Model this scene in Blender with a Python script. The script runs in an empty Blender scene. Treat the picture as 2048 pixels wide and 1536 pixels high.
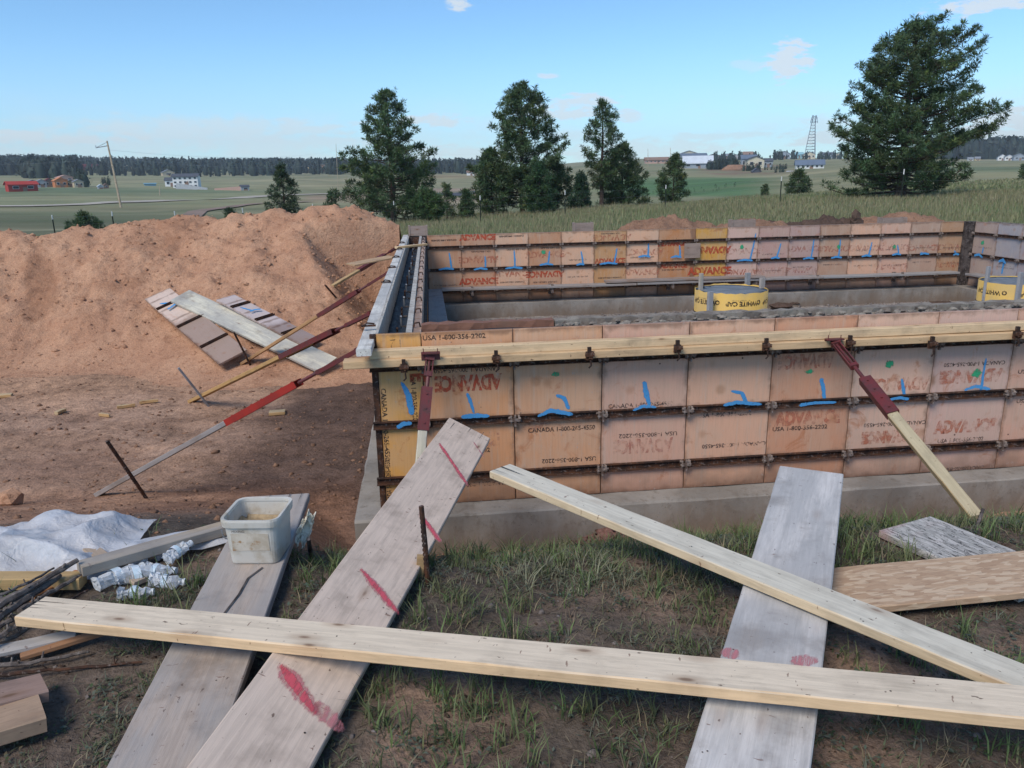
import bpy, math, random
import numpy as np
from mathutils import Vector, Matrix
rnd = random.Random(7)
rng = np.random.default_rng(11)
SC = bpy.context.scene
COL = SC.collection

# ------------------------------------------------------------------ camera
F_PX = 1540.0                       # focal length in pixels of the 2048 px wide photograph
YAW, PITCH, ROLL = 0.11269, 0.26212, -0.01858
CAM = np.array([0.02937, -5.01174, 0.97595])
_cy, _sy, _cp, _sp = math.cos(YAW), math.sin(YAW), math.cos(PITCH), math.sin(PITCH)
FWD = np.array([_sy*_cp, _cy*_cp, -_sp])
_r = np.array([_cy, -_sy, 0.0]); _u = np.cross(_r, FWD)
RGT = math.cos(ROLL)*_r + math.sin(ROLL)*_u
UPV = -math.sin(ROLL)*_r + math.cos(ROLL)*_u
cam = bpy.data.cameras.new('camera')
cam.sensor_fit = 'HORIZONTAL'; cam.sensor_width = 36.0; cam.lens = 36.0*F_PX/2048.0
cam.clip_start = 0.05; cam.clip_end = 9000
camo = bpy.data.objects.new('camera', cam); COL.objects.link(camo)
camo.matrix_world = Matrix(((RGT[0], UPV[0], -FWD[0], CAM[0]), (RGT[1], UPV[1], -FWD[1], CAM[1]),
                            (RGT[2], UPV[2], -FWD[2], CAM[2]), (0, 0, 0, 1)))
SC.camera = camo

# ------------------------------------------------------------------ light, sky and exposure
SUN_EL, SUN_AZ = math.radians(48), math.radians(222)      # azimuth from +Y towards +X: behind the camera to the left
SKY_STRENGTH = 0.092
SUN_STRENGTH = 1.4
SC.view_settings.view_transform = 'Standard'
SC.view_settings.look = 'None'
SC.view_settings.exposure = 1.15
SC.view_settings.gamma = 1.0
SC.view_settings.use_curve_mapping = False
world = bpy.data.worlds.new('World'); SC.world = world; world.use_nodes = True
wn, wl = world.node_tree.nodes, world.node_tree.links
wn.clear()
def wnode(t, **k):
    n = wn.new(t)
    for a, b in k.items(): setattr(n, a, b)
    return n
def wmath(op, a, b=None, c=None):
    n = wnode('ShaderNodeMath', operation=op)
    for i, v in enumerate((a, b, c)):
        if v is None: continue
        if isinstance(v, (int, float)): n.inputs[i].default_value = v
        else: wl.new(v, n.inputs[i])
    return n.outputs[0]
sky = wnode('ShaderNodeTexSky'); sky.sky_type = 'NISHITA'; sky.sun_disc = False
sky.sun_elevation = SUN_EL; sky.sun_rotation = SUN_AZ
sky.altitude = 2200; sky.air_density = 1.0; sky.dust_density = 0.6; sky.ozone_density = 1.6
tc = wnode('ShaderNodeTexCoord')
sep = wnode('ShaderNodeSeparateXYZ'); wl.new(tc.outputs['Generated'], sep.inputs[0])
az = wmath('ARCTAN2', sep.outputs[0], sep.outputs[1])
el = wmath('ARCSINE', sep.outputs[2])
def ray_azel(u, v):
    d = FWD + (u-1024)/F_PX*RGT + (768-v)/F_PX*UPV
    d = d/np.linalg.norm(d)
    return math.atan2(d[0], d[1]), math.asin(d[2])
cv = wnode('ShaderNodeCombineXYZ'); wl.new(wmath('MULTIPLY', az, 1.0), cv.inputs[0]); wl.new(wmath('MULTIPLY', el, 3.2), cv.inputs[1])
nz = wnode('ShaderNodeTexNoise'); nz.inputs['Scale'].default_value = 5.0; nz.inputs['Detail'].default_value = 7; nz.inputs['Roughness'].default_value = 0.6
wl.new(cv.outputs[0], nz.inputs['Vector'])
nz2 = wnode('ShaderNodeTexNoise'); nz2.inputs['Scale'].default_value = 38.0; nz2.inputs['Detail'].default_value = 8; nz2.inputs['Roughness'].default_value = 0.65
wl.new(cv.outputs[0], nz2.inputs['Vector'])
# low band of thin streaks near the horizon
def mr(x, a, b, c=0.0, d=1.0):
    n = wnode('ShaderNodeMapRange'); n.interpolation_type = 'SMOOTHSTEP'
    wl.new(x, n.inputs[0]); n.inputs[1].default_value = a; n.inputs[2].default_value = b
    n.inputs[3].default_value = c; n.inputs[4].default_value = d
    return n.outputs[0]
band = wmath('MULTIPLY', mr(el, 0.0, 0.02), mr(el, 0.045, 0.105, 1.0, 0.0))
streak = wmath('MULTIPLY', mr(nz.outputs[0], 0.46, 0.68), band)
cloud = wmath('MULTIPLY', streak, 0.75)
# single small clouds where the photograph has them: (u, v, half width px, half height px, density)
for (u, v, su, sv, a) in ((1580, 120, 26, 22, 1.3), (1500, 128, 22, 9, 0.4), (915, 11, 16, 7, 1.0), (1090, 152, 16, 4, 0.8), (1990, 2, 60, 12, 1.1),
                          (1178, 200, 40, 9, 0.9), (1120, 224, 62, 11, 0.9), (865, 240, 48, 8, 0.9), (1256, 232, 24, 8, 0.8), (1655, 246, 45, 9, 0.55),
                          (1670, 275, 60, 10, 0.8), (2040, 265, 60, 28, 1.4), (1960, 285, 60, 14, 1.0), (330, 246, 90, 9, 0.5), (420, 262, 190, 17, 0.7), (60, 275, 150, 8, 0.9),
                          (1290, 300, 120, 14, 0.6), (920, 310, 120, 14, 0.7), (120, 298, 130, 8, 0.5), (1440, 272, 60, 6, 0.5), (560, 285, 160, 10, 0.6)):
    a0, e0 = ray_azel(u, v)
    sa, se = su/F_PX*1.6, sv/F_PX*1.6
    dx = wmath('DIVIDE', wmath('SUBTRACT', az, a0), sa)
    dy = wmath('DIVIDE', wmath('SUBTRACT', el, e0), se)
    d2 = wmath('ADD', wmath('MULTIPLY', dx, dx), wmath('MULTIPLY', dy, dy))
    m = mr(wmath('ADD', d2, wmath('MULTIPLY', wmath('SUBTRACT', nz2.outputs[0], 0.5), 5.0)), 0.1, 1.1, a, 0.0)
    cloud = wmath('MAXIMUM', cloud, m)
cloud = wmath('MULTIPLY', wmath('MINIMUM', cloud, 1.0), 0.8)
# pale layer towards the horizon
hz = mr(el, -0.02, 0.17, 0.62, 0.0)
skyb = wnode('ShaderNodeMix', data_type='RGBA'); wl.new(hz, skyb.inputs[0]); tint = wnode('ShaderNodeMix', data_type='RGBA', blend_type='MULTIPLY'); tint.inputs[0].default_value = 1.0; wl.new(sky.outputs[0], tint.inputs[6]); tint.inputs[7].default_value = (0.62, 0.82, 0.90, 1); wl.new(tint.outputs[2], skyb.inputs[6]); skyb.inputs[7].default_value = (2.35, 3.15, 3.65, 1)
mixc = wnode('ShaderNodeMix', data_type='RGBA'); wl.new(cloud, mixc.inputs[0]); wl.new(skyb.outputs[2], mixc.inputs[6]); mixc.inputs[7].default_value = (3.75, 4.05, 4.25, 1)
bg = wnode('ShaderNodeBackground'); bg.inputs[1].default_value = SKY_STRENGTH
wl.new(mixc.outputs[2], bg.inputs[0])
wo = wnode('ShaderNodeOutputWorld'); wl.new(bg.outputs[0], wo.inputs[0])
sun = bpy.data.lights.new('sun', 'SUN'); sun.energy = SUN_STRENGTH; sun.angle = math.radians(28); sun.color = (1.0, 0.90, 0.78)
suno = bpy.data.objects.new('sun', sun); COL.objects.link(suno)
sd = Vector((math.sin(SUN_AZ)*math.cos(SUN_EL), math.cos(SUN_AZ)*math.cos(SUN_EL), math.sin(SUN_EL)))
suno.rotation_euler = sd.to_track_quat('Z', 'Y').to_euler()
suno.location = (0, -20, 30)

# ------------------------------------------------------------------ helpers
def ray(u, v): return FWD + (u-1024)/F_PX*RGT + (768-v)/F_PX*UPV
def atZ(u, v, z): k = ray(u, v); return Vector(CAM + k*(z-CAM[2])/k[2])
def atY(u, v, y): k = ray(u, v); return Vector(CAM + k*(y-CAM[1])/k[1])
def atD(u, v, d): return Vector(CAM + d*ray(u, v))
def tag(o, label=None, cat=None, group=None, kind=None):
    for k, v in (('label', label), ('category', cat), ('group', group), ('kind', kind)):
        if v: o[k] = v
    return o
def empty(name, loc=(0, 0, 0), rot=None):
    o = bpy.data.objects.new(name, None); COL.objects.link(o)
    M = Matrix.Translation(Vector(loc))
    if rot is not None: M = M @ rot.to_4x4()
    o.matrix_world = M; o.empty_display_size = 0.1
    return o
def link(name, mesh, parent=None, M=None, color=None):
    """M is in the parent's space"""
    o = bpy.data.objects.new(name, mesh); COL.objects.link(o)
    if parent is not None: o.parent = parent
    if M is not None: o.matrix_basis = M
    if color is not None: o.color = (*color, 1)
    return o
def mesh_np(name, V, F, mat=None, smooth=False, col=None):
    """V (n,3), F (m,k) all faces of k corners"""
    V = np.asarray(V, dtype=np.float32); F = np.asarray(F, dtype=np.int32)
    me = bpy.data.meshes.new(name)
    k = F.shape[1]; m = F.shape[0]
    me.vertices.add(len(V)); me.vertices.foreach_set('co', V.ravel())
    me.loops.add(m*k); me.loops.foreach_set('vertex_index', F.ravel())
    me.polygons.add(m)
    me.polygons.foreach_set('loop_start', np.arange(0, m*k, k, dtype=np.int32))
    me.polygons.foreach_set('loop_total', np.full(m, k, dtype=np.int32))
    if smooth: me.polygons.foreach_set('use_smooth', np.ones(m, dtype=bool))
    me.update(calc_edges=True)
    if col is not None:
        a = me.color_attributes.new('Col', 'FLOAT_COLOR', 'POINT')
        c = np.ones((len(V), 4), dtype=np.float32); c[:, :3] = col
        a.data.foreach_set('color', c.ravel())
    if mat: me.materials.append(mat)
    return me
class MB:
    def __init__(s): s.v = []; s.f = []; s.mi = []; s.cur = 0
    def add(s, vs, fs):
        b = len(s.v); s.v += [tuple(x) for x in vs]; s.f += [tuple(b+i for i in f) for f in fs]; s.mi += [s.cur]*len(fs)
    def box(s, x0, x1, y0, y1, z0, z1, M=None):
        vs = [(x, y, z) for z in (z0, z1) for y in (y0, y1) for x in (x0, x1)]
        if M is not None: vs = [tuple(M @ Vector(v)) for v in vs]
        s.add(vs, [(0, 2, 3, 1), (4, 5, 7, 6), (0, 1, 5, 4), (2, 6, 7, 3), (0, 4, 6, 2), (1, 3, 7, 5)])
    def loft(s, rings, cap=True, closed=True):
        n = len(rings[0]); b = len(s.v)
        for r in rings: s.v += [tuple(p) for p in r]
        for i in range(len(rings)-1):
            for j in range(n if closed else n-1):
                k = (j+1) % n
                s.f.append((b+i*n+j, b+i*n+k, b+(i+1)*n+k, b+(i+1)*n+j)); s.mi.append(s.cur)
        if cap and closed:
            s.f.append(tuple(b+j for j in range(n))[::-1]); s.mi.append(s.cur)
            s.f.append(tuple(b+(len(rings)-1)*n+j for j in range(n))); s.mi.append(s.cur)
    def tube(s, pts, radii, n=6, cap=True):
        pts = [Vector(p) for p in pts]
        radii = [float(radii)]*len(pts) if isinstance(radii, (int, float)) else [float(r_) for r_ in radii]
        rings = []; up = None
        for i, p in enumerate(pts):
            d = (pts[min(i+1, len(pts)-1)]-pts[max(i-1, 0)]).normalized()
            if up is None: up = Vector((0, 0, 1)) if abs(d.z) < 0.9 else Vector((1, 0, 0))
            x = d.cross(up).normalized(); y = x.cross(d).normalized(); up = y
            rings.append([p + radii[i]*(math.cos(2*math.pi*k/n)*x + math.sin(2*math.pi*k/n)*y) for k in range(n)])
        s.loft(rings, cap)
    def lump(s, c, r, seed=0, sq=(1, 1, 1), jag=0.25):
        t = (1+5**.5)/2
        base = [(-1, t, 0), (1, t, 0), (-1, -t, 0), (1, -t, 0), (0, -1, t), (0, 1, t), (0, -1, -t), (0, 1, -t), (t, 0, -1), (t, 0, 1), (-t, 0, -1), (-t, 0, 1)]
        fs = [(0, 11, 5), (0, 5, 1), (0, 1, 7), (0, 7, 10), (0, 10, 11), (1, 5, 9), (5, 11, 4), (11, 10, 2), (10, 7, 6), (7, 1, 8), (3, 9, 4), (3, 4, 2), (3, 2, 6), (3, 6, 8), (3, 8, 9), (4, 9, 5), (2, 4, 11), (6, 2, 10), (8, 6, 7), (9, 8, 1)]
        q = random.Random(seed); l = (1+t*t)**.5
        s.add([(c[0]+b[0]/l*r*sq[0]*(1+q.uniform(-jag, jag)), c[1]+b[1]/l*r*sq[1]*(1+q.uniform(-jag, jag)), c[2]+b[2]/l*r*sq[2]*(1+q.uniform(-jag, jag))) for b in base], fs)
    def mesh(s, name, mats, smooth=False):
        me = bpy.data.meshes.new(name); me.from_pydata(s.v, [], s.f)
        for m in (mats if isinstance(mats, (list, tuple)) else [mats]): me.materials.append(m)
        me.polygons.foreach_set('material_index', s.mi)
        if smooth: me.polygons.foreach_set('use_smooth', [True]*len(s.f))
        me.update(); return me
    def build(s, name, mats, parent=None, M=None, color=None, smooth=False):
        return link(name, s.mesh(name, mats, smooth), parent, M, color)

# value noise / fbm
_tab = rng.random((256, 256)).astype(np.float64)
def vnoise(x, y):
    xi = np.floor(x).astype(int); yi = np.floor(y).astype(int)
    fx = x-xi; fy = y-yi; fx = fx*fx*(3-2*fx); fy = fy*fy*(3-2*fy)
    a = _tab[xi & 255, yi & 255]; b = _tab[(xi+1) & 255, yi & 255]; c = _tab[xi & 255, (yi+1) & 255]; d = _tab[(xi+1) & 255, (yi+1) & 255]
    return (a*(1-fx)+b*fx)*(1-fy)+(c*(1-fx)+d*fx)*fy
def fbm(x, y, o=4, g=0.5):
    x = np.asarray(x, float); y = np.asarray(y, float)
    s = 0; a = 1; t = 0
    for i in range(o):
        s = s+a*(vnoise(x*2**i+17.3*i, y*2**i-9.1*i)-0.5); t += a; a *= g
    return s/t*2

# ------------------------------------------------------------------ materials
class NT:
    def __init__(s, name):
        s.m = bpy.data.materials.new(name); s.m.use_nodes = True
        s.n = s.m.node_tree.nodes; s.l = s.m.node_tree.links; s.n.clear()
        s.out = s.n.new('ShaderNodeOutputMaterial'); s.b = s.n.new('ShaderNodeBsdfPrincipled')
        s.l.new(s.b.outputs[0], s.out.inputs[0]); s.b.inputs['Roughness'].default_value = 0.8
        s.b.inputs['Specular IOR Level'].default_value = 0.25
        s._tc = None
    def put(s, sock, v):
        if isinstance(v, bpy.types.NodeSocket): s.l.new(v, sock)
        elif isinstance(v, (tuple, list)): sock.default_value = (*v, 1) if len(v) == 3 and len(sock.default_value) == 4 else v
        else: sock.default_value = v
    def node(s, t, **k):
        n = s.n.new(t)
        for a, b in k.items(): setattr(n, a, b)
        return n
    def tc(s, which='Object'):
        if s._tc is None: s._tc = s.n.new('ShaderNodeTexCoord')
        return s._tc.outputs[which]
    def geo(s, which='Position'): return s.node('ShaderNodeNewGeometry').outputs[which]
    def mapv(s, v, scale=(1, 1, 1), loc=(0, 0, 0), rot=(0, 0, 0)):
        n = s.node('ShaderNodeMapping'); s.l.new(v, n.inputs[0]); n.inputs[1].default_value = loc; n.inputs[2].default_value = rot; n.inputs[3].default_value = scale
        return n.outputs[0]
    def noise(s, v, scale, detail=4, rough=0.55, dist=0.0):
        n = s.node('ShaderNodeTexNoise'); s.l.new(v, n.inputs['Vector']); n.inputs['Scale'].default_value = scale
        n.inputs['Detail'].default_value = detail; n.inputs['Roughness'].default_value = rough; n.inputs['Distortion'].default_value = dist
        return n.outputs[0]
    def voro(s, v, scale, feat='F1'):
        n = s.node('ShaderNodeTexVoronoi', feature=feat); s.l.new(v, n.inputs['Vector']); n.inputs['Scale'].default_value = scale
        return n.outputs[0]
    def math(s, op, a, b=None, c=None):
        n = s.node('ShaderNodeMath', operation=op)
        for i, v in enumerate((a, b, c)):
            if v is not None: s.put(n.inputs[i], v)
        return n.outputs[0]
    def rng(s, x, a, b, c=0.0, d=1.0):
        n = s.node('ShaderNodeMapRange'); n.interpolation_type = 'SMOOTHSTEP'; s.put(n.inputs[0], x)
        for i, v in enumerate((a, b, c, d)): n.inputs[i+1].default_value = v
        return n.outputs[0]
    def mix(s, f, a, b, mode='MIX'):
        n = s.node('ShaderNodeMix', data_type='RGBA', blend_type=mode)
        s.put(n.inputs[0], f); s.put(n.inputs[6], a); s.put(n.inputs[7], b)
        return n.outputs[2]
    def scl(s, col, f):
        n = s.node('ShaderNodeVectorMath', operation='SCALE'); s.put(n.inputs[0], col); s.put(n.inputs[3], f); return n.outputs[0]
    def rand_off(s, v, k=37.0):
        oi = s.node('ShaderNodeObjectInfo')
        n = s.node('ShaderNodeVectorMath', operation='ADD'); s.l.new(v, n.inputs[0])
        c = s.node('ShaderNodeCombineXYZ'); r = s.math('MULTIPLY', oi.outputs['Random'], k)
        s.l.new(r, c.inputs[0]); s.l.new(s.math('MULTIPLY', r, 1.7), c.inputs[1]); s.l.new(s.math('MULTIPLY', r, 0.6), c.inputs[2])
        s.l.new(c.outputs[0], n.inputs[1]); return n.outputs[0]
    def objcol(s): return s.node('ShaderNodeObjectInfo').outputs['Color']
    def attr(s, name='Col'): return s.node('ShaderNodeAttribute', attribute_name=name).outputs['Color']
    def bump(s, h, strength=0.5, dist=0.01):
        n = s.node('ShaderNodeBump'); n.inputs['Strength'].default_value = strength; n.inputs['Distance'].default_value = dist
        s.put(n.inputs['Height'], h); s.l.new(n.outputs[0], s.b.inputs['Normal'])
    def base(s, c): s.put(s.b.inputs['Base Color'], c)
    def rough(s, c): s.put(s.b.inputs['Roughness'], c)

def make_wood(name, weather=0.0, knots=True, dirty=0.4, edge=False):
    """sawn lumber, grain along local X; the base tint is the object's own colour"""
    t = NT(name); v = t.rand_off(t.tc()); col = t.objcol()
    g = t.noise(t.mapv(v, (1.2, 22, 22)), 3.0, 6, 0.6, 0.6)
    g2 = t.noise(t.mapv(v, (3, 90, 90)), 4.0, 4, 0.7)
    c = t.mix(t.rng(g, 0.35, 0.7), col, t.scl(col, 0.82))
    c = t.mix(t.math('MULTIPLY', t.rng(g2, 0.5, 0.75), 0.42 if weather else 0.22), c, t.scl(col, 0.5))
    if knots:
        kv = t.voro(t.mapv(v, (2.6, 7.5, 7.5)), 1.2)
        kn = t.rng(kv, 0.03, 0.10, 1.0, 0.0)
        c = t.mix(t.math('MULTIPLY', kn, 0.75), c, (0.10, 0.045, 0.02))
        ring = t.rng(kv, 0.08, 0.26, 1.0, 0.0)
        c = t.mix(t.math('MULTIPLY', ring, 0.30), c, (0.24, 0.12, 0.055))
    st = t.noise(v, 5.0, 5, 0.6)
    c = t.mix(t.math('MULTIPLY', t.rng(st, 0.48, 0.72), dirty), c, (0.16, 0.12, 0.09))
    sp = t.noise(t.mapv(v, (1, 2.0, 2.0)), 34.0, 2, 0.5)
    c = t.mix(t.math('MULTIPLY', t.rng(sp, 0.70, 0.76), 0.8), c, (0.09, 0.05, 0.035))
    sc_ = t.noise(t.mapv(v, (26, 9, 9), rot=(0, 0, 0.5)), 2.4, 2, 0.5)
    c = t.mix(t.math('MULTIPLY', t.rng(sc_, 0.71, 0.75), 0.7), c, (0.16, 0.075, 0.05))
    dn = t.noise(t.mapv(v, (2.5, 12, 12)), 1.3, 6, 0.7)
    c = t.mix(t.math('MULTIPLY', t.rng(dn, 0.52, 0.68), 0.35), c, t.scl(col, 0.45))
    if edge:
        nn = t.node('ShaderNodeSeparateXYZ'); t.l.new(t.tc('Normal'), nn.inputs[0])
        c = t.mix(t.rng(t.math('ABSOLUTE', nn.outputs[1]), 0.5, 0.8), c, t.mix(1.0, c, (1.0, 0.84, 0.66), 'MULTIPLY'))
    if weather:
        w = t.noise(t.mapv(v, (0.7, 3, 3)), 2.2, 5, 0.65)
        c = t.mix(t.math('MULTIPLY', t.rng(w, 0.35, 0.6), weather), c, (0.30, 0.30, 0.30))
    t.base(c); t.rough(0.72); t.bump(t.math('ADD', t.math('MULTIPLY', g, 0.6), g2), 0.35, 0.002)
    return t.m
M = {}
M['wood'] = make_wood('sawn_wood', 0.0)
M['grey_wood'] = make_wood('weathered_wood', 0.55, dirty=0.6)
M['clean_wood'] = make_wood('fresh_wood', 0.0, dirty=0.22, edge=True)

def make_ply():
    t = NT('form_plywood'); o = t.tc(); v = t.rand_off(o); col = t.objcol()
    big = t.noise(v, 3.2, 5, 0.6); med = t.noise(v, 9, 6, 0.62)
    streak = t.noise(t.mapv(v, (14, 1, 0.9)), 2.0, 5, 0.65)
    c = t.mix(t.rng(big, 0.40, 0.60), col, t.mix(0.3, col, (0.52, 0.40, 0.30)))
    c = t.mix(t.math('MULTIPLY', t.rng(streak, 0.50, 0.72), 0.40), c, (0.52, 0.43, 0.35))
    rs = t.noise(v, 5.5, 7, 0.7, 0.8)
    c = t.mix(t.math('MULTIPLY', t.rng(rs, 0.56, 0.70), 0.6), c, (0.42, 0.14, 0.045))
    vg = t.noise(t.mapv(v, (60, 2, 3)), 2.0, 3, 0.6); c = t.mix(t.math('MULTIPLY', t.rng(vg, 0.45, 0.7), 0.22), c, t.scl(col, 0.62))
    # grime that gathers along the panel's own edges
    sx = t.node('ShaderNodeSeparateXYZ'); t.l.new(o, sx.inputs[0])
    ex = t.math('MINIMUM', sx.outputs[0], t.math('SUBTRACT', 0.605, sx.outputs[0]))
    z = t.math('MULTIPLY', sx.outputs[2], -1.0)
    ez = None
    for q in (0.0, 0.22, 0.62, 1.02, 1.22):
        d = t.math('ABSOLUTE', t.math('SUBTRACT', z, q)); ez = d if ez is None else t.math('MINIMUM', ez, d)
    e = t.math('MINIMUM', ex, t.math('SUBTRACT', ez, 0.012))
    e = t.math('ADD', e, t.math('MULTIPLY', t.math('SUBTRACT', med, 0.5), 0.12))
    c = t.mix(t.math('MULTIPLY', t.rng(e, -0.015, 0.030, 1.0, 0.0), 0.62), c, (0.15, 0.085, 0.055))
    low = t.rng(t.math('ADD', z, t.math('MULTIPLY', big, 0.25)), 1.16, 1.34)
    c = t.mix(t.math('MULTIPLY', low, 0.55), c, (0.12, 0.06, 0.04))
    # small holes and drips
    kv = t.voro(v, 7.0); c = t.mix(t.rng(kv, 0.035, 0.06, 0.9, 0.0), c, (0.05, 0.02, 0.012))
    kv2 = t.voro(t.mapv(v, (1, 1, 1), (3.1, 1.7, 5.2)), 3.2)
    c = t.mix(t.rng(kv2, 0.05, 0.16, 0.35, 0.0), c, (0.28, 0.11, 0.03))
    spl = t.noise(t.mapv(v, (1.5, 1.5, 1)), 22, 6, 0.7)
    c = t.mix(t.math('MULTIPLY', t.rng(spl, 0.62, 0.70), 0.5), c, (0.42, 0.38, 0.36))
    t.base(c); t.rough(t.rng(med, 0.3, 0.7, 0.5, 0.8)); t.bump(t.math('ADD', med, spl), 0.25, 0.002)
    return t.m
M['ply'] = make_ply()

def simple(name, c1, c2, scale=8, detail=6, rough=0.8, metal=0.0, bump=0.3, bdist=0.004, c3=None, lo=0.4, hi=0.62, coord='Object', spec=0.25):
    t = NT(name); v = t.tc(coord)
    n = t.noise(v, scale, detail, 0.62); c = t.mix(t.rng(n, lo, hi), c1, c2)
    if c3 is not None:
        n2 = t.noise(v, scale*3.3, detail, 0.65); c = t.mix(t.rng(n2, 0.55, 0.68), c, c3)
    t.base(c); t.rough(rough); t.put(t.b.inputs['Metallic'], metal); t.b.inputs['Specular IOR Level'].default_value = spec
    if bump: t.bump(t.noise(v, scale*2.5, 8, 0.7), bump, bdist)
    return t.m
M['rust'] = simple('rusty_steel', (0.035, 0.022, 0.018), (0.10, 0.045, 0.025), 14, 6, 0.75, 0.15, 0.5, 0.003, (0.20, 0.16, 0.14))
M['crust'] = simple('concrete_crusted_steel', (0.11, 0.075, 0.06), (0.30, 0.25, 0.22), 20, 6, 0.9, 0.0, 0.8, 0.006)
M['darkwood'] = simple('oil_dark_lumber', (0.035, 0.028, 0.026), (0.10, 0.085, 0.08), 9, 6, 0.85, 0, 0.5, 0.004, (0.18, 0.15, 0.14))
M['red'] = simple('red_painted_steel', (0.14, 0.022, 0.022), (0.10, 0.028, 0.028), 10, 6, 0.55, 0, 0.3, 0.002, (0.07, 0.025, 0.02), spec=0.5)
M['brightred'] = simple('bright_red_painted_steel', (0.36, 0.025, 0.015), (0.27, 0.025, 0.018), 8, 5, 0.5, 0, 0.2, 0.002, spec=0.5)
M['concrete'] = simple('footing_concrete', (0.20, 0.19, 0.175), (0.28, 0.26, 0.24), 3.5, 8, 0.9, 0, 0.6, 0.006, (0.16, 0.145, 0.125))
M['crustboard'] = simple('concrete_splashed_lumber', (0.27, 0.24, 0.20), (0.18, 0.15, 0.125), 7, 8, 0.9, 0, 0.8, 0.008, (0.12, 0.095, 0.08))
M['paleboard'] = simple('pale_splashed_board', (0.46, 0.44, 0.40), (0.36, 0.33, 0.29), 8, 8, 0.9, 0, 0.8, 0.006, (0.20, 0.17, 0.145))
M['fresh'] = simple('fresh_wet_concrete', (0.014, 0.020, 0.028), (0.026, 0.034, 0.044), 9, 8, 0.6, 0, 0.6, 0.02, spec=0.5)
def make_footing():
    t = NT('footing_concrete'); v = t.geo(); n = t.noise(v, 2.2, 8, 0.65); n2 = t.noise(v, 11, 8, 0.7); n3 = t.noise(t.mapv(v, (1, 1, .25)), 6, 6, 0.7)
    c = t.mix(t.rng(n, 0.38, 0.62), (0.23, 0.21, 0.185), (0.31, 0.285, 0.255)); c = t.mix(t.math('MULTIPLY', t.rng(n2, 0.52, 0.66), 0.6), c, (0.17, 0.145, 0.12))
    s = t.node('ShaderNodeSeparateXYZ'); t.l.new(v, s.inputs[0]); zz = t.math('ADD', s.outputs[2], t.math('MULTIPLY', t.math('SUBTRACT', n3, 0.5), 0.55))
    c = t.mix(t.rng(zz, -1.52, -1.20, 0.75, 0.0), c, (0.19, 0.135, 0.095)); pv = t.voro(v, 26); c = t.mix(t.rng(pv, 0.05, 0.12, 0.6, 0.0), c, (0.08, 0.07, 0.06))
    t.base(c); t.rough(0.9); t.bump(t.math('ADD', n2, t.math('MULTIPLY', n, 0.6)), 0.6, 0.008); return t.m
M['footing'] = make_footing()
M['piertop'] = simple('pier_concrete', (0.14, 0.155, 0.17), (0.19, 0.205, 0.22), 7, 8, 0.65, 0, 0.3, 0.004)
M['galv'] = simple('galvanised_steel', (0.35, 0.37, 0.4), (0.25, 0.26, 0.28), 6, 4, 0.45, 0.5, 0.1)
M['greenpost'] = simple('green_post_paint', (0.015, 0.03, 0.022), (0.03, 0.035, 0.025), 10, 4, 0.7)
M['whitepaint'] = simple('white_paint', (0.7, 0.7, 0.68), (0.6, 0.6, 0.58), 10, 4, 0.6)
M['bark'] = simple('bark', (0.05, 0.035, 0.028), (0.11, 0.08, 0.065), 9, 7, 0.95, 0, 1.0, 0.03)
M['pole'] = simple('pole_wood', (0.42, 0.34, 0.24), (0.30, 0.24, 0.17), 5, 6, 0.9)
M['label'] = simple('bucket_label_paper', (0.55, 0.50, 0.42), (0.42, 0.36, 0.28), 9, 6, 0.7, c3=(0.33, 0.2, 0.1))
M['sludge'] = simple('dried_plaster', (0.52, 0.40, 0.25), (0.38, 0.28, 0.17), 16, 6, 0.9, 0, 1.0, 0.02)
M['rag'] = simple('white_cloth', (0.78, 0.74, 0.64), (0.66, 0.60, 0.48), 12, 5, 0.9)

def make_osb(name, a, b, c_, crack=0.0):
    t = NT(name); v = t.rand_off(t.tc())
    n1 = t.node('ShaderNodeTexVoronoi'); t.l.new(t.mapv(v, (16, 60, 60), rot=(0, 0, 0.3)), n1.inputs['Vector']); n1.inputs['Scale'].default_value = 1.0
    n2 = t.node('ShaderNodeTexVoronoi'); t.l.new(t.mapv(v, (20, 75, 75), (2, 3, 1), (0, 0, -0.5)), n2.inputs['Vector']); n2.inputs['Scale'].default_value = 1.0
    sp1 = t.node('ShaderNodeSeparateColor'); t.l.new(n1.outputs['Color'], sp1.inputs[0])
    sp2 = t.node('ShaderNodeSeparateColor'); t.l.new(n2.outputs['Color'], sp2.inputs[0])
    c = t.mix(sp1.outputs[0], a, b); c = t.mix(t.rng(sp2.outputs[1], 0.6, 0.7), c, c_)
    g = t.noise(t.mapv(v, (8, 70, 70)), 2.0, 4, 0.6); c = t.mix(t.math('MULTIPLY', t.rng(g, 0.5, 0.7), 0.35), c, (0.12, 0.08, 0.06))
    if crack:
        k = t.noise(t.mapv(v, (7, 34, 30), rot=(0, 0, 0.35)), 1.6, 3, 0.5, 1.2)
        kk = t.math('ABSOLUTE', t.math('SUBTRACT', k, 0.5)); c = t.mix(t.rng(kk, 0.008, 0.03, crack, 0.0), c, (0.03, 0.028, 0.028))
        p = t.noise(v, 3.0, 3, 0.5); c = t.mix(t.rng(p, 0.66, 0.8, 0, 0.35), c, (0.50, 0.20, 0.19))
    t.base(c); t.rough(0.8); t.bump(t.math('ADD', sp1.outputs[0], t.math('MULTIPLY', g, 0.6)), 0.5, 0.003)
    return t.m
M['osb'] = make_osb('strand_board', (0.50, 0.35, 0.23), (0.40, 0.265, 0.17), (0.56, 0.42, 0.29))
M['osbgrey'] = make_osb('weathered_strand_board', (0.42, 0.41, 0.38), (0.31, 0.30, 0.28), (0.50, 0.48, 0.45), 0.9)

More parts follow.
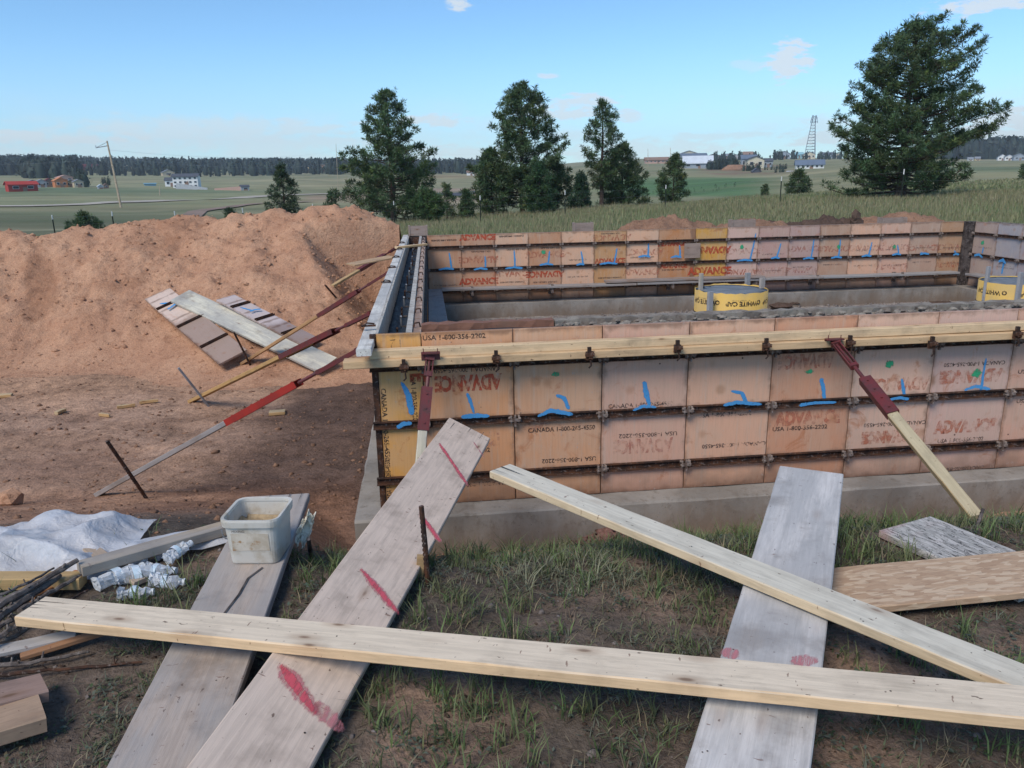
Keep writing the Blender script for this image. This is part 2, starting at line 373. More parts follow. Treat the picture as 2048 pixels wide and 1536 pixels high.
def paint(name, c, cover=0.5, soft=0.12, scale=30, fade=False, grain=False):
    t = NT(name); v = t.rand_off(t.tc()); n = t.noise(t.mapv(v, (1.5, 9, 9)) if grain else v, scale, 6, 0.7)
    if fade:
        sc_ = t.node('ShaderNodeSeparateColor'); t.l.new(t.attr('Fade'), sc_.inputs[0]); n = t.math('ADD', n, t.rng(sc_.outputs[0], 0.0, 0.75, 0.36, 0.0))
    t.base(c); t.rough(0.6)
    tr = t.node('ShaderNodeBsdfTransparent'); mx = t.node('ShaderNodeMixShader')
    t.l.new(t.rng(n, cover-soft, cover+soft, 1.0, 0.0), mx.inputs[0]); t.l.new(tr.outputs[0], mx.inputs[1]); t.l.new(t.b.outputs[0], mx.inputs[2])
    t.l.new(mx.outputs[0], t.out.inputs[0]); return t.m
M['ink'] = paint('black_print', (0.05, 0.038, 0.033), 0.56, 0.12, 40)
M['ink_faded'] = paint('faded_black_print', (0.10, 0.07, 0.06), 0.50, 0.09, 26)
M['redprint'] = paint('red_print', (0.50, 0.085, 0.04), 0.53, 0.16, 16)
M['redprint_faded'] = paint('faded_red_print', (0.55, 0.20, 0.12), 0.44, 0.18, 12)
M['redprint_ghost'] = paint('ghost_red_print', (0.50, 0.22, 0.16), 0.40, 0.20, 10)
M['blue'] = paint('blue_spray_paint', (0.07, 0.29, 0.58), 0.66, 0.12, 45, True)
M['green'] = paint('green_spray_paint', (0.04, 0.36, 0.17), 0.60, 0.14, 24, True)
M['pink'] = paint('red_spray_paint', (0.60, 0.10, 0.13), 0.60, 0.17, 9, True, True)
M['pink_faint'] = paint('faint_red_spray_paint', (0.54, 0.20, 0.22), 0.50, 0.22, 8, True, True)
M['caulkgreen'] = M['green']
def make_yellow():
    t = NT('yellow_fibre_tube'); v = t.tc(); n = t.noise(v, 4, 6, 0.6); t.base(t.mix(t.rng(n, 0.4, 0.65), (0.62, 0.40, 0.10), (0.52, 0.36, 0.13))); t.rough(0.55); return t.m
M['yellow'] = make_yellow()
def make_bucket():
    t = NT('translucent_bucket_plastic'); v = t.tc(); n = t.noise(v, 12, 6, 0.65); n2 = t.noise(t.mapv(v, (1, 1, 0.5)), 22, 6, 0.7)
    c = t.mix(t.rng(n, 0.45, 0.7), (0.74, 0.71, 0.64), (0.56, 0.49, 0.38)); c = t.mix(t.math('MULTIPLY', t.rng(n2, 0.58, 0.7), 0.6), c, (0.28, 0.21, 0.13))
    t.base(c); t.rough(0.4); t.b.inputs['Subsurface Weight'].default_value = 0.0
    tl = t.node('ShaderNodeBsdfTranslucent'); tl.inputs[0].default_value = (0.6, 0.6, 0.58, 1); mx = t.node('ShaderNodeMixShader'); mx.inputs[0].default_value = 0.3
    t.l.new(t.b.outputs[0], mx.inputs[1]); t.l.new(tl.outputs[0], mx.inputs[2]); t.l.new(mx.outputs[0], t.out.inputs[0]); return t.m
M['bucket'] = make_bucket()
def make_sheet():
    t = NT('plastic_sheeting'); v = t.tc(); n = t.noise(v, 6, 5, 0.6)
    t.base(t.mix(t.rng(n, 0.4, 0.7), (0.74, 0.76, 0.80), (0.62, 0.62, 0.64))); t.rough(0.32); t.b.inputs['Specular IOR Level'].default_value = 0.5
    tl = t.node('ShaderNodeBsdfTranslucent'); tl.inputs[0].default_value = (0.65, 0.68, 0.72, 1); mx = t.node('ShaderNodeMixShader'); mx.inputs[0].default_value = 0.25
    tr = t.node('ShaderNodeBsdfTransparent'); m2 = t.node('ShaderNodeMixShader'); m2.inputs[0].default_value = 0.14
    t.l.new(t.b.outputs[0], mx.inputs[1]); t.l.new(tl.outputs[0], mx.inputs[2]); t.l.new(mx.outputs[0], m2.inputs[1]); t.l.new(tr.outputs[0], m2.inputs[2]); t.l.new(m2.outputs[0], t.out.inputs[0])
    t.bump(t.math('ADD', t.noise(v, 22, 5, 0.6, 1.0), t.math('ABSOLUTE', t.math('SUBTRACT', t.noise(v, 9, 3, 0.5, 1.5), 0.5))), 0.8, 0.012); return t.m
M['sheet'] = make_sheet()
def make_pet():
    t = NT('clear_bottle_plastic'); t.base((0.78, 0.82, 0.86)); t.rough(0.16); t.b.inputs['Specular IOR Level'].default_value = 0.7
    tr = t.node('ShaderNodeBsdfTransparent'); tr.inputs[0].default_value = (0.9, 0.93, 0.96, 1); mx = t.node('ShaderNodeMixShader')
    lw = t.node('ShaderNodeLayerWeight'); lw.inputs[0].default_value = 0.45
    t.l.new(t.rng(lw.outputs['Facing'], 0.0, 0.9, 0.32, 0.85), mx.inputs[0]); t.l.new(tr.outputs[0], mx.inputs[1]); t.l.new(t.b.outputs[0], mx.inputs[2]); t.l.new(mx.outputs[0], t.out.inputs[0])
    return t.m
M['pet'] = make_pet()
def make_leafy(name, rough=0.6, transl=0.25, noise_amt=0.25):
    t = NT(name); c = t.attr(); t.base(c); t.rough(rough)
    if transl:
        tl = t.node('ShaderNodeBsdfTranslucent'); t.l.new(c, tl.inputs[0]); mx = t.node('ShaderNodeMixShader'); mx.inputs[0].default_value = transl
        t.l.new(t.b.outputs[0], mx.inputs[1]); t.l.new(tl.outputs[0], mx.inputs[2]); t.l.new(mx.outputs[0], t.out.inputs[0])
    return t.m
M['grass'] = make_leafy('grass_blades', 0.6, 0.3)
M['needles'] = make_leafy('pine_needles', 0.65, 0.15)
def make_ground():
    t = NT('site_ground'); p = t.geo(); c = t.attr()
    dist = t.node('ShaderNodeVectorMath', operation='LENGTH'); t.l.new(p, dist.inputs[0])
    near = t.rng(dist.outputs[1], 14, 40, 1.0, 0.0)
    n1 = t.noise(p, 1.3, 6, 0.6); n2 = t.noise(p, 9.0, 7, 0.65); n3 = t.noise(p, 55.0, 6, 0.7); nf = t.noise(t.mapv(p, (0.03, 0.06, 0.03)), 1.0, 7, 0.62)
    f = t.math('ADD', t.math('ADD', t.rng(n1, 0.3, 0.7, -0.16, 0.16), t.rng(n2, 0.3, 0.7, -0.22, 0.22)), t.rng(n3, 0.3, 0.7, -0.28, 0.28))
    f2 = t.rng(nf, 0.3, 0.7, -0.18, 0.18)
    f = t.math('ADD', t.math('MULTIPLY', f, near), f2)
    cc = t.scl(c, t.math('ADD', 1.0, f)); t.base(cc); t.rough(0.95); t.b.inputs['Specular IOR Level'].default_value = 0.1
    h = t.math('ADD', t.math('MULTIPLY', n2, 0.05), t.math('MULTIPLY', n3, 0.014)); t.bump(h, 0.9, 1.0); return t.m
M['ground'] = make_ground()
def make_soil(name, a, b, c3):
    t = NT(name); p = t.geo(); n1 = t.noise(p, 1.4, 7, 0.65); n2 = t.noise(p, 12, 7, 0.7); n3 = t.noise(p, 60, 5, 0.7)
    c = t.mix(t.rng(n1, 0.36, 0.64), a, b); c = t.mix(t.math('MULTIPLY', t.rng(n2, 0.5, 0.68), 0.7), c, c3)
    n4 = t.noise(t.mapv(p, (0.9, 0.9, 0.9), rot=(0, 0, 0.6)), 0.55, 6, 0.7, 0.8); c = t.mix(t.math('MULTIPLY', t.rng(n4, 0.53, 0.66), 0.55), c, c3)
    c = t.scl(c, t.rng(n3, 0.3, 0.7, 0.78, 1.18)); t.base(c); t.rough(0.95); t.b.inputs['Specular IOR Level'].default_value = 0.1
    t.bump(t.math('ADD', t.math('MULTIPLY', n2, 0.05), t.math('MULTIPLY', n3, 0.012)), 0.9, 1.0); return t.m
M['spoil'] = make_soil('orange_spoil', (0.58, 0.34, 0.215), (0.48, 0.265, 0.165), (0.33, 0.165, 0.095))
M['spoil2'] = make_soil('tan_spoil', (0.34, 0.20, 0.13), (0.26, 0.15, 0.10), (0.15, 0.09, 0.06))
M['spoildark'] = make_soil('dark_spoil', (0.13, 0.085, 0.065), (0.10, 0.07, 0.055), (0.06, 0.04, 0.03))
M['gravel'] = make_soil('pit_gravel', (0.28, 0.24, 0.22), (0.20, 0.17, 0.155), (0.36, 0.31, 0.29))
def flat(name, c, rough=0.7, var=0.12, scale=2.0):
    return simple(name, c, tuple(x*(1-var) for x in c), scale, 4, rough, 0, 0)
# ------------------------------------------------------------------ terrain
def u_of(x, y):
    a = np.arctan2(x-CAM[0], y-CAM[1])-YAW
    return 1024+1594*np.tan(np.clip(a, -1.2, 1.2))
TU = [-600, 0, 512, 1024, 1280, 1536, 1800, 2048, 2700]
TR = [16, 25, 35, 45, 60, 80, 130, 250, 400, 700, 1200, 2500]
def zv(u, v, r):
    k = ray(u, v); return CAM[2]+r*k[2]/math.hypot(k[0], k[1])
TZ = {
 0:    [-.6, -.75, -1.1, -1.6, -2.0, -2.6, ('v', 413), ('v', 392), ('v', 368), ('v', 350), ('v', 327), ('v', 330)],
 512:  [-.6, -.8, -1.3, -1.9, -2.4, -2.9, ('v', 404), ('v', 386), ('v', 364), ('v', 348), ('v', 333), ('v', 335)],
 1024: [-.6, -.8, -.98, -1.1, -2.0, -2.9, ('v', 403), ('v', 376), ('v', 356), ('v', 342), ('v', 334), ('v', 336)],
 1280: [-.6, -.6, -.6, -.75, -1.5, -2.3, ('v', 388), ('v', 356), ('v', 338), ('v', 322), ('v', 318), ('v', 322)],
 1536: [-.6, -.55, -.45, -.35, -.8, -1.6, ('v', 368), ('v', 352), ('v', 336), ('v', 318), ('v', 317), ('v', 322)],
 1800: [-.6, -.5, -.38, -.3, -.35, -.5, ('v', 352), ('v', 338), ('v', 326), ('v', 318), ('v', 318), ('v', 322)],
 2048: [-.6, -.45, -.3, -.2, -.1, -.1, ('v', 347), ('v', 335), ('v', 327), ('v', 321), ('v', 314), ('v', 318)],
}
TZ[-600] = TZ[0]; TZ[2700] = TZ[2048]
TG = np.array([[(zv(min(max(u, 0), 2048), c[1], r) if isinstance(c, tuple) else c) for r, c in zip(TR, TZ[u])] for u in TU])
LR = np.log(TR)
def natural(x, y):
    x = np.asarray(x, float); y = np.asarray(y, float)
    r = np.hypot(x-CAM[0], y-CAM[1]); u = u_of(x, y)
    behind = (y < CAM[1]+1.0)
    lr = np.log(np.maximum(r, 1e-3)); ri = np.clip(np.searchsorted(LR, lr)-1, 0, len(TR)-2); tr = np.clip((lr-LR[ri])/(LR[ri+1]-LR[ri]), 0, 1)
    uu = np.clip(u, TU[0], TU[-1]); ui = np.clip(np.searchsorted(TU, uu)-1, 0, len(TU)-2); TUa = np.array(TU, float)
    tu = (uu-TUa[ui])/(TUa[ui+1]-TUa[ui]); tu = tu*tu*(3-2*tu)
    z = (TG[ui, ri]*(1-tr)+TG[ui, ri+1]*tr)*(1-tu)+(TG[ui+1, ri]*(1-tr)+TG[ui+1, ri+1]*tr)*tu
    z = np.where(r < 16, -.6, z); z = np.where(behind, -.6, z)
    amp = np.clip((r-14)/60, 0, 1)
    return z+amp*fbm(x*0.05, y*0.05, 3)*0.25*np.minimum(r/60, 3)
def sst(t): t = np.clip(t, 0, 1); return t*t*(3-2*t)
def ground_z(x, y, rough=True):
    x = np.asarray(x, float); y = np.asarray(y, float)
    zn = natural(x, y)
    w = sst((x+1.3)/1.0)                                  # 0 on the left, 1 in front of the wall
    yb = 1.2*(1-w)-0.22*w+0.12*fbm(x*1.1, y*0.3+3, 3); yt = -1.45*(1-w)-2.12*w+0.10*fbm(x*0.9+7, y*0.1, 3)
    tn = np.clip((y-yt)/(yb-yt), 0, 1); tn = 0.72*tn+0.28*sst(tn)
    tf = sst((y-9.95)/0.8); tl = sst((-x-8.2)/1.6); trr = sst((x-11.3)/0.9)
    pit = tn*(1-tf)*(1-tl)*(1-trr)
    floor = -1.5
    z = zn*(1-pit)+floor*pit
    if rough:
        r = np.hypot(x-CAM[0], y-CAM[1]); a = np.clip((22-r)/10, 0, 1)
        z = z+a*(0.035*fbm(x*1.7, y*1.7, 4)*(0.4+0.6*(pit > 0.02))+0.018*fbm(x*9, y*9, 3))
        # soft ruts in the pit floor
        inp = (x < -0.7)*pit
        z = z+inp*0.05*fbm(x*0.8+y*0.25, y*2.2, 3)
        # keep the slab area and footing zone tidy
    return z
def axis(lo, hi, step, g, lim_lo, lim_hi):
    a = list(np.arange(lo, hi+1e-6, step)); s = step
    b = []; p = a[-1]
    while p < lim_hi: s *= g; p += s; b.append(p)
    s = step; c = []; p = a[0]
    while p > lim_lo: s *= g; p -= s; c.append(p)
    return np.array(c[::-1]+a+b)
GX = axis(-6.0, 5.0, 0.055, 1.055, -2600, 2600); GY = axis(-4.6, 3.0, 0.055, 1.05, -60, 2700)
XX, YY = np.meshgrid(GX, GY)
ZZ = ground_z(XX, YY)
def gz(x, y):
    """height of the ground mesh itself (bilinear)"""
    x = np.asarray(x, float); y = np.asarray(y, float)
    i = np.clip(np.searchsorted(GX, x)-1, 0, len(GX)-2); j = np.clip(np.searchsorted(GY, y)-1, 0, len(GY)-2)
    tx = np.clip((x-GX[i])/(GX[i+1]-GX[i]), 0, 1); ty = np.clip((y-GY[j])/(GY[j+1]-GY[j]), 0, 1)
    return (ZZ[j, i]*(1-tx)+ZZ[j, i+1]*tx)*(1-ty)+(ZZ[j+1, i]*(1-tx)+ZZ[j+1, i+1]*tx)*ty
def hit(u, v, dz=0.0, lo=1.2, hi=2500):
    """where the line of sight through (u, v) meets the ground"""
    k = ray(u, v); t = np.exp(np.linspace(math.log(lo), math.log(hi), 6000))
    P = CAM+t[:, None]*k; d = P[:, 2]-gz(P[:, 0], P[:, 1])-dz
    i = np.argmax(d < 0) if (d < 0).any() else len(t)-1
    return Vector(P[i])
def ground_color(X, Y, Z):
    r = np.hypot(X-CAM[0], Y-CAM[1]); u = u_of(X, Y)
    slope = (Z-CAM[2])/np.maximum(r, .1); v = (374-(u/2048)*38)-slope*1540
    C = np.zeros(X.shape+(3,))
    def lay(c, w): C[:] = C*(1-w[..., None])+np.array(c)*w[..., None]
    n = fbm(X*0.03, Y*0.05, 4); n2 = fbm(X*0.35, Y*0.35, 4)
    lay((0.205, 0.21, 0.12), np.ones_like(X))
    lay((0.27, 0.25, 0.15), sst(n*1.6+0.35)*0.75)
    left = sst((620-u)/200)
    lay((0.14, 0.148, 0.09), left*sst((v-408)/6)*sst((r-30)/20))          # valley side
    lay((0.23, 0.24, 0.14), left*sst((408-v)/5)*(r > 90))
    lay((0.15, 0.19, 0.11), left*sst((386-v)/5)*sst((v-372)/4)*(r > 90))
    g = sst((u-1180)/80)*sst((1600-u)/120)*(r > 70)
    lay((0.10, 0.18, 0.08), g*sst((v-352)/4)*sst((392-v)/6))
    lay((0.25, 0.24, 0.14), sst((u-1560)/120)*(r > 70)*(0.6+0.4*n))
    lay((0.14, 0.18, 0.10), sst((u-1700)/100)*sst((v-333)/3)*sst((350-v)/3)*(r > 70)*0.8)
    lay((0.24, 0.15, 0.11), sst((u-1395)/40)*sst((1620-u)/60)*sst((v-330)/3)*sst((351-v)/4)*(r > 200)*sst(n2*2+0.6))
    mid = sst((u-820)/30)*sst((1000-u)/60)*(r > 60)
    lay((0.30, 0.23, 0.17), mid*sst((v-374)/3)*sst((425-v)/5))
    lay((0.26, 0.21, 0.12), mid*sst((v-349)/2)*sst((358-v)/2))
    lay((0.30, 0.22, 0.16), sst((u-600)/30)*sst((760-u)/40)*sst((v-384)/3)*sst((404-v)/4)*(r > 60)*0.8)
    far_ = (r > 75)*1.0; n5 = fbm(X*0.009+3, Y*0.022, 3); n6 = fbm(X*0.02-7, Y*0.09, 3)
    lay((0.30, 0.27, 0.16), far_*sst(n5*2.2-0.15)*0.6); lay((0.13, 0.16, 0.085), far_*sst(-n5*2.4-0.3)*0.6); lay((0.33, 0.30, 0.19), far_*sst(n6*3-0.9)*0.6); lay((0.10, 0.13, 0.07), far_*sst(-n6*3-1.1)*0.5)
    # near field of tall grass
    near = sst((46-r)/6)*sst((r-10)/3)*(Y > 5)
    lay((0.20, 0.215, 0.11), near*0.8)
    # trampled strip and bank
    bank = sst((14-r)/3)*(Y < 3)
    lay((0.135, 0.103, 0.082), bank)
    lay((0.105, 0.085, 0.068), bank*sst(fbm(X*2.1+5, Y*2.1, 4)*2.2+0.45)*0.85)
    lay((0.27, 0.18, 0.13), bank*sst(fbm(X*1.6-3, Y*1.3+9, 4)*2.6-0.25)*0.7)
    # pit
    TOE = sst((Y-3.6+0.9*fbm(X*0.6, Y*0.6, 3))/1.6)*(X < -0.6)*(Y < 13)
    zz = ground_z(X, Y, False); nat = natural(X, Y)
    pit = sst((nat-zz-0.10)/0.22)
    dirt = np.ones_like(X)
    lay((0.40, 0.25, 0.17), pit*dirt)
    lay((0.31, 0.19, 0.132), pit*sst(fbm(X*0.9, Y*2.0, 4)*2.4+0.15)*0.9)
    lay((0.50, 0.325, 0.23), pit*sst(fbm(X*0.7+4, Y*1.8+2, 4)*2.4-0.1)*0.7)
    lay((0.125, 0.082, 0.066), pit*sst((X+2.5+0.6*fbm(X, Y*1.3, 3))/1.3)*sst((9.5-Y)/4)*0.9*(X < 0.2)); lay((0.52, 0.315, 0.20), TOE*0.8*(1-sst((X+2.3)/1.2)))          # damp trampled soil by the wall
    lay((0.33, 0.16, 0.085), sst((X+3.5)/1)*0+pit*sst((-0.35-X)/0.4)*sst((1.5-Y)/0.6)*0.4)      # raw orange cut face
    lay((0.30, 0.265, 0.24), ((X > 0.0) & (X < 10.8) & (Y > 0.3) & (Y < 9.6))*1.0)
    front = (X > -0.45)*sst((Y+1.9)/0.6)*(Y < 0.3)
    lay((0.20, 0.13, 0.10), front*sst(fbm(X*2.3, Y*2.3, 4)*2+0.2)*0.8)
    return C
CC = ground_color(XX, YY, ZZ)
_idx = np.arange(XX.size).reshape(XX.shape)
_F = np.stack([_idx[:-1, :-1], _idx[:-1, 1:], _idx[1:, 1:], _idx[1:, :-1]], -1).reshape(-1, 4)
ground = link('ground', mesh_np('ground', np.stack([XX, YY, ZZ], -1).reshape(-1, 3), _F, M['ground'], True, CC.reshape(-1, 3)))
tag(ground, kind='structure')

# ------------------------------------------------------------------ heaps of dug earth
def heap(name, crest, slope, x0, x1, y0, y1, step, mat, label=None, cat=None, amp=1.0, base=None, seed=0, sharp=3.0, kind=None):
    gx = np.arange(x0, x1, step); gy = np.arange(y0, y1, step); X, Y = np.meshgrid(gx, gy)
    wx = X+0.25*amp*fbm(X*1.1+seed, Y*1.1, 3); wy = Y+0.25*amp*fbm(X*1.1+9, Y*1.1+seed, 3)+(1.5*fbm(X*0.33+seed, Y*0.1, 2)*np.clip((9-Y)/3, 0, 1) if name == 'dirt_pile' and step > .048 else 0)
    H = np.full(X.shape, -99.0)
    for (a, b) in zip(crest[:-1], crest[1:]):
        ax, ay, az_ = a; bx, by, bz = b
        L2 = (bx-ax)**2+(by-ay)**2; t = np.clip(((wx-ax)*(bx-ax)+(wy-ay)*(by-ay))/L2, 0, 1)
        d = np.hypot(wx-(ax+t*(bx-ax)), wy-(ay+t*(by-ay)))
        H = np.maximum(H, az_+t*(bz-az_)-slope*(np.sqrt(d*d+0.09)-0.3))
    G = gz(X, Y)
    hgt = np.clip(H-G, 0, 1.2)
    k = np.clip(hgt*3, 0, 1)
    # eroded rills down the face, lumps and clods
    H = H+k*amp*(0.10*fbm(X*1.5+seed, Y*0.8, 3)+0.06*fbm(X*2.6+Y*.5, Y*0.6+seed, 3)+0.08*fbm(X*4.5, Y*4.5+seed, 4)+0.075*np.abs(fbm(X*9+seed, Y*9, 3))+0.030*fbm(X*19, Y*19, 2))
    if name == 'dirt_pile' and step > .048:
        H = np.minimum(H, -1.42+1.15*np.maximum(-0.62-X+0.10*fbm(X*2, Y*2, 3), -.3)+3.0*np.clip(Y-8.7, 0, 1)+0.05*fbm(X*6, Y*6, 3))
    kk = 0.55 if (name == 'dirt_pile' and step > .048) else 0.12
    add = np.maximum(kk-np.abs(H-G), 0)**2/(4*kk); ok = (H > G) | (add > 0.012)
    Z = np.maximum(H, G)+add-0.012
    ii = np.arange(X.size).reshape(X.shape)
    q = ok[:-1, :-1] | ok[:-1, 1:] | ok[1:, 1:] | ok[1:, :-1]
    F = np.stack([ii[:-1, :-1], ii[:-1, 1:], ii[1:, 1:], ii[1:, :-1]], -1)[q]
    used = np.unique(F); rm = np.zeros(X.size, int); rm[used] = np.arange(len(used))
    V = np.stack([X, Y, Z], -1).reshape(-1, 3)[used]
    o = link(name, mesh_np(name, V, rm[F], mat, True))
    tag(o, label, cat, None, kind)
    return o, (gx, gy, Z)
crest = [tuple(atD(u, v, d)) for (u, v, d) in ((-420, 440, 13.0), (-60, 455, 13.2), (40, 474, 13.2), (120, 466, 13.4), (200, 460, 13.6), (300, 441, 13.8), (440, 437, 14), (540, 425, 14), (600, 433, 14), (650, 417, 14), (690, 420, 14), (740, 446, 14.2), (790, 474, 14.6))]
pile, PG = heap('dirt_pile', crest, 0.50, -12.5, -0.30, 3.0, 12.6, 0.05, M['spoil'], 'large pile of orange excavated earth heaped left of the wall forms', 'dirt pile', seed=3.3)
def pz(x, y):
    gx, gy, Z = PG
    i = np.clip(((np.asarray(x)-gx[0])/0.05).astype(int), 0, len(gx)-1); j = np.clip(((np.asarray(y)-gy[0])/0.05).astype(int), 0, len(gy)-1)
    ins = (np.asarray(x) > gx[0]) & (np.asarray(x) < gx[-1]) & (np.asarray(y) > gy[0]) & (np.asarray(y) < gy[-1])
    return np.where(ins, np.maximum(Z[j, i], gz(x, y)), gz(x, y))
def phit(u, v, dz=0.0):
    k = ray(u, v); t = np.exp(np.linspace(math.log(1.2), math.log(60), 6000)); P = CAM+t[:, None]*k; d = P[:, 2]-pz(P[:, 0], P[:, 1])-dz
    i = np.argmax(d < 0) if (d < 0).any() else len(t)-1
    return Vector(P[i])
def W(u, v, y=10.75): return tuple(atY(u, v, y))
heap('dirt_pile', [W(1262, 456), W(1300, 440), W(1345, 441), W(1392, 447)], 0.62, 3.5, 6.4, 9.75, 12.2, 0.045, M['spoil2'], 'low tan heap of clods behind the far forms, leftmost of the heaps', 'dirt pile', 1.0, seed=1)
heap('dirt_pile', [W(1465, 448), W(1500, 432), W(1528, 442), W(1545, 452)], 0.62, 5.9, 8.0, 9.75, 12.2, 0.045, M['spoil2'], 'small pointed tan heap behind the far forms beside a block', 'dirt pile', 1.0, seed=5)
heap('dirt_pile', [W(1548, 447), W(1600, 440), W(1650, 441), W(1690, 445)], 0.62, 6.6, 9.6, 9.75, 12.4, 0.045, M['spoildark'], 'long dark brown heap of topsoil behind the far forms', 'dirt pile', 1.3, seed=8)
heap('dirt_pile', [W(1735, 440), W(1800, 426), W(1835, 432), W(1875, 446)], 0.50, 8.4, 11.8, 9.75, 12.6, 0.045, M['spoil2'], 'rightmost earth heap behind the far forms near the corner', 'dirt pile', 0.9, seed=11)
b_ = MB(); p = atY(1712, 436, 10.5); b_.lump(p, 0.16, 4, (0.7, 0.6, 1.25), 0.2); b_.lump(p+Vector((0.03, 0, -.12)), 0.18, 9, (0.9, 0.8, 0.8), 0.2)
tag(b_.build('rock', M['spoildark'], smooth=False), 'upright dark clod of earth standing on the heaps behind the far forms', 'rock')
# loose clods over pile and pit floor, one scatter
def clods(name, n, area, zf, size, mat, label, cat, seed, dens=None):
    r = np.random.default_rng(seed)
    x = r.uniform(area[0], area[1], n); y = r.uniform(area[2], area[3], n)
    if dens is not None: k = r.random(n) < dens(x, y); x = x[k]; y = y[k]
    n = len(x); z = zf(x, y)
    s = size[0]*(size[1]/size[0])**(r.random(n)**2.2)
    base = np.array([(0, 0, 1), (.9, 0, .2), (.28, .85, .2), (-.73, .53, .2), (-.73, -.53, .2), (.28, -.85, .2), (.5, .4, -.6), (-.5, .4, -.6), (0, -.6, -.6)], float)
    f = np.array([(0, 1, 2), (0, 2, 3), (0, 3, 4), (0, 4, 5), (0, 5, 1), (1, 6, 2), (2, 6, 7), (2, 7, 3), (3, 7, 4), (4, 7, 8), (4, 8, 5), (5, 8, 1), (1, 8, 6)])
    a = r.uniform(0, 6.28, n); B = base[None]*(1+r.uniform(-.45, .45, (n, 9, 1)))*r.uniform(.6, 1.2, (n, 1, 3))
    X = (B[..., 0]*np.cos(a)[:, None]-B[..., 1]*np.sin(a)[:, None])*s[:, None]*r.uniform(.8, 1.3, (n, 1))+x[:, None]
    Y = (B[..., 0]*np.sin(a)[:, None]+B[..., 1]*np.cos(a)[:, None])*s[:, None]+y[:, None]
    Z = B[..., 2]*s[:, None]*0.75+z[:, None]
    V = np.stack([X, Y, Z], -1).reshape(-1, 3); F = (f[None]+np.arange(n)[:, None, None]*9).reshape(-1, 3)
    return tag(link(name, mesh_np(name, V, F, mat, False)), label, cat, None, 'stuff')
def on_pile(x, y): return np.where(pz(x, y) > gz(x, y)+0.03, 1.0, 0.0)
clods('earth_clods', 6500, (-10, -0.8, 3.2, 12), pz, (0.012, 0.052), M['spoil'], 'loose clods of orange earth over the dirt pile', 'clods', 5, on_pile)
clods('earth_clods', 5200, (-7, -0.55, -1.6, 9), gz, (0.006, 0.035), M['spoil2'], 'small crumbs of earth over the trampled pit floor left of the wall', 'clods', 6, lambda x, y: 1-0.85*on_pile(x, y))
clods('earth_clods', 2600, (-0.4, 4.2, -2.3, -0.2), gz, (0.006, 0.03), M['spoil2'], 'crumbs of earth on the bank below the footing', 'clods', 8, lambda x, y: sst((y+2.4)/1.6))
clods('gravel', 8000, (0.3, 10.2, 4.6, 8.9), lambda x, y: x*0-1.495, (0.012, 0.04), M['gravel'], 'grey pink gravel on the floor inside the foundation', 'gravel', 9)
clods('earth_clods', 7000, (-2.6, 4.6, -4.3, -0.4), gz, (0.003, 0.014), M['spoildark'], 'tiny dark crumbs of soil and pebbles scattered over the foreground bank', 'clods', 12, lambda x, y: 1-1.0*((x < -.6) & (y > -1.5)))
clods('earth_clods', 1800, (-2.6, 4.6, -4.3, -0.4), gz, (0.003, 0.018), M['gravel'], 'pale pebbles scattered over the foreground bank', 'clods', 13, lambda x, y: 1-1.0*((x < -.6) & (y > -1.5)))
p = hit(1210, 1085)
clods('earth_clods', 320, (p.x-0.26, p.x+0.30, p.y-0.14, p.y+0.16), lambda x, y: gz(x, y)+0.11*np.clip(1-np.hypot((x-p.x)/0.3, (y-p.y)/0.18), 0, 1), (0.018, 0.042), flat('red_clay', (0.20, 0.105, 0.085)), 'small reddish pile of clay lumps against the footing face', 'clods', 10)

# ------------------------------------------------------------------ footing
WX1, WY1 = 10.60, 9.037              # inner faces of right and far forms
b_ = MB()
def ring(b, x0, x1, y0, y1, z0, z1, ch=0.012):
    """rough concrete beam, top edge slightly broken"""
    nx = max(2, int((x1-x0)/0.18)); ny = max(2, int((y1-y0)/0.18)); q = random.Random(int(x0*100+y0*10))
    if (x1-x0) > (y1-y0):
        rings = []
        for i in range(nx+1):
            x = x0+(x1-x0)*i/nx; j = [q.uniform(-.006, .006) for _ in range(6)]
            rings.append([(x, y0+j[0], z0), (x, y0+j[1], z1-ch), (x, y0+ch, z1+j[2]), (x, y1-ch, z1+j[3]), (x, y1+j[4], z1-ch), (x, y1+j[5], z0)])
        b.loft(rings)
    else:
        rings = []
        for i in range(ny+1):
            y = y0+(y1-y0)*i/ny; j = [q.uniform(-.006, .006) for _ in range(6)]
            rings.append([(x1+j[0], y, z0), (x1+j[1], y, z1-ch), (x1-ch, y, z1+j[2]), (x0+ch, y, z1+j[3]), (x0+j[4], y, z1-ch), (x0+j[5], y, z0)])
        b.loft(rings)
ft = empty('concrete_footing', (0, 0, 0)); tag(ft, 'grey concrete footing under the wall forms, its ledge showing in front', 'footing')
for (x0, x1, y0, y1) in ((-0.50, 11.15, -0.20, 0.52), (-0.50, 0.30, 0.523, 8.797), (-0.50, 11.15, 8.80, 9.55), (10.36, 11.15, 0.523, 8.797)):
    c = MB(); ring(c, x0, x1, y0, y1, -1.60, -1.222); c.build('footing_side', M['footing'], ft)

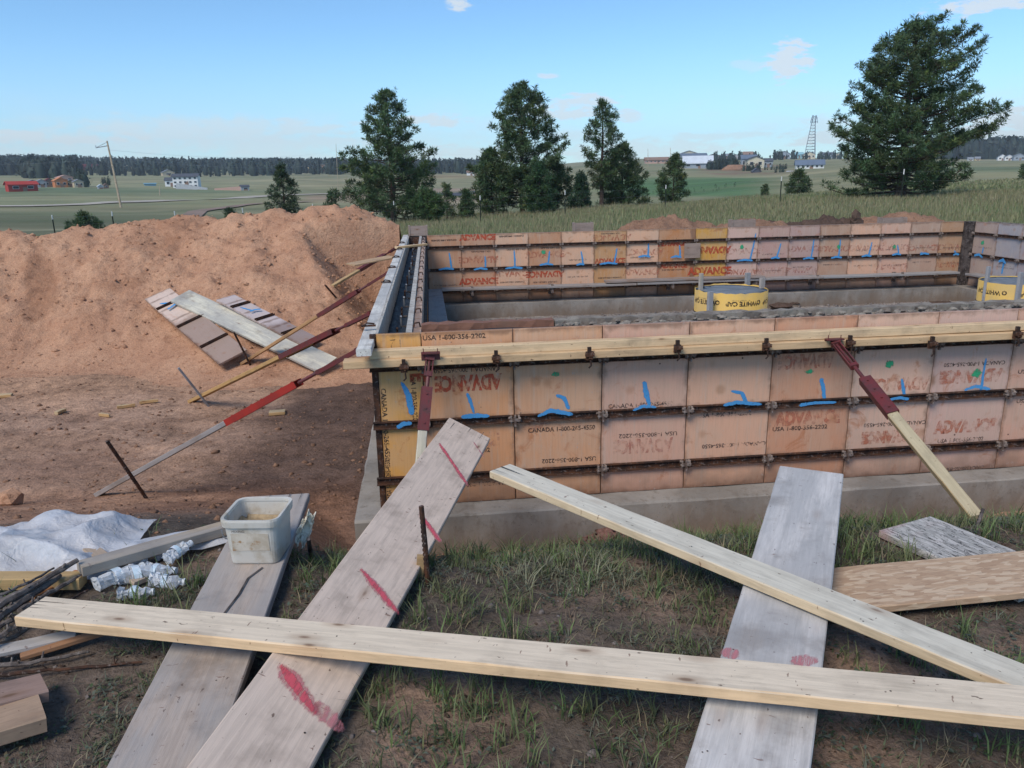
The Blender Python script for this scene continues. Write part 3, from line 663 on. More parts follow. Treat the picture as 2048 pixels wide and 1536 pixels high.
# ------------------------------------------------------------------ lettering
def text_mesh(name, s, size, mat, bold=0.0, extr=0.0):
    cu = bpy.data.curves.new(name, 'FONT'); cu.body = s; cu.size = size; cu.offset = bold; cu.extrude = extr; cu.align_x = 'CENTER'; cu.align_y = 'CENTER'
    cu.resolution_u = 2
    o = bpy.data.objects.new(name, cu); COL.objects.link(o)
    dg = bpy.context.evaluated_depsgraph_get(); me = bpy.data.meshes.new_from_object(o.evaluated_get(dg)); me.name = name
    bpy.data.objects.remove(o); me.materials.clear(); me.materials.append(mat)
    return me
_tm = {}
def letters(s, h, mat, bold=0.0):
    k = (s, round(h, 3), mat, bold)
    if k not in _tm: _tm[k] = text_mesh('lettering', s, h*1.37, M[mat], bold*(1.9 if s == AD else 1.0))
    return _tm[k]
def put_text(panel, s, x, z, h, mat, bold=0.0, flip=False, rot=0.0, y=-0.0016, sx=1.0):
    """x, z = centre on the panel's own face"""
    R = Matrix.Rotation(math.pi/2, 4, 'X') @ Matrix.Rotation((math.pi if flip else 0)+rot, 4, 'Z') @ Matrix.Diagonal((sx, 1, 1, 1))
    return link('lettering', letters(s, h, mat, bold), panel, Matrix.Translation((x, y, z)) @ R)
CA, US, AD = 'CANADA 1-800-265-4550', 'USA 1-800-356-2202', 'ADVANCE'

# ------------------------------------------------------------------ form panels
PW, PH = 0.61, 1.22
RAILS = (0.22, 0.62, 1.02)
def panel_mesh(w, h=PH, t=0.03, name='form_panel'):
    b = MB(); c = 0.004
    b.loft([[(c, 0, -c), (w-c, 0, -c), (w-c, 0, -h+c), (c, 0, -h+c)], [(0, c, 0), (w, c, 0), (w, c, -h), (0, c, -h)], [(0, t, 0), (w, t, 0), (w, t, -h), (0, t, -h)]])
    return b.mesh(name, M['ply'])
def rail_mesh(w, ext=0.0):
    b = MB(); x0 = -ext
    b.box(x0, w, -0.006, -0.001, -0.026, 0.026); b.box(x0, w, -0.030, -0.0065, -0.026, -0.020); b.box(x0, w, -0.022, -0.0065, 0.018, 0.024)
    for k in range(4):
        x = 0.09+k*(w-0.18)/3; b.tube([(x, -0.0065, 0), (x, -0.012, 0)], 0.008, 6)
    return b.mesh('steel_rail', M['rust'])
def clamp_mesh(seed):
    b = MB(); q = random.Random(seed)
    for k in (-1, 1):
        b.box(k*0.026-0.006, k*0.026+0.006, -0.042, -0.0065, -0.030, 0.026)
        for j in range(4):
            b.lump((k*0.024+q.uniform(-.02, .02), -0.034+q.uniform(-.01, .008), q.uniform(-.022, .02)), q.uniform(.007, .014), q.random()*99)
    b.box(-0.034, 0.034, -0.05, -0.042, -0.012, 0.010)
    b.box(-0.008, 0.006, -0.052, -0.030, -0.045, 0.034)
    return b.mesh('wedge_clamp', M['crust'])
PM = panel_mesh(PW-0.005); RM = rail_mesh(PW-0.005); CM = [clamp_mesh(i) for i in range(4)]
PINK = [(0.69, 0.41, 0.275), (0.70, 0.45, 0.33), (0.64, 0.385, 0.28), (0.71, 0.42, 0.27), (0.63, 0.42, 0.34)]
ORANGE = (0.62, 0.30, 0.12); YEL = (0.70, 0.36, 0.10)
def add_panel(wall, x, color, mesh=None, rails=True, clamp=True, railm=None, z=0.0, y=0.0):
    p = link('form_panel', mesh or PM, wall, Matrix.Translation((x+0.0025, y, z)), color)
    if rails:
        for r in RAILS: link('steel_rail', railm or RM, p, Matrix.Translation((0, 0, -r)))
    if clamp:
        for i, r in enumerate(RAILS): link('wedge_clamp', CM[(i+int(x*10)) % 4], p, Matrix.Translation((-0.0025, 0, -r)))
    return p
def fade(me, vals):
    a = me.color_attributes.new('Fade', 'FLOAT_COLOR', 'POINT')
    c = np.ones((len(vals), 4), dtype=np.float32); c[:, :3] = np.array(vals)[:, None]; a.data.foreach_set('color', c.ravel()); return me
def stroke(pts, widths, y, seed=0, mat='blue'):
    """ribbon on the panel plane with a ragged edge; pts are (x, z)"""
    b = MB(); q = random.Random(seed); P = []; n = 7
    for i in range(len(pts)-1):
        for k in range(n): P.append((pts[i][0]+(pts[i+1][0]-pts[i][0])*k/n, pts[i][1]+(pts[i+1][1]-pts[i][1])*k/n, widths[i]+(widths[i+1]-widths[i])*k/n))
    P.append((*pts[-1], widths[-1])); rings = []
    for i, (x, z, w) in enumerate(P):
        a = P[max(i-1, 0)]; c = P[min(i+1, len(P)-1)]; dx, dz = c[0]-a[0], c[1]-a[1]; L = math.hypot(dx, dz) or 1
        taper = 0.55 if i in (0, len(P)-1) else 1
        nx, nz_ = -dz/L, dx/L; w1 = w*taper*(0.5+q.uniform(-.07, .07)); w2 = w*taper*(0.5+q.uniform(-.07, .07))
        w1 *= 1.25; w2 *= 1.25; rings.append([(x+nx*w1*s, y, z+nz_*w1*s) for s in (1, .5)]+[(x, y, z)]+[(x-nx*w2*s, y, z-nz_*w2*s) for s in (.5, 1)])
    b.loft(rings, cap=False, closed=False)
    return fade(b.mesh('paint_mark', M[mat]), [(f*(.55 if i in (0, len(P)-1) else 1)) for i in range(len(P)) for f in (0, .8, 1, .8, 0)])
def blob(cx, cz, rx, rz, y, seed=0, mat='green'):
    q = random.Random(seed); b = MB(); n = 16
    b.add([(cx, y, cz)]+[(cx+rx*1.25*math.cos(k*6.283/n)*q.uniform(.8, 1.15), y, cz+rz*1.25*math.sin(k*6.283/n)*q.uniform(.8, 1.15)) for k in range(n)], [(0, k+1, (k+1) % n+1) for k in range(n)])
    return fade(b.mesh('paint_mark', M[mat]), [1.3]+[0]*n)

# ---- front wall (faces the camera)
fw = empty('front_form_wall', (0, 0, 0)); tag(fw, 'near run of plywood concrete forms in front, with blue T marks and a doubled yellow timber waler', 'wall formwork')
FP = {}
for k in range(17):
    c = PINK[(k*3+1) % 5] if k not in (0, 1, 4) else [(0.64, 0.32, 0.16), (0.64, 0.35, 0.20), 0, 0, (0.60, 0.31, 0.19)][k]
    FP[k] = add_panel(fw, k*PW, c)
cor_m = panel_mesh(0.29); corr = rail_mesh(0.29, 0.055)
cp = add_panel(fw, -0.295, YEL, cor_m, railm=corr, clamp=False)
b_ = MB(); b_.box(-0.335, -0.296, -0.004, 0.045, -1.22, -0.002)
b_.build('corner_angle', M['rust'], fw)
def px_on(u, v, x0, y=0.0): p = atY(u, v, y); return p.x-x0-0.0025, p.z
def ptx(k, s, u0, u1, v, h, mat, bold=0.0, flip=False, z=None):
    P, x0 = (cp, -0.295) if k < 0 else (FP[k], k*PW)
    a = px_on(u0, v, x0); c = px_on(u1, v, x0); w = abs(c[0]-a[0]); me = letters(s, h, mat, bold)
    mw = max(vv.co.x for vv in me.vertices)-min(vv.co.x for vv in me.vertices)
    put_text(P, s, (a[0]+c[0])/2, (a[1]+c[1])/2, h, mat, bold, flip, 0, sx=w/mw)
ptx(0, US, 845, 971, 674, 0.033, 'ink', 0.001); ptx(0, CA, 868, 1000, 739, 0.030, 'ink', 0.0006, True)
ptx(0, AD, 868, 1003, 764, 0.105, 'redprint', 0.004, True); ptx(0, US, 862, 980, 903, 0.033, 'ink', 0.001); ptx(0, CA, 880, 1018, 968, 0.032, 'ink_faded', 0.001, True)
ptx(0, AD, 870, 1000, 882, 0.10, 'redprint_ghost', 0.004)
ptx(1, CA, 1056, 1190, 858, 0.033, 'ink', 0.001); ptx(1, US, 1084, 1192, 919, 0.032, 'ink', 0.0006, True); ptx(1, AD, 1045, 1180, 846, 0.07, 'redprint_ghost', 0.004)
ptx(2, CA, 1216, 1345, 810, 0.032, 'ink_faded', 0.001); ptx(2, US, 1238, 1354, 869, 0.032, 'ink', 0.0003, True); ptx(2, AD, 1225, 1345, 890, 0.10, 'redprint_ghost', 0.004, True)
ptx(3, US, 1396, 1502, 829, 0.032, 'ink_faded', 0.001); ptx(3, CA, 1404, 1531, 889, 0.030, 'ink_faded', 0.001, True)
ptx(4, AD, 1556, 1668, 721, 0.10, 'redprint_faded', 0.004, True); ptx(4, AD, 1550, 1681, 836, 0.10, 'redprint_faded', 0.005); ptx(4, US, 1545, 1654, 856, 0.032, 'ink', 0.0008)
ptx(5, AD, 1742, 1858, 767, 0.09, 'redprint_faded', 0.004, True); ptx(5, CA, 1728, 1851, 847, 0.030, 'ink', 0.0004, True); ptx(5, AD, 1722, 1835, 872, 0.085, 'redprint_faded', 0.005, True)
ptx(6, CA, 1888, 2010, 727, 0.030, 'ink', 0.0006, True); ptx(6, AD, 1878, 2004, 751, 0.09, 'redprint_faded', 0.005, True); ptx(6, AD, 1868, 1990, 853, 0.09, 'redprint_faded', 0.005); ptx(6, US, 1875, 1966, 880, 0.032, 'ink_faded', 0.001)
ptx(6, CA, 1893, 1968, 936, 0.028, 'ink_faded', 0.001, True); ptx(7, US, 2036, 2150, 741, 0.03, 'ink', 0.001); ptx(7, US, 2033, 2140, 800, 0.03, 'ink', 0.001)
# corner piece print runs vertically
put_text(cp, CA, 0.024, -0.62, 0.034, 'ink', 0.001, rot=-math.pi/2); put_text(cp, CA, 0.024, -1.05, 0.034, 'ink', 0.001, rot=math.pi/2, sx=0.7)
put_text(cp, US, 0.225, -0.45, 0.034, 'ink', 0.001, rot=-math.pi/2, sx=0.85); put_text(cp, 'E', 0.258, -0.30, 0.11, 'redprint', 0.008, rot=-math.pi/2, sx=0.8)
put_text(cp, '12', 0.13, -0.065, 0.07, 'ink_faded', -0.003, y=-0.0014, flip=True); put_text(cp, 'e', 0.205, -0.105, 0.045, 'ink_faded', 0)
# spray marks
def pmark(k, pts, w, seed, onrail=False, mat='blue'):
    P, x0 = (cp, -0.295) if k < 0 else (FP[k], k*PW)
    link('paint_mark', stroke([px_on(u, v, x0) for u, v in pts], w, -0.034 if onrail else -0.0022, seed, mat), P)
for k, pts, w in ((0, [(934, 786), (940, 800), (948, 826)], (.018, .026, .018)), (1, [(1112, 790), (1128, 796), (1138, 818)], (.024, .028, .028)), (2, [(1288, 762), (1292, 785), (1299, 812)], (.030, .042, .022)),
                  (3, [(1462, 782), (1484, 786), (1500, 822)], (.018, .028, .030)), (4, [(1642, 756), (1647, 780), (1649, 812)], (.028, .032, .024)), (5, [(1803, 757), (1807, 780), (1810, 806)], (.018, .028, .024)),
                  (6, [(1972, 716), (1966, 750), (1961, 784)], (.016, .020, .024)), (-1, [(803, 764), (817, 790), (824, 830)], (.020, .042, .040))):
    pmark(k, pts, w, k+1)
for k, pts, w in ((0, [(922, 831), (950, 828), (978, 829)], (.030, .036, .02)), (1, [(1074, 830), (1100, 818), (1144, 826)], (.020, .034, .030)), (2, [(1263, 818), (1285, 809), (1310, 812)], (.016, .026, .018)),
                  (3, [(1443, 808), (1470, 802), (1520, 806)], (.022, .030, .022)), (4, [(1594, 808), (1625, 803), (1668, 802)], (.026, .022, .020)), (5, [(1774, 796), (1795, 793), (1812, 796)], (.018, .022, .026)),
                  (6, [(1922, 778), (1945, 770), (1974, 776)], (.018, .026, .022)), (-1, [(795, 853), (806, 845), (824, 843)], (.030, .034, .024))):
    pmark(k, pts, w, k+30, True)
for (k, u, v, rx, rz) in ((1, 1112, 748, .035, .024), (4, 1619, 743, .034, .020), (5, 1778, 729, .042, .034), (6, 1954, 746, .040, .036)):
    x, z = px_on(u, v, k*PW); link('paint_mark', blob(x, z, rx, rz, -0.0024, k), FP[k])
# back-up forms, concrete in the wall and the splashed boards along its top
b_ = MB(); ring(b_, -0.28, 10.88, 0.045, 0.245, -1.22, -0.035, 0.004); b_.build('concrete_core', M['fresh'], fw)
for k in range(0, 17):
    c = MB(); x0 = k*PW; c.box(x0+.003, x0+PW-.003, 0.25, 0.28, -1.22, -0.065); c.build('backing_panel', M['crustboard'], fw)
q = random.Random(4); x = 0.0; lens = (0.93, 1.02, 1.85, 0.62, 2.2, 1.3, 2.4)
for i, L in enumerate(lens):
    c = MB(); rings = []; n = int(L/0.06)
    for j in range(n+1):
        xx = x+0.004+(L-0.008)*j/n; jj = [q.uniform(-.007, .007) for _ in range(4)]
        rings.append([(xx, 0.235+jj[0], -0.06), (xx, 0.237+jj[1], 0.008+jj[2]), (xx, 0.325, 0.010+jj[3]), (xx, 0.325, -0.06)])
    c.loft(rings); c.build('top_board', M['crustboard'] if i else M['wood'], fw, color=(0.24, 0.115, 0.075)); x += L
c = MB(); q2 = random.Random(9)
for j in range(420): c.lump((q2.uniform(0.9, 8), q2.uniform(0.04, 0.23), -0.03+q2.uniform(0, .02)), q2.uniform(.008, .026), j, (1.5, 1, .7))
tag(c.build('concrete_crust', M['crustboard'], fw), kind='stuff')
# walers: an upper and a lower length of yellow lumber clamped below the top
def beam_mesh(L, w, t, name='timber', mat='wood', ch=0.004, warp=0.004, seed=0, seg=None, mats=None, mitre=0.0):
    """length on X from 0 to L, width on Y (centred), thickness on Z (top at 0)"""
    q = random.Random(seed); n = seg or max(2, int(L/0.12)); b = MB(); rings = []
    ph = q.uniform(0, 6); a1 = q.uniform(-1, 1)*warp; a2 = q.uniform(-1, 1)*warp
    for i in range(n+1):
        s = i/n; x = L*s; dy = a1*math.sin(s*3.1+ph); dz = a2*math.sin(s*2.6+ph*2); j = [q.uniform(-.0009, .0009) for _ in range(8)]
        h = w/2
        rings.append([(x, -h+ch+dy, -t+dz+j[0]), (x, h-ch+dy, -t+dz+j[1]), (x, h+dy+j[2], -t+ch+dz), (x, h+dy+j[3], -ch+dz), (x, h-ch+dy, dz+j[4]), (x, -h+ch+dy, dz+j[5]), (x, -h+dy+j[6], -ch+dz), (x, -h+dy+j[7], -t+ch+dz)])
    if mitre: rings[-1] = [(x+mitre*y, y, z) for x, y, z in rings[-1]]
    b.loft(rings)
    return b.mesh(name, M[mat])
def frame_M(p0, p1, up=(0, 0, 1)):
    x = (Vector(p1)-Vector(p0)).normalized(); y = Vector(up).cross(x).normalized(); z = x.cross(y)
    return Matrix(((x.x, y.x, z.x, p0[0]), (x.y, y.y, z.y, p0[1]), (x.z, y.z, z.z, p0[2]), (0, 0, 0, 1)))
def beam(name, p0, p1, w, t, mat='wood', color=(0.45, 0.33, 0.2), up=(0, 0, 1), parent=None, **k):
    p0, p1 = Vector(p0), Vector(p1)
    me = beam_mesh((p1-p0).length, w, t, name, mat, **k)
    return link(name, me, parent, frame_M(p0, p1, up), color)
YW = (0.70, 0.52, 0.32)
beam('waler', (-0.335, -0.072, -0.083), (6.2, -0.072, -0.075), 0.075, 0.058, 'wood', YW, parent=fw, warp=.006, seed=3)
beam('waler', (-0.50, -0.092, -0.143), (6.2, -0.092, -0.138), 0.115, 0.050, 'wood', (0.64, 0.44, 0.25), parent=fw, warp=.006, seed=5)
q = random.Random(12)
for (u, v) in ((808, 735), (992, 717), (1178, 710), (1354, 696), (1531, 692), (1698, 686), (1862, 688), (2032, 668), (2200, 655)):
    p = atY(u, v, -0.16); c = MB()
    c.box(-0.022, 0.022, -0.014, 0.010, -0.03, 0.024); c.box(-0.012, 0.012, -0.014, 0.006, 0.0245, 0.055); c.box(-0.030, 0.030, -0.03, -0.0145, -0.004, 0.018)
    c.tube([(0.006, -0.018, -0.03), (0.010, -0.022, -0.065), (-0.006, -0.02, -0.082)], 0.006, 6)
    for j in range(5): c.lump((q.uniform(-.02, .02), -0.018, q.uniform(-.02, .02)), .011, j)
    c.build('waler_clamp', M['rust'] if q.random() < .6 else M['crust'], fw, Matrix.Translation((p.x, -0.165, p.z)), smooth=False)

# ---- far wall
aw = empty('far_form_wall', (0.1356, WY1, 0)); tag(aw, 'long far run of plywood forms across the back of the foundation with a walkway board at its foot', 'wall formwork')
q = random.Random(21); AP = []; X0 = 0.1356
xs = [X0+i*PW for i in range(8)]+[5.11]+[5.7248+i*PW for i in range(8)]
farw = [PW]*7+[5.11-(X0+7*PW), 5.7248-5.11]+[PW]*8
OR7 = {7: (0.50, 0.22, 0.09), 8: (0.62, 0.32, 0.06), 1: (0.52, 0.26, 0.15), 5: (0.54, 0.29, 0.13), 3: (0.53, 0.27, 0.15), 15: (0.46, 0.30, 0.22), 16: (0.44, 0.25, 0.14), 0: (0.50, 0.26, 0.15), 10: (0.50, 0.31, 0.26), 11: (0.47, 0.31, 0.27), 12: (0.46, 0.28, 0.19)}
for i, (x, w) in enumerate(zip(xs, farw)):
    m_ = PM if abs(w-PW) < .001 else panel_mesh(w-0.005)
    AP.append(add_panel(aw, x-X0, OR7.get(i, PINK[q.randrange(5)]), m_, railm=None if abs(w-PW) < .001 else rail_mesh(w-0.005)))
def fpx(i, u, v): p = atY(u, v, WY1); return p.x-xs[i]-0.0025, p.z
for i in range(17):
    xc = 0.30; P = AP[i]; w = farw[i]
    r1, r2, r3, r4 = [q.random() for _ in range(4)]
    if i in (0,): put_text(P, CA, xc, -0.09, 0.030, 'ink', 0.002, True); put_text(P, CA, xc, -.90, 0.028, 'ink_faded', 0.001, True)
    elif i == 1: put_text(P, AD, xc, -0.06, 0.10, 'redprint', 0.005); put_text(P, AD, xc, -0.45, 0.11, 'redprint_faded', 0.005, True); put_text(P, US, xc+.05, -0.31, 0.03, 'ink', 0.001, True); put_text(P, AD, xc, -0.85, 0.11, 'redprint', 0.005)
    elif i == 2: put_text(P, CA, xc, -0.05, 0.03, 'ink', 0.002, True); put_text(P, US, xc+.08, -0.29, 0.03, 'ink', 0.001, True); put_text(P, AD, xc, -0.73, 0.11, 'redprint_faded', 0.004); put_text(P, CA, xc, -.88, 0.03, 'ink', 0.001, True)
    elif i == 3: put_text(P, US, xc+.1, -.28, 0.03, 'ink', 0.001, True); put_text(P, AD, xc, -.40, 0.11, 'redprint_faded', 0.005); put_text(P, AD, xc, -.75, 0.11, 'redprint', 0.004, True); put_text(P, CA, xc, -.90, 0.03, 'ink', 0.001, True)
    elif i == 5: put_text(P, US, xc, -.05, 0.03, 'ink', 0.001, True); put_text(P, AD, xc+.03, -.12, 0.11, 'redprint_faded', 0.004, True); put_text(P, AD, xc, -.555, 0.09, 'redprint', 0.004); put_text(P, CA, xc, -.86, 0.03, 'ink', 0.001, True)
    elif i == 6: put_text(P, AD, xc+.05, -.40, 0.11, 'redprint_faded', 0.004, True); put_text(P, CA, xc, -.50, 0.03, 'ink', 0.001, True); put_text(P, AD, xc, -.78, 0.11, 'redprint_faded', 0.004)
    elif i == 7: put_text(P, AD, xc-.05, -.27, 0.08, 'redprint', 0.005); put_text(P, AD, xc, -.68, 0.08, 'redprint', 0.004); put_text(P, CA, xc, -.75, 0.03, 'ink', 0.001, True)
    elif i == 8:
        put_text(P, AD, 0.30, -.40, 0.12, 'redprint', 0.006, True); put_text(P, AD, 0.30, -.80, 0.13, 'redprint', 0.006); put_text(P, CA, 0.3, -.90, 0.03, 'ink', 0.001, True)
    else:
        if r1 < .7: put_text(P, AD, xc, -.50+.06*r2, 0.11, 'redprint_faded' if r1 < .3 else 'redprint_ghost', 0.004, r2 < .5)
        if r2 < .6: put_text(P, CA if r3 < .5 else US, xc, -.47-.05*r1, 0.028, 'ink_faded', 0.001, r4 < .5)
        if r3 < .7: put_text(P, AD, xc, -.83, 0.10, 'redprint_faded' if r3 < .35 else 'redprint_ghost', 0.004, r1 < .5)
        if r4 < .6: put_text(P, CA, xc, -.74-.1*r1, 0.026, 'ink_faded', 0.001, r1 < .5)
bl = {0: ((898, 505), (903, 537), 877, 908), 1: ((970, 512), (971, 537), 947, 975), 2: ((1028, 500), (1030, 535), 1010, 1045), 3: ((1099, 502), (1096, 528), 1078, 1106), 4: ((1162, 502), (1166, 528), 1152, 1168), 5: ((1234, 496), (1228, 526), 1198, 1234),
      6: ((1297, 482), (1296, 512), 1275, 1300), 7: ((1359, 490), (1360, 513), 1340, 1362), 9: ((1512, 466), (1500, 520), 1472, 1504), 10: ((1562, 486), (1553, 515), 1540, 1558), 11: ((1628, 478), (1622, 516), 1604, 1626), 12: ((1681, 478), (1677, 514), 1660, 1682),
      13: ((1744, 484), (1737, 511), 1721, 1741), 14: ((1795, 490), (1797, 508), 1782, 1800), 15: ((1845, 505), (1840, 507), 1838, 1856), 16: ((1909, 501), (1911, 508), 1904, 1916)}
for i, (a, c, h0, h1) in bl.items():
    P = AP[i]; A = fpx(i, *a); Bp = fpx(i, *c)
    link('paint_mark', stroke([A, ((A[0]+Bp[0])/2+.004, (A[1]+Bp[1])/2), Bp], (.022, .032, .034), -.0024, i), P)
    link('paint_mark', stroke([fpx(i, h0, c[1]+2), fpx(i, (h0+h1)/2, c[1]-1), fpx(i, h1, c[1]+1)], (.028, .042, .034), -.034, i+50), P)
for (i, u, v) in ((3, 1087, 504), (9, 1484, 494), (12, 1677, 494), (14, 1788, 494)):
    x, z = fpx(i, u, v); link('paint_mark', blob(x, z, .045, .05, -.0028, i), AP[i])
# patch board nailed over the joint, and the filler strip
c = MB(); c.box(0, .30, -.03, 0, -.27, 0); p = fpx(7, 1369, 487); P = atY(1369, 487, WY1-.04)
tag(c.build('plywood_offcut', M['wood'], None, Matrix.Translation((P.x, WY1-.034, P.z)), (0.36, 0.27, 0.22)), 'square grey plywood patch fixed over a joint beside the bright orange far panel', 'board')
# lumber and concrete behind the far forms
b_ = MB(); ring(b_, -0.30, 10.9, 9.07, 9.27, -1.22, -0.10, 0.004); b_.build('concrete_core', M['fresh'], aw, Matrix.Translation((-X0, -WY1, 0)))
for k in range(18):
    c = MB(); c.box(-.3+k*.61, .305+k*.61, 9.275, 9.305, -1.22, -0.012); c.build('backing_panel', M['crustboard'], aw, Matrix.Translation((-X0, -WY1, 0)))
# small form blocks poking above the far wall
for (u0, u1, v0, v1, yy, lab) in ((820, 852, 452, 470, 9.35, 'leftmost plywood block standing on the far wall at the left corner'), (1148, 1180, 446, 462, 9.35, 'square plywood block on the far wall between left corner and first heap'), (1461, 1500, 440, 458, 9.35, 'grey block on the far wall in front of the small pointed heap'), (1760, 1800, 436, 450, 9.35, 'rightmost pale block on the far wall before the right heap')):
    a = atY(u0, v0, yy); d = atY(u1, v1, yy); c = MB(); w = d.x-a.x; h = a.z+0.01
    c.box(0, w, 0, .03, -h, 0); c.box(-.03, -.002, -.01, .20, -h, 0.012); c.box(w+.002, w+.03, -.01, .20, -h, .01); c.box(0, w, .16, .19, -h, 0)
    tag(c.build('beam_pocket_form', M['wood'], None, Matrix.Translation((a.x, yy-.16, a.z)), (0.34, 0.26, 0.22)), lab, 'form block')
# walkway boards at the foot of the far wall
zl = -0.925
for j, (x0, x1, dz, y0, y1, c, lab) in enumerate(((0.36, 3.9, 0, 8.80, 8.80, (0.34, 0.28, 0.24), 'left length of the grey walkway plank along the far forms'), (3.35, 6.35, .041, 8.82, 8.78, (0.30, 0.19, 0.13), 'reddish plank lapped on top of the walkway along the far forms'), (3.92, 7.5, .0, 8.80, 8.80, (0.33, 0.28, 0.25), 'middle length of the walkway planks behind the yellow pier'), (7.51, 10.25, .0, 8.80, 8.79, (0.35, 0.32, 0.29), 'right length of the walkway planks ending at the right corner'))):
    o = beam('walkway_plank', (x0, y0, zl+dz), (x1, y1, zl+dz+.01*(j == 1)), 0.24, 0.038, 'grey_wood', c, seed=j+40, warp=.008); tag(o, lab, 'plank', 'planks laid along the far wall')
for x in (0.9, 2.35, 4.6, 6.2, 7.4, 9.1):
    c = MB(); c.box(-.03, .03, -.21, .03, -.10, -.041); c.box(-.02, .02, -.23, -.20, -.13, .03); c.box(-.03, .03, 0.03, .075, -.19, .0)
    tag(c.build('scaffold_bracket', M['crust'], None, Matrix.Translation((x, 8.93, zl))), 'steel bracket under the far walkway plank, '+{0.9: 'leftmost of six', 2.35: 'second of six from the left', 4.6: 'third of six from the left', 6.2: 'third of six from the right', 7.4: 'second of six from the right', 9.1: 'rightmost of six'}[x], 'bracket', 'brackets under the far walkway planks')
o = beam('walkway_plank', (0.205, 8.93, -0.945), (0.175, 1.2, -0.955), 0.31, 0.038, 'grey_wood', (0.42, 0.36, 0.32), seed=77); tag(o, 'wide pale plank running along the inside of the left wall forms', 'plank')
o = beam('plywood_strip', (10.42, 8.6, -.94), (10.42, 3.5, -.95), 0.24, 0.038, 'grey_wood', (0.28, 0.26, 0.25), seed=79); o.name = 'walkway_plank'; tag(o, 'grey plank along the foot of the right wall forms', 'plank')

# ---- right wall
rw = empty('right_form_wall', (WX1, WY1-.14, 0), Matrix.Rotation(-math.pi/2, 3, 'Z')); tag(rw, 'greyish plywood forms turning the far right corner with a green mark', 'wall formwork')
RP = []
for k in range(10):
    RP.append(add_panel(rw, k*PW, [(0.40, 0.30, 0.26), (0.36, 0.34, 0.36), (0.36, 0.31, 0.32), (0.38, 0.32, 0.30)][k % 4]))  # panels tinted greyer than those of the front wall
c = MB(); c.box(10.46, 10.64, 8.905, 9.03, -1.22, 0.0); c.build('corner_post', M['darkwood'], rw, rw.matrix_world.inverted())
link('paint_mark', blob(.26, -.38, .05, .05, -.0028, 3), RP[0]); link('paint_mark', stroke([(.30, -.46), (.29, -.58)], (.03, .04), -.0024, 8), RP[0]); link('paint_mark', stroke([(.12, -.63), (.25, -.60), (.36, -.65)], (.05, .05, .03), -.034, 9), RP[0])
link('paint_mark', stroke([(.27, -.66), (.25, -.9)], (.05, .04), -.0024, 10), RP[1]); link('paint_mark', stroke([(.17, -.68), (.27, -.64), (.36, -.70)], (.04, .06, .03), -.034, 11), RP[1])
put_text(RP[0], US, .35, -.47, .03, 'ink_faded', 0); put_text(RP[1], CA, .3, -.78, .03, 'ink_faded', 0)
for k in range(10):
    c = MB(); c.box(k*PW+.003, k*PW+PW-.003, .25, .28, -1.22, 0.0); c.build('backing_panel', M['crustboard'], rw)
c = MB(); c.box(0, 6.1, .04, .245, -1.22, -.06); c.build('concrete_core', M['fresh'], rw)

# ---- left wall, seen from above along its length
lw = empty('left_form_wall', (0, 0, 0)); tag(lw, 'left wall forms seen end on from above, filled with dark wet concrete between pale boards', 'wall formwork')
def skew(x, y): return x+0.012*y      # the wall runs slightly off square
q = random.Random(31)
NL = 15
for k in range(NL):
    y0 = 0.05+k*0.60; y1 = y0+0.595
    for (xa, xb, nm, mt, zt) in ((-0.300, -0.282, 'form_panel', 'paleboard', 0.0), (-0.10, -0.060, 'form_panel', 'paleboard', -.004)):
        c = MB(); c.loft([[(skew(xa, y), y, -1.22), (skew(xb, y), y, -1.22), (skew(xb, y), y, zt+q.uniform(-.004, .004)), (skew(xa, y), y, zt+q.uniform(-.004, .004))] for y in (y0, (y0+y1)/2, y1)])
        c.build(nm, M[mt], lw)
    # steel edge ribs with loops on the inner side
    c = MB(); c.loft([[(skew(-0.057, y), y, -1.21), (skew(0.0, y), y, -1.21), (skew(0.0, y), y, -.02+q.uniform(-.006, .006)), (skew(-0.057, y), y, -.02)] for y in (y0+.004, y1-.004)]); c.build('form_panel', M['ply'], lw, color=(0.5, 0.36, 0.28))
    for r in RAILS:
        c = MB(); c.loft([[(skew(0.002, y), y, -r-.026), (skew(0.03, y), y, -r-.026), (skew(0.03, y), y, -r+.026), (skew(0.002, y), y, -r+.026)] for y in (y0, y1)]); c.build('steel_rail', M['rust'], lw)
    for j in range(1):
        y = y0+.24; c = MB(); c.tube([(skew(-.052, y), y, -.015), (skew(-.045, y), y+.01, .012), (skew(-.012, y), y+.02, .014), (skew(-.006, y), y+.03, -.02)], .006, 5); c.build('tie_loop', M['rust'], lw)
b_ = MB(); qq = random.Random(3); rings = []
n = 150
for i in range(n+1):
    y = 0.04+9.0*i/n; row = [(skew(-0.281, y), y, -1.22)]
    for j in range(9): row.append((skew(-0.281+0.180*j/8, y), y, -0.20+qq.uniform(-.009, .009)))
    row.append((skew(-0.101, y), y, -1.22)); rings.append(row)
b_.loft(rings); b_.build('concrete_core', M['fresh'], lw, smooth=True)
for i in range(17):
    y = 0.32+i*0.52+qq.uniform(-.05, .05); x = skew(-0.19+qq.uniform(-.012, .012), y); L = qq.uniform(.04, .075)
    c = MB(); c.tube([(x, y, -.30), (x, y, -.18+L), (x+.003, y-.03, -.165+L)], .009, 6); c.build('anchor_bolt', M['rust'] if i % 2 else M['galv'], lw)
    c = MB(); c.lump((x+.03, y-.05, -.196), .026, i, (1, 1.3, .35)); c.build('bolt_recess', M['darkwood'], lw)
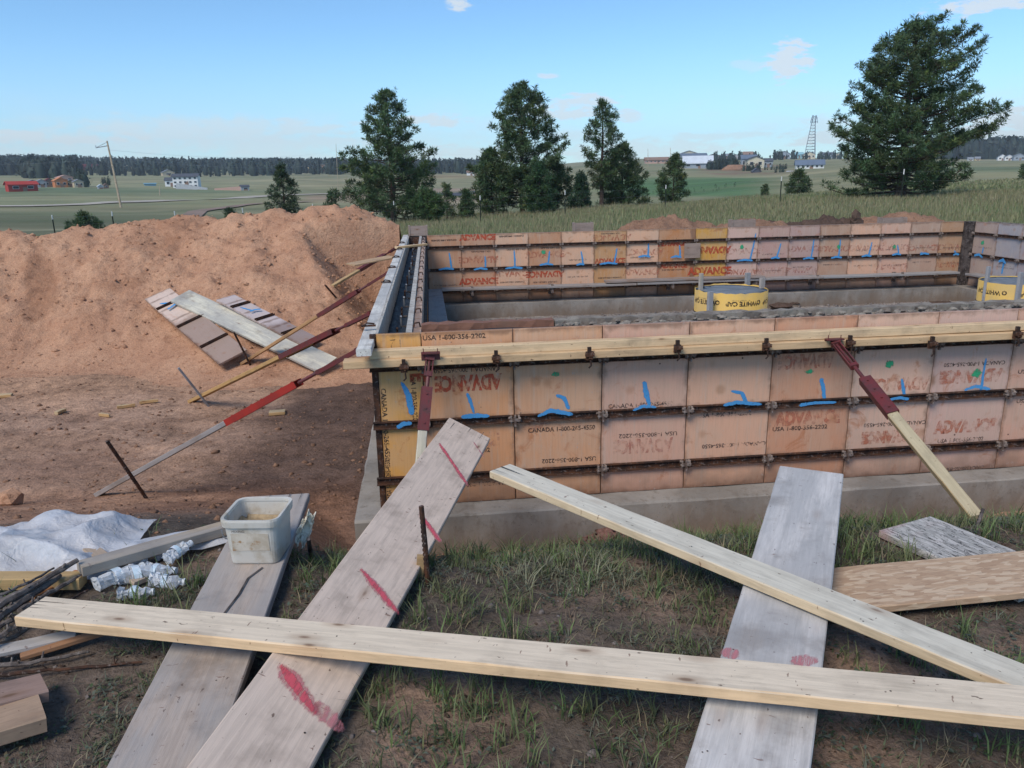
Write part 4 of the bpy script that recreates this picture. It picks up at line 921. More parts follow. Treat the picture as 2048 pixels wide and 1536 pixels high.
# pale 2x4 strongback along the outside top, with its sawn end at the front corner
PALE = (0.72, 0.70, 0.64)
y = -0.30
for j, (ya, yb_) in enumerate(((-0.30, 3.1), (3.11, 6.2), (6.21, 9.3))):
    o = beam('waler', (skew(-0.350, ya), ya, 0.004 if j else -.03), (skew(-0.350, yb_), yb_, 0.004), 0.092, 0.045, 'grey_wood', PALE, parent=lw, seed=60+j, warp=.003)
    beam('waler', (skew(-0.36, ya+.25), ya+.25, -0.06), (skew(-0.36, yb_), yb_, -0.06), 0.09, 0.045, 'grey_wood', (0.40, 0.30, 0.2), parent=lw, seed=70+j, warp=.002)
for yy in (0.28, 2.62, 3.9, 5.1, 6.3, 7.4):
    c = MB(); x = skew(-.35, yy); c.box(x-.06, x+.04, yy-.012, yy+.012, .005, .016); c.tube([(x-.05, yy-.03, .01), (x-.02, yy, .03), (x+.03, yy+.02, .02)], .006, 5); c.build('tie_rod', M['rust'], lw)
# bulkhead across the far end and the stick laid over the channel
c = MB(); c.box(skew(-.28, 8.75), skew(-.10, 8.75), 8.74, 8.78, -.5, .0); c.build('bulkhead', M['rust'], lw)
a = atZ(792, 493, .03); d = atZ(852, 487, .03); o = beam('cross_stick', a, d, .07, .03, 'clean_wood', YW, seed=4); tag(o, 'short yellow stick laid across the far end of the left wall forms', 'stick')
c = MB(); c.box(.03, .075, 8.25, 8.95, -1.2, -.01); c.build('corner_post', M['darkwood'], lw)
c = MB(); c.box(.045, .07, 3.6, 6.3, -1.1, -.33); c.build('filler_board', M['wood'], lw, color=(0.48, 0.20, 0.07))
def vert_top(p, v):
    """height at which an upright on p meets image row v"""
    a = (768-v)/F_PX; d0 = np.array([p[0], p[1], 0.0])-CAM
    return float((a*(d0@FWD)-d0@UPV)/(UPV[2]-a*FWD[2]))
# ------------------------------------------------------------------ yellow piers
def pier(u0, u1, v, y, label, posts):
    a = atY(u0, v, y); d = atY(u1, v, y); r = (d.x-a.x)/2; cx = (a.x+d.x)/2; zt = a.z
    t = empty('concrete_pier', (cx, y, -1.5)); tag(t, label, 'pier', None)
    H = zt+1.5; b = MB(); n = 48
    q = random.Random(int(u0)); top = [H-0.012+q.uniform(-.008, .010) for _ in range(n)]
    ri = r-.006
    b.loft([[(r*math.cos(6.2832*k/n), r*math.sin(6.2832*k/n), 0) for k in range(n)], [(r*math.cos(6.2832*k/n), r*math.sin(6.2832*k/n), top[k]) for k in range(n)], [(ri*math.cos(6.2832*k/n), ri*math.sin(6.2832*k/n), top[k]) for k in range(n)], [(ri*math.cos(6.2832*k/n), ri*math.sin(6.2832*k/n), H-.06) for k in range(n)]], cap=False)
    b.build('fibre_tube', M['yellow'], t, smooth=True)
    b = MB(); rr = [0, .35, .7, 1.0]; rings = [[(ri*s*math.cos(6.2832*k/n), ri*s*math.sin(6.2832*k/n), H-.012-.010*s+q.uniform(-.002, .002)) for k in range(n)] for s in (1.0, .7, .35, .02)]
    b.loft(rings, cap=True); b.build('concrete_top', M['piertop'], t, smooth=True)
    # print round the tube, bent onto its curve
    def wrap(s, h, z, ang, mat, bold=0.0, flip=True):
        src = letters(s, h, mat, bold); me = src.copy(); sg = -1 if flip else 1
        for vv in me.vertices:
            th = ang+sg*vv.co.x/r; zz = z+sg*vv.co.y
            vv.co = ((r+.002)*math.sin(th), -(r+.002)*math.cos(th), zz)
        link('lettering', me, t)
    base_ang = math.atan2(CAM[0]-cx, -(CAM[1]-y))
    for k, a0 in enumerate((0.32, -0.85, 1.45)):
        an = base_ang+a0; wrap('WHITE CAP', .055, H-.135, an, 'ink', .003); wrap('THE CONTRACTOR SUPPLY', .014, H-.095, an-.02, 'ink_faded'); wrap('O', .055, H-.125, an+.50, 'ink', .004)
        wrap('O', .075, H-.46, an+.62, 'ink', .006); wrap('WHITE CAP', .062, H-.48, an+.05, 'ink', .003); wrap("' ' '", .03, H-.34, an+.1, 'ink_faded'); wrap("' ' '", .03, H-.09, an-.1, 'ink_faded')
    for (pu, pv, dth, w, col, py) in posts:
        P = atY(pu, pv, py); zz = P.z+1.5
        o = beam('brace_stake', (P.x-cx, py-y, 0), (P.x-cx, py-y, zz), w, .04, 'grey_wood', col, up=(0.25, -1, 0), parent=t, seed=int(pu))
    band = MB(); 
    for zb in (H-.30,): band.loft([[((r+.003+.006*(j in (1, 2)))*math.cos(6.2832*k/n), (r+.003+.006*(j in (1, 2)))*math.sin(6.2832*k/n), zb+.004*j) for k in range(n)] for j in range(4)], cap=False)
    band.build('tie_wire', M['rust'], t)
    return t
G1, G2 = (0.36, 0.36, 0.37), (0.50, 0.42, 0.32)
pier(1394, 1530, 578, 4.4, 'yellow wrapped round concrete pier standing inside the foundation nearer the middle, grey top', ((1404, 547, 0, .05, G2, 4.45), (1498, 546, 0, .07, G1, 4.86), (1527, 556, 0, .07, (0.42, 0.37, 0.33), 4.40), (1423, 584, 0, .07, G1, 4.0)))
pier(1975, 2112, 562, 4.4, 'yellow wrapped round concrete pier at the right edge beyond the near wall', ((1981, 533, 0, .05, G1, 4.4), (2046, 545, 0, .07, G1, 4.0), (2110, 540, 0, .07, G1, 4.5)))
b_ = MB()
for (u, v, r) in ((1560, 612, .16), (1585, 606, .13), (1720, 618, .14), (1880, 607, .16)):
    p = atZ(u, v, -1.44); b_ = MB(); b_.lump(p, r, int(u), (1.5, .9, .4), .3); b_.lump(p+Vector((.12, .05, 0)), r*.7, int(u)+1, (1.4, .8, .4), .3)
    tag(b_.build('spilled_concrete', M['spoildark']), {1560: 'dark lump of spilled concrete just right of the middle yellow pier', 1585: 'second dark lump of concrete touching the one right of the middle pier', 1720: 'dark flat lump on the gravel midway between the two piers', 1880: 'dark lump on the gravel left of the right hand pier'}[u], 'lump', 'dark lumps on the gravel inside')
o = beam('gravel_board', atZ(1580, 634, -1.45), atZ(1830, 612, -1.45), .10, .035, 'grey_wood', (0.25, 0.22, 0.2)); o.name = 'plank'; tag(o, 'dark narrow board lying on the gravel inside beside the far footing', 'plank')

# ------------------------------------------------------------------ braces
def brace(label, foot, top, wood_end, w=0.089, t=0.038, wood='wood', col=(0.46, 0.30, 0.16), red='red', sleeve=None, plate=True, up=(0, 0, 1)):
    """timber from the foot to wood_end (fraction), steel turnbuckle from there to the top"""
    foot, top = Vector(foot), Vector(top); r = empty('wall_brace', foot); tag(r, label, 'brace')
    d = top-foot; L = d.length; F = frame_M((0, 0, 0), d, up)
    me = beam_mesh(L*wood_end, w, t, 'timber', wood, seed=int(abs(foot.x)*100)); link('timber', me, r, F, col)
    b = MB(); s0 = L*(wood_end-0.20) if sleeve is None else L*sleeve[0]; s1 = L*(wood_end+.02) if sleeve is None else L*sleeve[1]; h = w/2+.005
    b.box(s0, s1, -h, -h+.005, -t-.006, .006); b.box(s0, s1, h-.005, h, -t-.006, .006); b.box(s0, s1, -h+.0055, h-.0055, .001, .006)
    n = max(2, int((s1-s0)/.09))
    for k in range(n): b.tube([(s0+(k+.5)*(s1-s0)/n, 0, .006), (s0+(k+.5)*(s1-s0)/n, 0, .013)], .007, 6)
    b.build('steel_shoe', M[red], r, F)
    b = MB(); e0 = s1+.001; e1 = L+.012
    b.tube([(e0, 0, -.02), (e0+(e1-e0)*.35, 0, -.02)], .013, 8)
    b.box(e0+(e1-e0)*.30, e1-.06, -.026, -.019, -.035, -.005); b.box(e0+(e1-e0)*.30, e1-.06, .019, .026, -.035, -.005)
    b.box(e0+(e1-e0)*.30, e0+(e1-e0)*.30+.03, -.0185, .0185, -.038, -.002); b.box(e1-.06, e1-.03, -.03, .03, -.038, 0)
    b.tube([(e0+(e1-e0)*.2, 0, -.02), (e1-.02, 0, -.02)], .009, 7)
    b.build('turnbuckle', M['red'], r, F)
    if plate:
        b = MB(); b.box(-.06, .06, -.035, .012, -.004, .004); b.box(-.06, .06, .004, .012, -.05, -.0045)
        b.tube([(-.045, -.01, .004), (-.045, -.01, .03)], .003, 5); b.tube([(.045, -.01, .004), (.045, -.01, .028)], .003, 5)
        b.build('nailing_plate', M['red'], r, Matrix.Translation(d))
    return r
def stake(label, top, bot, r=.011, mat='rust', L=None):
    p = Vector(bot); q = Vector(top); t = MB(); t.tube([p-q.normalized()*0, (p+q)/2+Vector((.003, 0, 0)), q], r, 8)
    for k in range(int((q-p).length/.02)):
        c = p+(q-p)*(k*.02/(q-p).length); t.tube([c, c+(q-p).normalized()*.005], r*1.15, 6)
    t = t.build('steel_stake', M[mat]); tag(t, label, 'stake'); return t
# front braces
f2 = hit(1950, 1050)
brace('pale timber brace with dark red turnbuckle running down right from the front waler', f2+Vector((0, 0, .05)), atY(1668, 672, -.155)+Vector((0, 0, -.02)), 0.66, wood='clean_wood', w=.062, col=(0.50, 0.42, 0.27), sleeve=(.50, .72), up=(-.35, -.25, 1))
f1 = atZ(835, 1010, -1.28); f1.y = -.85
brace('short brace with dirty timber and purple red turnbuckle near the front left corner', atY(834, 1000, -.62), atY(861, 705, -.16), 0.55, w=.058, wood='grey_wood', col=(0.60, 0.56, 0.44), sleeve=(.46, .76), up=(.1, -1, .2))
b_ = MB(); p = hit(1962, 1046); stake('short dark rod driven behind the foot of the right brace', atD(1966, 1018, 3.55), atD(1950, 1062, 3.5), .007, 'darkwood')
# left braces
def at_wall(u, v): p = atZ(u, v, -.06); return p
def brace_px(label, fu, fv, tu, tv, we, **k):
    ft_ = phit(fu, fv)+Vector((0, 0, .03)); return brace(label, ft_, atZ(tu, tv, -.10), we, plate=False, **k)
brace_px('longest grey brace with bright red sleeve, nearest of those propping the left wall', 196, 990, 722, 690, 0.60, wood='grey_wood', col=(0.33, 0.29, 0.27), red='brightred', sleeve=(.54, .79))
brace_px('thin yellow brace with dull red upper half, second nearest along the left wall', 382, 804, 745, 620, 0.72, col=(0.52, 0.32, 0.13), sleeve=(.58, .84))
brace_px('thick orange timber brace with purple turnbuckle, crossing the boards on the pile', 484, 728, 778, 540, 0.62, w=.12, col=(0.46, 0.27, 0.13), sleeve=(.54, .80))
brace_px('farthest short brace propping the left wall', 664, 574, 800, 489, 0.42, w=.07, col=(0.50, 0.34, 0.17), sleeve=(.36, .75))
for (u0, v0, u1, v1, lab) in ((214, 882, 296, 996, 'long steel stake crossing the foot of the nearest grey brace'), (357, 736, 420, 812, 'grey steel stake pinning the thin yellow brace to the pit floor'), (468, 665, 502, 730, 'dark steel stake at the foot of the thick orange brace beside the boards'), (650, 570, 674, 594, 'small steel stake at the foot of the farthest brace')):
    bt = phit(u1, v1); bt.z -= .03
    k = ray(u0, v0); dd_ = (bt-Vector(CAM)).dot(Vector(FWD)); stake(lab, atD(u0, v0, dd_-.35), bt, .013, 'galv' if u0 == 357 else 'rust')
# small offcut board and ply scrap in the trench beside the left wall
p = hit(735, 520); o = beam('plywood_scrap', atD(700, 528, 11.2), atD(785, 512, 11.6), .30, .02, 'wood', (0.50, 0.34, 0.2)); tag(o, 'yellow plywood scrap leaning between braces beside the far end of the left wall', 'board')

# ------------------------------------------------------------------ panels dumped on the pile
def slab_on(name, c0, c1, c2, mesh_fn, label, parts=None, lift=.03):
    pass
def lay_panel(label, pu, w, L, color, rails=(), mat='ply', blue=None, green=None, thick=.03, flipz=0):
    """pu: three photograph corners (top-left, bottom-left, top-right) each with a distance"""
    A = atD(*pu[0]); B = atD(*pu[1]); C_ = atD(*pu[2])
    y = (B-A).normalized(); xv = (C_-A); x = (xv-y*xv.dot(y)).normalized(); z = x.cross(y)
    Mx = Matrix(((x.x, y.x, z.x, A.x), (x.y, y.y, z.y, A.y), (x.z, y.z, z.z, A.z), (0, 0, 0, 1)))
    t = empty('loose_form_panel', A); t.matrix_world = Mx; tag(t, label, 'form panel')
    sgn = -1 if z.z < 0 else 1
    # x across (w), y along (L); top face towards +z*sgn
    m = panel_mesh(w, L, thick) if mat == 'ply' else None
    Rx = Matrix(((1, 0, 0, 0), (0, 0, -1, 0), (0, -sgn, 0, 0), (0, 0, 0, 1)))
    Rx = Matrix(((1, 0, 0, 0), (0, 0, -1, 0), (0, -sgn, 0, 0), (0, 0, 0, 1)))
    if mat == 'ply': link('plywood_face', m, t, Rx, color)
    for r in rails: link('steel_rail', rail_mesh(w), t, Rx @ Matrix.Translation((0, 0, -r)))
    if blue: link('paint_mark', stroke(blue[0], blue[1], -.0026, 2), t, Rx); link('paint_mark', stroke(blue[2], blue[1], -.034, 3), t, Rx)
    return t
def pdist(u, v, lift=0.0): return float((phit(u, v)-Vector(CAM)).dot(Vector(FWD)))-lift
def onp(u, v, lift=.30): return (u, v, pdist(u, v, lift))
def lay_auto(label, tl, bl, tr, *a, **k):
    P1, P2, P3 = onp(*tl), onp(*bl), onp(*tr); L = (atD(*P2)-atD(*P1)).length; yv = (atD(*P2)-atD(*P1)).normalized(); xv = atD(*P3)-atD(*P1); w = (xv-yv*xv.dot(yv)).length
    a = (a[0], tuple(f*L for f in (.19, .48, .78))); return lay_panel(label, (P1, P2, P3), min(w, .62), L, *a, **k)
lay_auto('pinkish form panel with blue mark on the dirt pile, leftmost of those dumped', (289, 598), (438, 728), (355, 588), (0.62, 0.48, 0.40), (.27, .72, 1.17), blue=([(.10, -.36), (.25, -.52)], (.04, .05, .05), [(.10, -.70), (.22, -.66), (.32, -.60)]))
lay_auto('narrow form panel with faded blue mark behind the whitish board on the pile', (432, 599), (604, 690), (446, 577), (0.56, 0.48, 0.47), (.30, .78, 1.2), blue=([(.10, -.42), (.16, -.62)], (.03, .04, .04), [(.08, -.68), (.16, -.66), (.24, -.70)]))
A = atD(*onp(360, 590, .50)); B = atD(*onp(655, 728, .30))
o = beam('whitewashed_board', A, B, .34, .04, 'grey_wood', (0.66, 0.62, 0.50), seed=9, up=(-.05, -.42, .9)); tag(o, 'long whitish board splashed with concrete lying over the dumped panels', 'board')
# wood wedges and offcuts on the pit floor
for (u, v, a, L, w, lab) in ((120, 828, 1.25, .12, .05, 'small upright block of yellow wood, left of the scattered offcuts'), (210, 834, -.7, .16, .045, 'small yellow wedge tilted down to the right on the pit floor'), (252, 816, .5, .19, .05, 'yellow wedge second from the right of the scattered offcuts'), (298, 807, .22, .20, .045, 'rightmost yellow wedge of the scattered offcuts'), (555, 829, .1, .17, .11, 'pale square offcut under the red sleeved brace'), (10, 795, .2, .16, .09, 'block of wood at the left edge on the pit floor')):
    c = phit(u, v); c.z += .012; d = Vector((math.cos(a), math.sin(a)*.8, 0))*L/2
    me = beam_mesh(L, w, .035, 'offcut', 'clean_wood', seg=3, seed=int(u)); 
    if u in (210, 252, 298):
        for vv in me.vertices: vv.co.y *= (1-.6*vv.co.x/L)
    o = link('wood_offcut', me, None, frame_M(c-d+Vector((0, 0, .03)), c+d+Vector((0, 0, .03))), (0.55, 0.42, 0.25)); tag(o, lab, 'wood offcut')

# ------------------------------------------------------------------ planks on the bank (near foreground)
PLANKS = []       # footprints used to keep the grass from growing through
def plank(label, p0, p1, w, t, mat, col, name='plank', cat='plank', marks=(), over=0.0, **k):
    p0, p1 = Vector(p0), Vector(p1)
    o = beam(name, p0, p1, w, t, mat, col, **k); tag(o, label, cat); PLANKS.append((p0, p1, w/2, min(p0.z, p1.z)-t))
    if w > .12 and name == 'plank':
        q = random.Random(int(w*1000)+k.get('seed', 0)); L_ = (p1-p0).length; b = MB()
        for e in (0, 0, 0, 1, 1, 1):
            y_ = q.uniform(-.4, .4)*w; l_ = q.uniform(.05, .22); x_ = 0.001 if e == 0 else L_-.001; s_ = 1 if e == 0 else -1; h_ = q.uniform(.0012, .0026)
            b.add([(x_, y_-h_, .0012), (x_, y_+h_, .0012), (x_+s_*l_*.5, y_+h_*.6+.002, .0012), (x_+s_*l_, y_+.003, .0012), (x_+s_*l_*.5, y_-h_*.6+.002, .0012)], [(0, 1, 2, 3, 4)])
        for i_ in range(9):
            c_ = (q.uniform(.1, L_-.1), q.uniform(-.42, .42)*w); r_ = q.uniform(.0022, .0036); b.add([(c_[0]+r_*math.cos(a_), c_[1]+r_*math.sin(a_), .0013) for a_ in [j_*1.0472 for j_ in range(6)]], [tuple(range(6))])
        tag(b.build('splits_and_nail_holes', M['darkwood'], o), kind='stuff')
    marks = [(s, a, (L[0]*1.06, L[1]*1.06), ww*1.9, 'pink_faint') for (s, a, L, ww, m) in marks if m == 'pink']+list(marks)
    for (s, a, L, ww, m) in marks:      # s along, a across, slanted spray dash
        b = MB(); q = random.Random(int(s*100)); rings = []
        for i in range(9):
            f = i/8; c = (s+L[0]*(f-.5), a+L[1]*(f-.5)); h = ww*(.45+.35*math.sin(f*3.1))*q.uniform(.8, 1.2)
            n = Vector((-L[1], L[0], 0)).normalized()
            zz_ = .0024 if m == 'pink' else .0014; h *= 1.3; rings.append([(c[0]+n.x*h*s_, c[1]+n.y*h*s_, zz_) for s_ in (1, .5, 0, -.5, -1)])
        b.loft(rings, cap=False, closed=False); me_ = fade(b.mesh('spray_mark', M[m]), [f*(.2 if i in (0, 8) else .7 if i in (1, 7) else 1) for i in range(9) for f in (0, .8, 1, .8, 0)]); link('spray_mark', me_, o)
    return o
def ext(p0, p1, a, b):
    d = (p1-p0).normalized(); return p0-d*a, p1+d*b
# bucket plank
p0, p1 = Vector((-.735, -3.9, -.535)), Vector((-.725, -1.34, -.525)); gp = plank('wide grey plank under the white bucket, with a long crack down it', p0, p1, .285, .038, 'grey_wood', (0.46, 0.38, 0.32), seed=2, warp=.004)
b_ = MB(); cr = [(1.30, .03, .0026), (1.45, .015, .0026), (1.60, -.012, .0026), (1.72, -.02, .0026), (1.80, -.06, .0026)]
for i in range(len(cr)-1):
    a, c = Vector(cr[i]), Vector(cr[i+1]); n = Vector((-(c-a).y, (c-a).x, 0)).normalized()*.004; b_.add([a-n, a+n, c+n, c-n], [(0, 1, 2, 3)])
# a split: a recessed dark groove cut as its own thin part
b_.build('crack', M['darkwood'], gp)
# supports under the planks
for (x, y, z, ln, ang, lab) in ((-.72, -2.6, -.575, .5, 1.2, 'short block under the bucket plank'), ):
    pass
# wide plank with red dashes
dirR = (Vector((.275, -.50, 0))-Vector((-.49, -3.27, 0))).normalized()
t0 = atZ(940, 856, -.47); bcen = atZ(497, 1536, -.50); d = (Vector((t0.x, t0.y, -.47))-Vector((bcen.x, bcen.y, -.50))).normalized()
r0 = bcen-d*.7
Lr = (Vector((t0.x, t0.y, -.47))-r0).length
def along(u, v, z=-.485): p = atZ(u, v, z); return (p-r0).dot(d)
mk = []
rp_y = Vector((0, 0, 1)).cross(d).normalized()
def rmark(u0, v0, u1, v1, ww, m):
    a = atZ(u0, v0, -.485)-r0; c = atZ(u1, v1, -.485)-r0; A_ = (a.dot(d), a.dot(rp_y)); B_ = (c.dot(d), c.dot(rp_y))
    mk.append(((A_[0]+B_[0])/2, (A_[1]+B_[1])/2, (B_[0]-A_[0], B_[1]-A_[1]), ww, m))
rmark(874, 897, 940, 960, .011, 'pink'); rmark(945, 880, 972, 905, .007, 'pink_faint'); rmark(838, 1024, 884, 1066, .013, 'pink'); rmark(718, 1142, 802, 1206, .014, 'pink'); rmark(556, 1336, 636, 1412, .020, 'pink'); rmark(625, 1385, 690, 1430, .035, 'pink_faint')
plank('wide pale plank with red spray dashes reaching from the bank towards the front forms', r0, Vector((t0.x, t0.y, -.47)), .286, .038, 'wood', (0.66, 0.53, 0.43), marks=mk, seed=6, warp=.006, mitre=.42, up=(.27, -.08, .94))
# wide whitish grey plank on the right
w0 = Vector((.75, -3.52, -.46)); w1 = Vector((1.825, -1.755, -.40)); dw = (w1-w0).normalized(); w0 = w0-dw*.8
wy = Vector((0, 0, 1)).cross(dw).normalized(); mk = []
r0s, ds, rps = r0, d, rp_y; r0, d, rp_y = w0, dw, wy
def wmark(u, v, ww, m, z=-.4):
    a = atZ(u, v, z)-w0; mk.append((a.dot(dw), a.dot(wy), (.05, .04), ww, m))
wmark(1462, 1290, .035, 'pink_faint', -.415); wmark(1630, 1120, .035, 'pink_faint', -.39); wmark(1600, 1010, .03, 'pink_faint', -.38); wmark(1610, 1305, .05, 'pink_faint', -.415)
wp = plank('wide whitish grey plank on the right under both crossing boards', w0, w1, .286, .036, 'grey_wood', (0.62, 0.59, 0.56), marks=mk, seed=15, warp=.005)
WZ = lambda y: -.43+(y+3.52)*(.07/1.765)
# long board lying over the grey plank (runs down to the right)
l0 = atZ(997, 933, -.372); l1 = atZ(2018, 1340, -.392); l0, l1 = ext(l0, l1, -.01, .5)
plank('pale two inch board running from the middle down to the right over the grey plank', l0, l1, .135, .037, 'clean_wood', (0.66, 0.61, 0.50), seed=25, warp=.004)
# nearest long board
n0 = atZ(52, 1212, -.455); n1 = atZ(2048, 1402, -.348); n0, n1 = ext(n0, n1, -.02, .5)
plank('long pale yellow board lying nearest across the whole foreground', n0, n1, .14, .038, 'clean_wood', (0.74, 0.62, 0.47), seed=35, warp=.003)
# strand board strip and weathered strand board
g = lambda x, y: float(gz(x, y))
o0 = Vector((1.22, -2.60, 0)); o1 = Vector((3.3, -2.56, 0)); o0.z = -.525; o1.z = -.52
plank('brown strand board strip at the right edge passing under the wide grey plank', o0, o1, .29, .03, 'osb', (1, 1, 1), name='strand_board', seed=8, warp=.004)
A = Vector((2.152, -1.852, -.70)); v0 = Vector((2.33, -1.77, -.70)); v1 = Vector((3.2, -2.62, -.60))
zA = hit(1760, 1070); 
v0 = (atZ(1760, 1064, -.56)+atZ(1859, 1028, -.56))/2; v1 = (atZ(1897, 1127, -.555)+atZ(2068, 1114, -.555))/2; v0, v1 = ext(v0, v1, 0, .22)
plank('grey cracked strand board with a pinkish end lying near the right brace foot', v0, v1, .33, .035, 'osbgrey', (1, 1, 1), name='strand_board', seed=18, warp=.006)
s0 = hit(1655, 1052); s1 = hit(1822, 1036); s0.z += .05; s1.z += .05
plank('thin tan strip of wood lying against the footing behind the cracked board', s0, s1, .05, .03, 'wood', (0.42, 0.32, 0.24), name='wood_strip', cat='wood strip', seed=28)
# rusty bar standing by the red marked plank
sb = hit(856, 1172); stake('rusty steel bar standing upright beside the red marked plank', Vector((sb.x-.01, sb.y-.01, vert_top(sb, 1010))), sb, .010)
c = hit(838, 1160); b_ = MB(); b_.box(-.015, .015, -.01, .01, -.02, .11); tag(b_.build('wood_stake', M['wood'], None, Matrix.Translation(c) @ Matrix.Rotation(.12, 4, 'Y'), (0.45, 0.30, 0.15)), 'short broken wooden peg at the foot of the rusty bar', 'peg')
stake('dark thin peg sticking up on the bank right of the bucket', atD(617, 1078, 3.25), hit(622, 1118), .008, 'darkwood')

# ------------------------------------------------------------------ bucket
def rrect(w, d_, r, n=5):
    pts = []
    for (cx, cy, a0) in ((w/2-r, d_/2-r, 0), (-w/2+r, d_/2-r, 90), (-w/2+r, -d_/2+r, 180), (w/2-r, -d_/2+r, 270)):
        for k in range(n+1): a = math.radians(a0+90*k/n); pts.append((cx+r*math.cos(a), cy+r*math.sin(a)))
    return pts
bk = empty('bucket', (-.695, -1.965, -.527), Matrix.Rotation(-.14, 3, 'Z')); tag(bk, 'square white plastic bucket, stained, standing on the grey plank', 'bucket')
def ringz(w, d_, r, z): return [(x, y, z) for x, y in rrect(w, d_, r)]
b_ = MB(); b_.loft([ringz(.208, .208, .03, .0), ringz(.214, .214, .035, .006), ringz(.236, .236, .04, .175), ringz(.240, .240, .04, .196), ringz(.232, .232, .038, .198), ringz(.206, .206, .032, .012)], cap=True)
b_.build('bucket_body', M['bucket'], bk, smooth=False)
b_ = MB(); b_.loft([ringz(.2415, .2415, .042, .178), ringz(.256, .256, .046, .180), ringz(.262, .262, .048, .206), ringz(.258, .258, .046, .216), ringz(.236, .236, .04, .214), ringz(.234, .234, .038, .200)], cap=False); b_.build('rim', M['bucket'], bk)
b_ = MB(); qq = random.Random(1); n = len(rrect(1, 1, .1))
b_.loft([[(x, y, .128+qq.uniform(-.006, .02)) for x, y in rrect(.219, .219, .034)], [(x*.8, y*.8, .128+qq.uniform(-.01, .012)) for x, y in rrect(.215, .215, .03)], [(x*.4, y*.4, .118+qq.uniform(-.008, .01)) for x, y in rrect(.215, .215, .03)]], cap=True); b_.build('dried_residue', M['sludge'], bk)
b_ = MB(); by = lambda z: -(.1072+.063*z)
b_.add([(x, by(z)-.0012, z) for z in (.066, .148) for x in (-.084, .080)]+[(x, by(z)-.0002, z) for z in (.066, .148) for x in (-.084, .080)], [(0, 1, 3, 2), (0, 4, 5, 1), (2, 3, 7, 6), (0, 2, 6, 4), (1, 5, 7, 3)]); b_.build('paper_label', M['label'], bk)
b_ = MB(); pts = [(.1225, -.02+.09*math.cos(a), .165-.075*math.sin(a)) for a in [i*math.pi/12 for i in range(13)]]; b_.tube([(-x, y, z) for x, y, z in pts], .0028, 6); b_.build('wire_handle', M['galv'], bk)
link('lettering', letters('MIXING', .012, 'ink_faded'), bk, Matrix.Translation((-.05, by(.160)-.0016, .160)) @ Matrix.Rotation(math.pi/2, 4, 'X'))
bk.scale = (.93, .93, .93)
# crumpled cloth beside the bucket
n, m = 15, 22; Uu, Vv = np.meshgrid(np.linspace(-.5, .5, n), np.linspace(0, 1, m)); q_ = np.abs(fbm(Uu*5+3, Vv*4, 3)); q2_ = fbm(Uu*7, Vv*7+4, 2)
wdt = .055*(1-.45*np.abs(Vv-.45)*1.6); cx_ = -.548+.055*Vv+Uu*wdt*1.1+.012*q2_; cy_ = -1.935+.05*np.sin(Vv*5)*.3+Uu*.02+.05*q_; cz_ = -.525+.145*Vv+.02*q2_+.018*np.cos(Uu*9)
V_ = np.stack([cx_, cy_, cz_], -1).reshape(-1, 3); ii = np.arange(n*m).reshape(m, n); F_ = np.stack([ii[:-1, :-1], ii[:-1, 1:], ii[1:, 1:], ii[1:, :-1]], -1).reshape(-1, 4)
me = mesh_np('work_glove', V_, F_, M['rag'], False); o = link('cloth_rag', me); sm = o.modifiers.new('thickness', 'SOLIDIFY'); sm.thickness = .004
tag(o, 'crumpled white cloth leaning against the right side of the bucket', 'cloth')

# ------------------------------------------------------------------ rubbish at the left
T = lambda u, v, dz=0.0: (lambda p: Vector((p.x, p.y, float(gz(p.x, p.y))+dz)))(hit(u, v))
# plastic sheet draped on the bank
def make_sheet_obj(name, cx0, cy0, w, h, rot, hgt, seed, label):
    n, m = 70, 50; X, Y = np.meshgrid(np.linspace(-.5, .5, n), np.linspace(-.5, .5, m))
    ed = 1+.16*fbm(np.arctan2(Y, X)*1.1+seed, X*0+seed, 3)
    x = X*w*ed; y = Y*h*ed; c, s = math.cos(rot), math.sin(rot); gx_ = cx0+x*c-y*s; gy_ = cy0+x*s+y*c
    f = 1-1.9*np.abs(fbm(x*2.3+seed+y*.8, y*4.0+seed*2, 2)); f2 = 1-2*np.abs(fbm(x*5.5+seed-y*3, y*6+1+x*2, 2)); e = np.clip((0.5-np.maximum(np.abs(X), np.abs(Y)))*4.5, 0, 1)
    z = gz(gx_, gy_)+.022+hgt*(sst(e)*(0.15+.62*f)+.26*f2*(.3+e))
    ii = np.arange(n*m).reshape(m, n); F = np.stack([ii[:-1, :-1], ii[:-1, 1:], ii[1:, 1:], ii[1:, :-1]], -1).reshape(-1, 4)
    o = link(name, mesh_np(name, np.stack([gx_, gy_, z], -1).reshape(-1, 3), F, M['sheet'], True)); tag(o, label, 'plastic sheet'); return o
make_sheet_obj('plastic_sheet', -1.78, -1.66, .98, .62, -.10, .11, 2.2, 'billowing translucent white plastic sheet heaped at the left edge of the bank')
make_sheet_obj('plastic_sheet', -1.10, -1.70, .62, .20, .22, .03, 6.1, 'narrow flat strip of plastic sheeting stretching behind the bottles towards the bucket')
b_ = MB(); b_.lump(hit(25, 1010)+Vector((0, 0, .05)), .10, 3, (1, 1, .8), .2); tag(b_.build('rock', M['spoil']), 'rounded orange clod of earth behind the plastic sheet at the left edge', 'rock')
def lumber(label, u0, v0, z0, u1, v1, z1, w, t, mat, col, name='board', cat='board', **k):
    p0 = atZ(u0, v0, z0); p1 = atZ(u1, v1, z1); return plank(label, p0, p1, w, t, mat, col, name=name, cat=cat, **k)
lumber('weathered timber running diagonally from the stick heap up to the bucket', 158, 1128, -.49, 452, 1046, -.52, .075, .045, 'grey_wood', (0.46, 0.36, 0.25), seed=91)
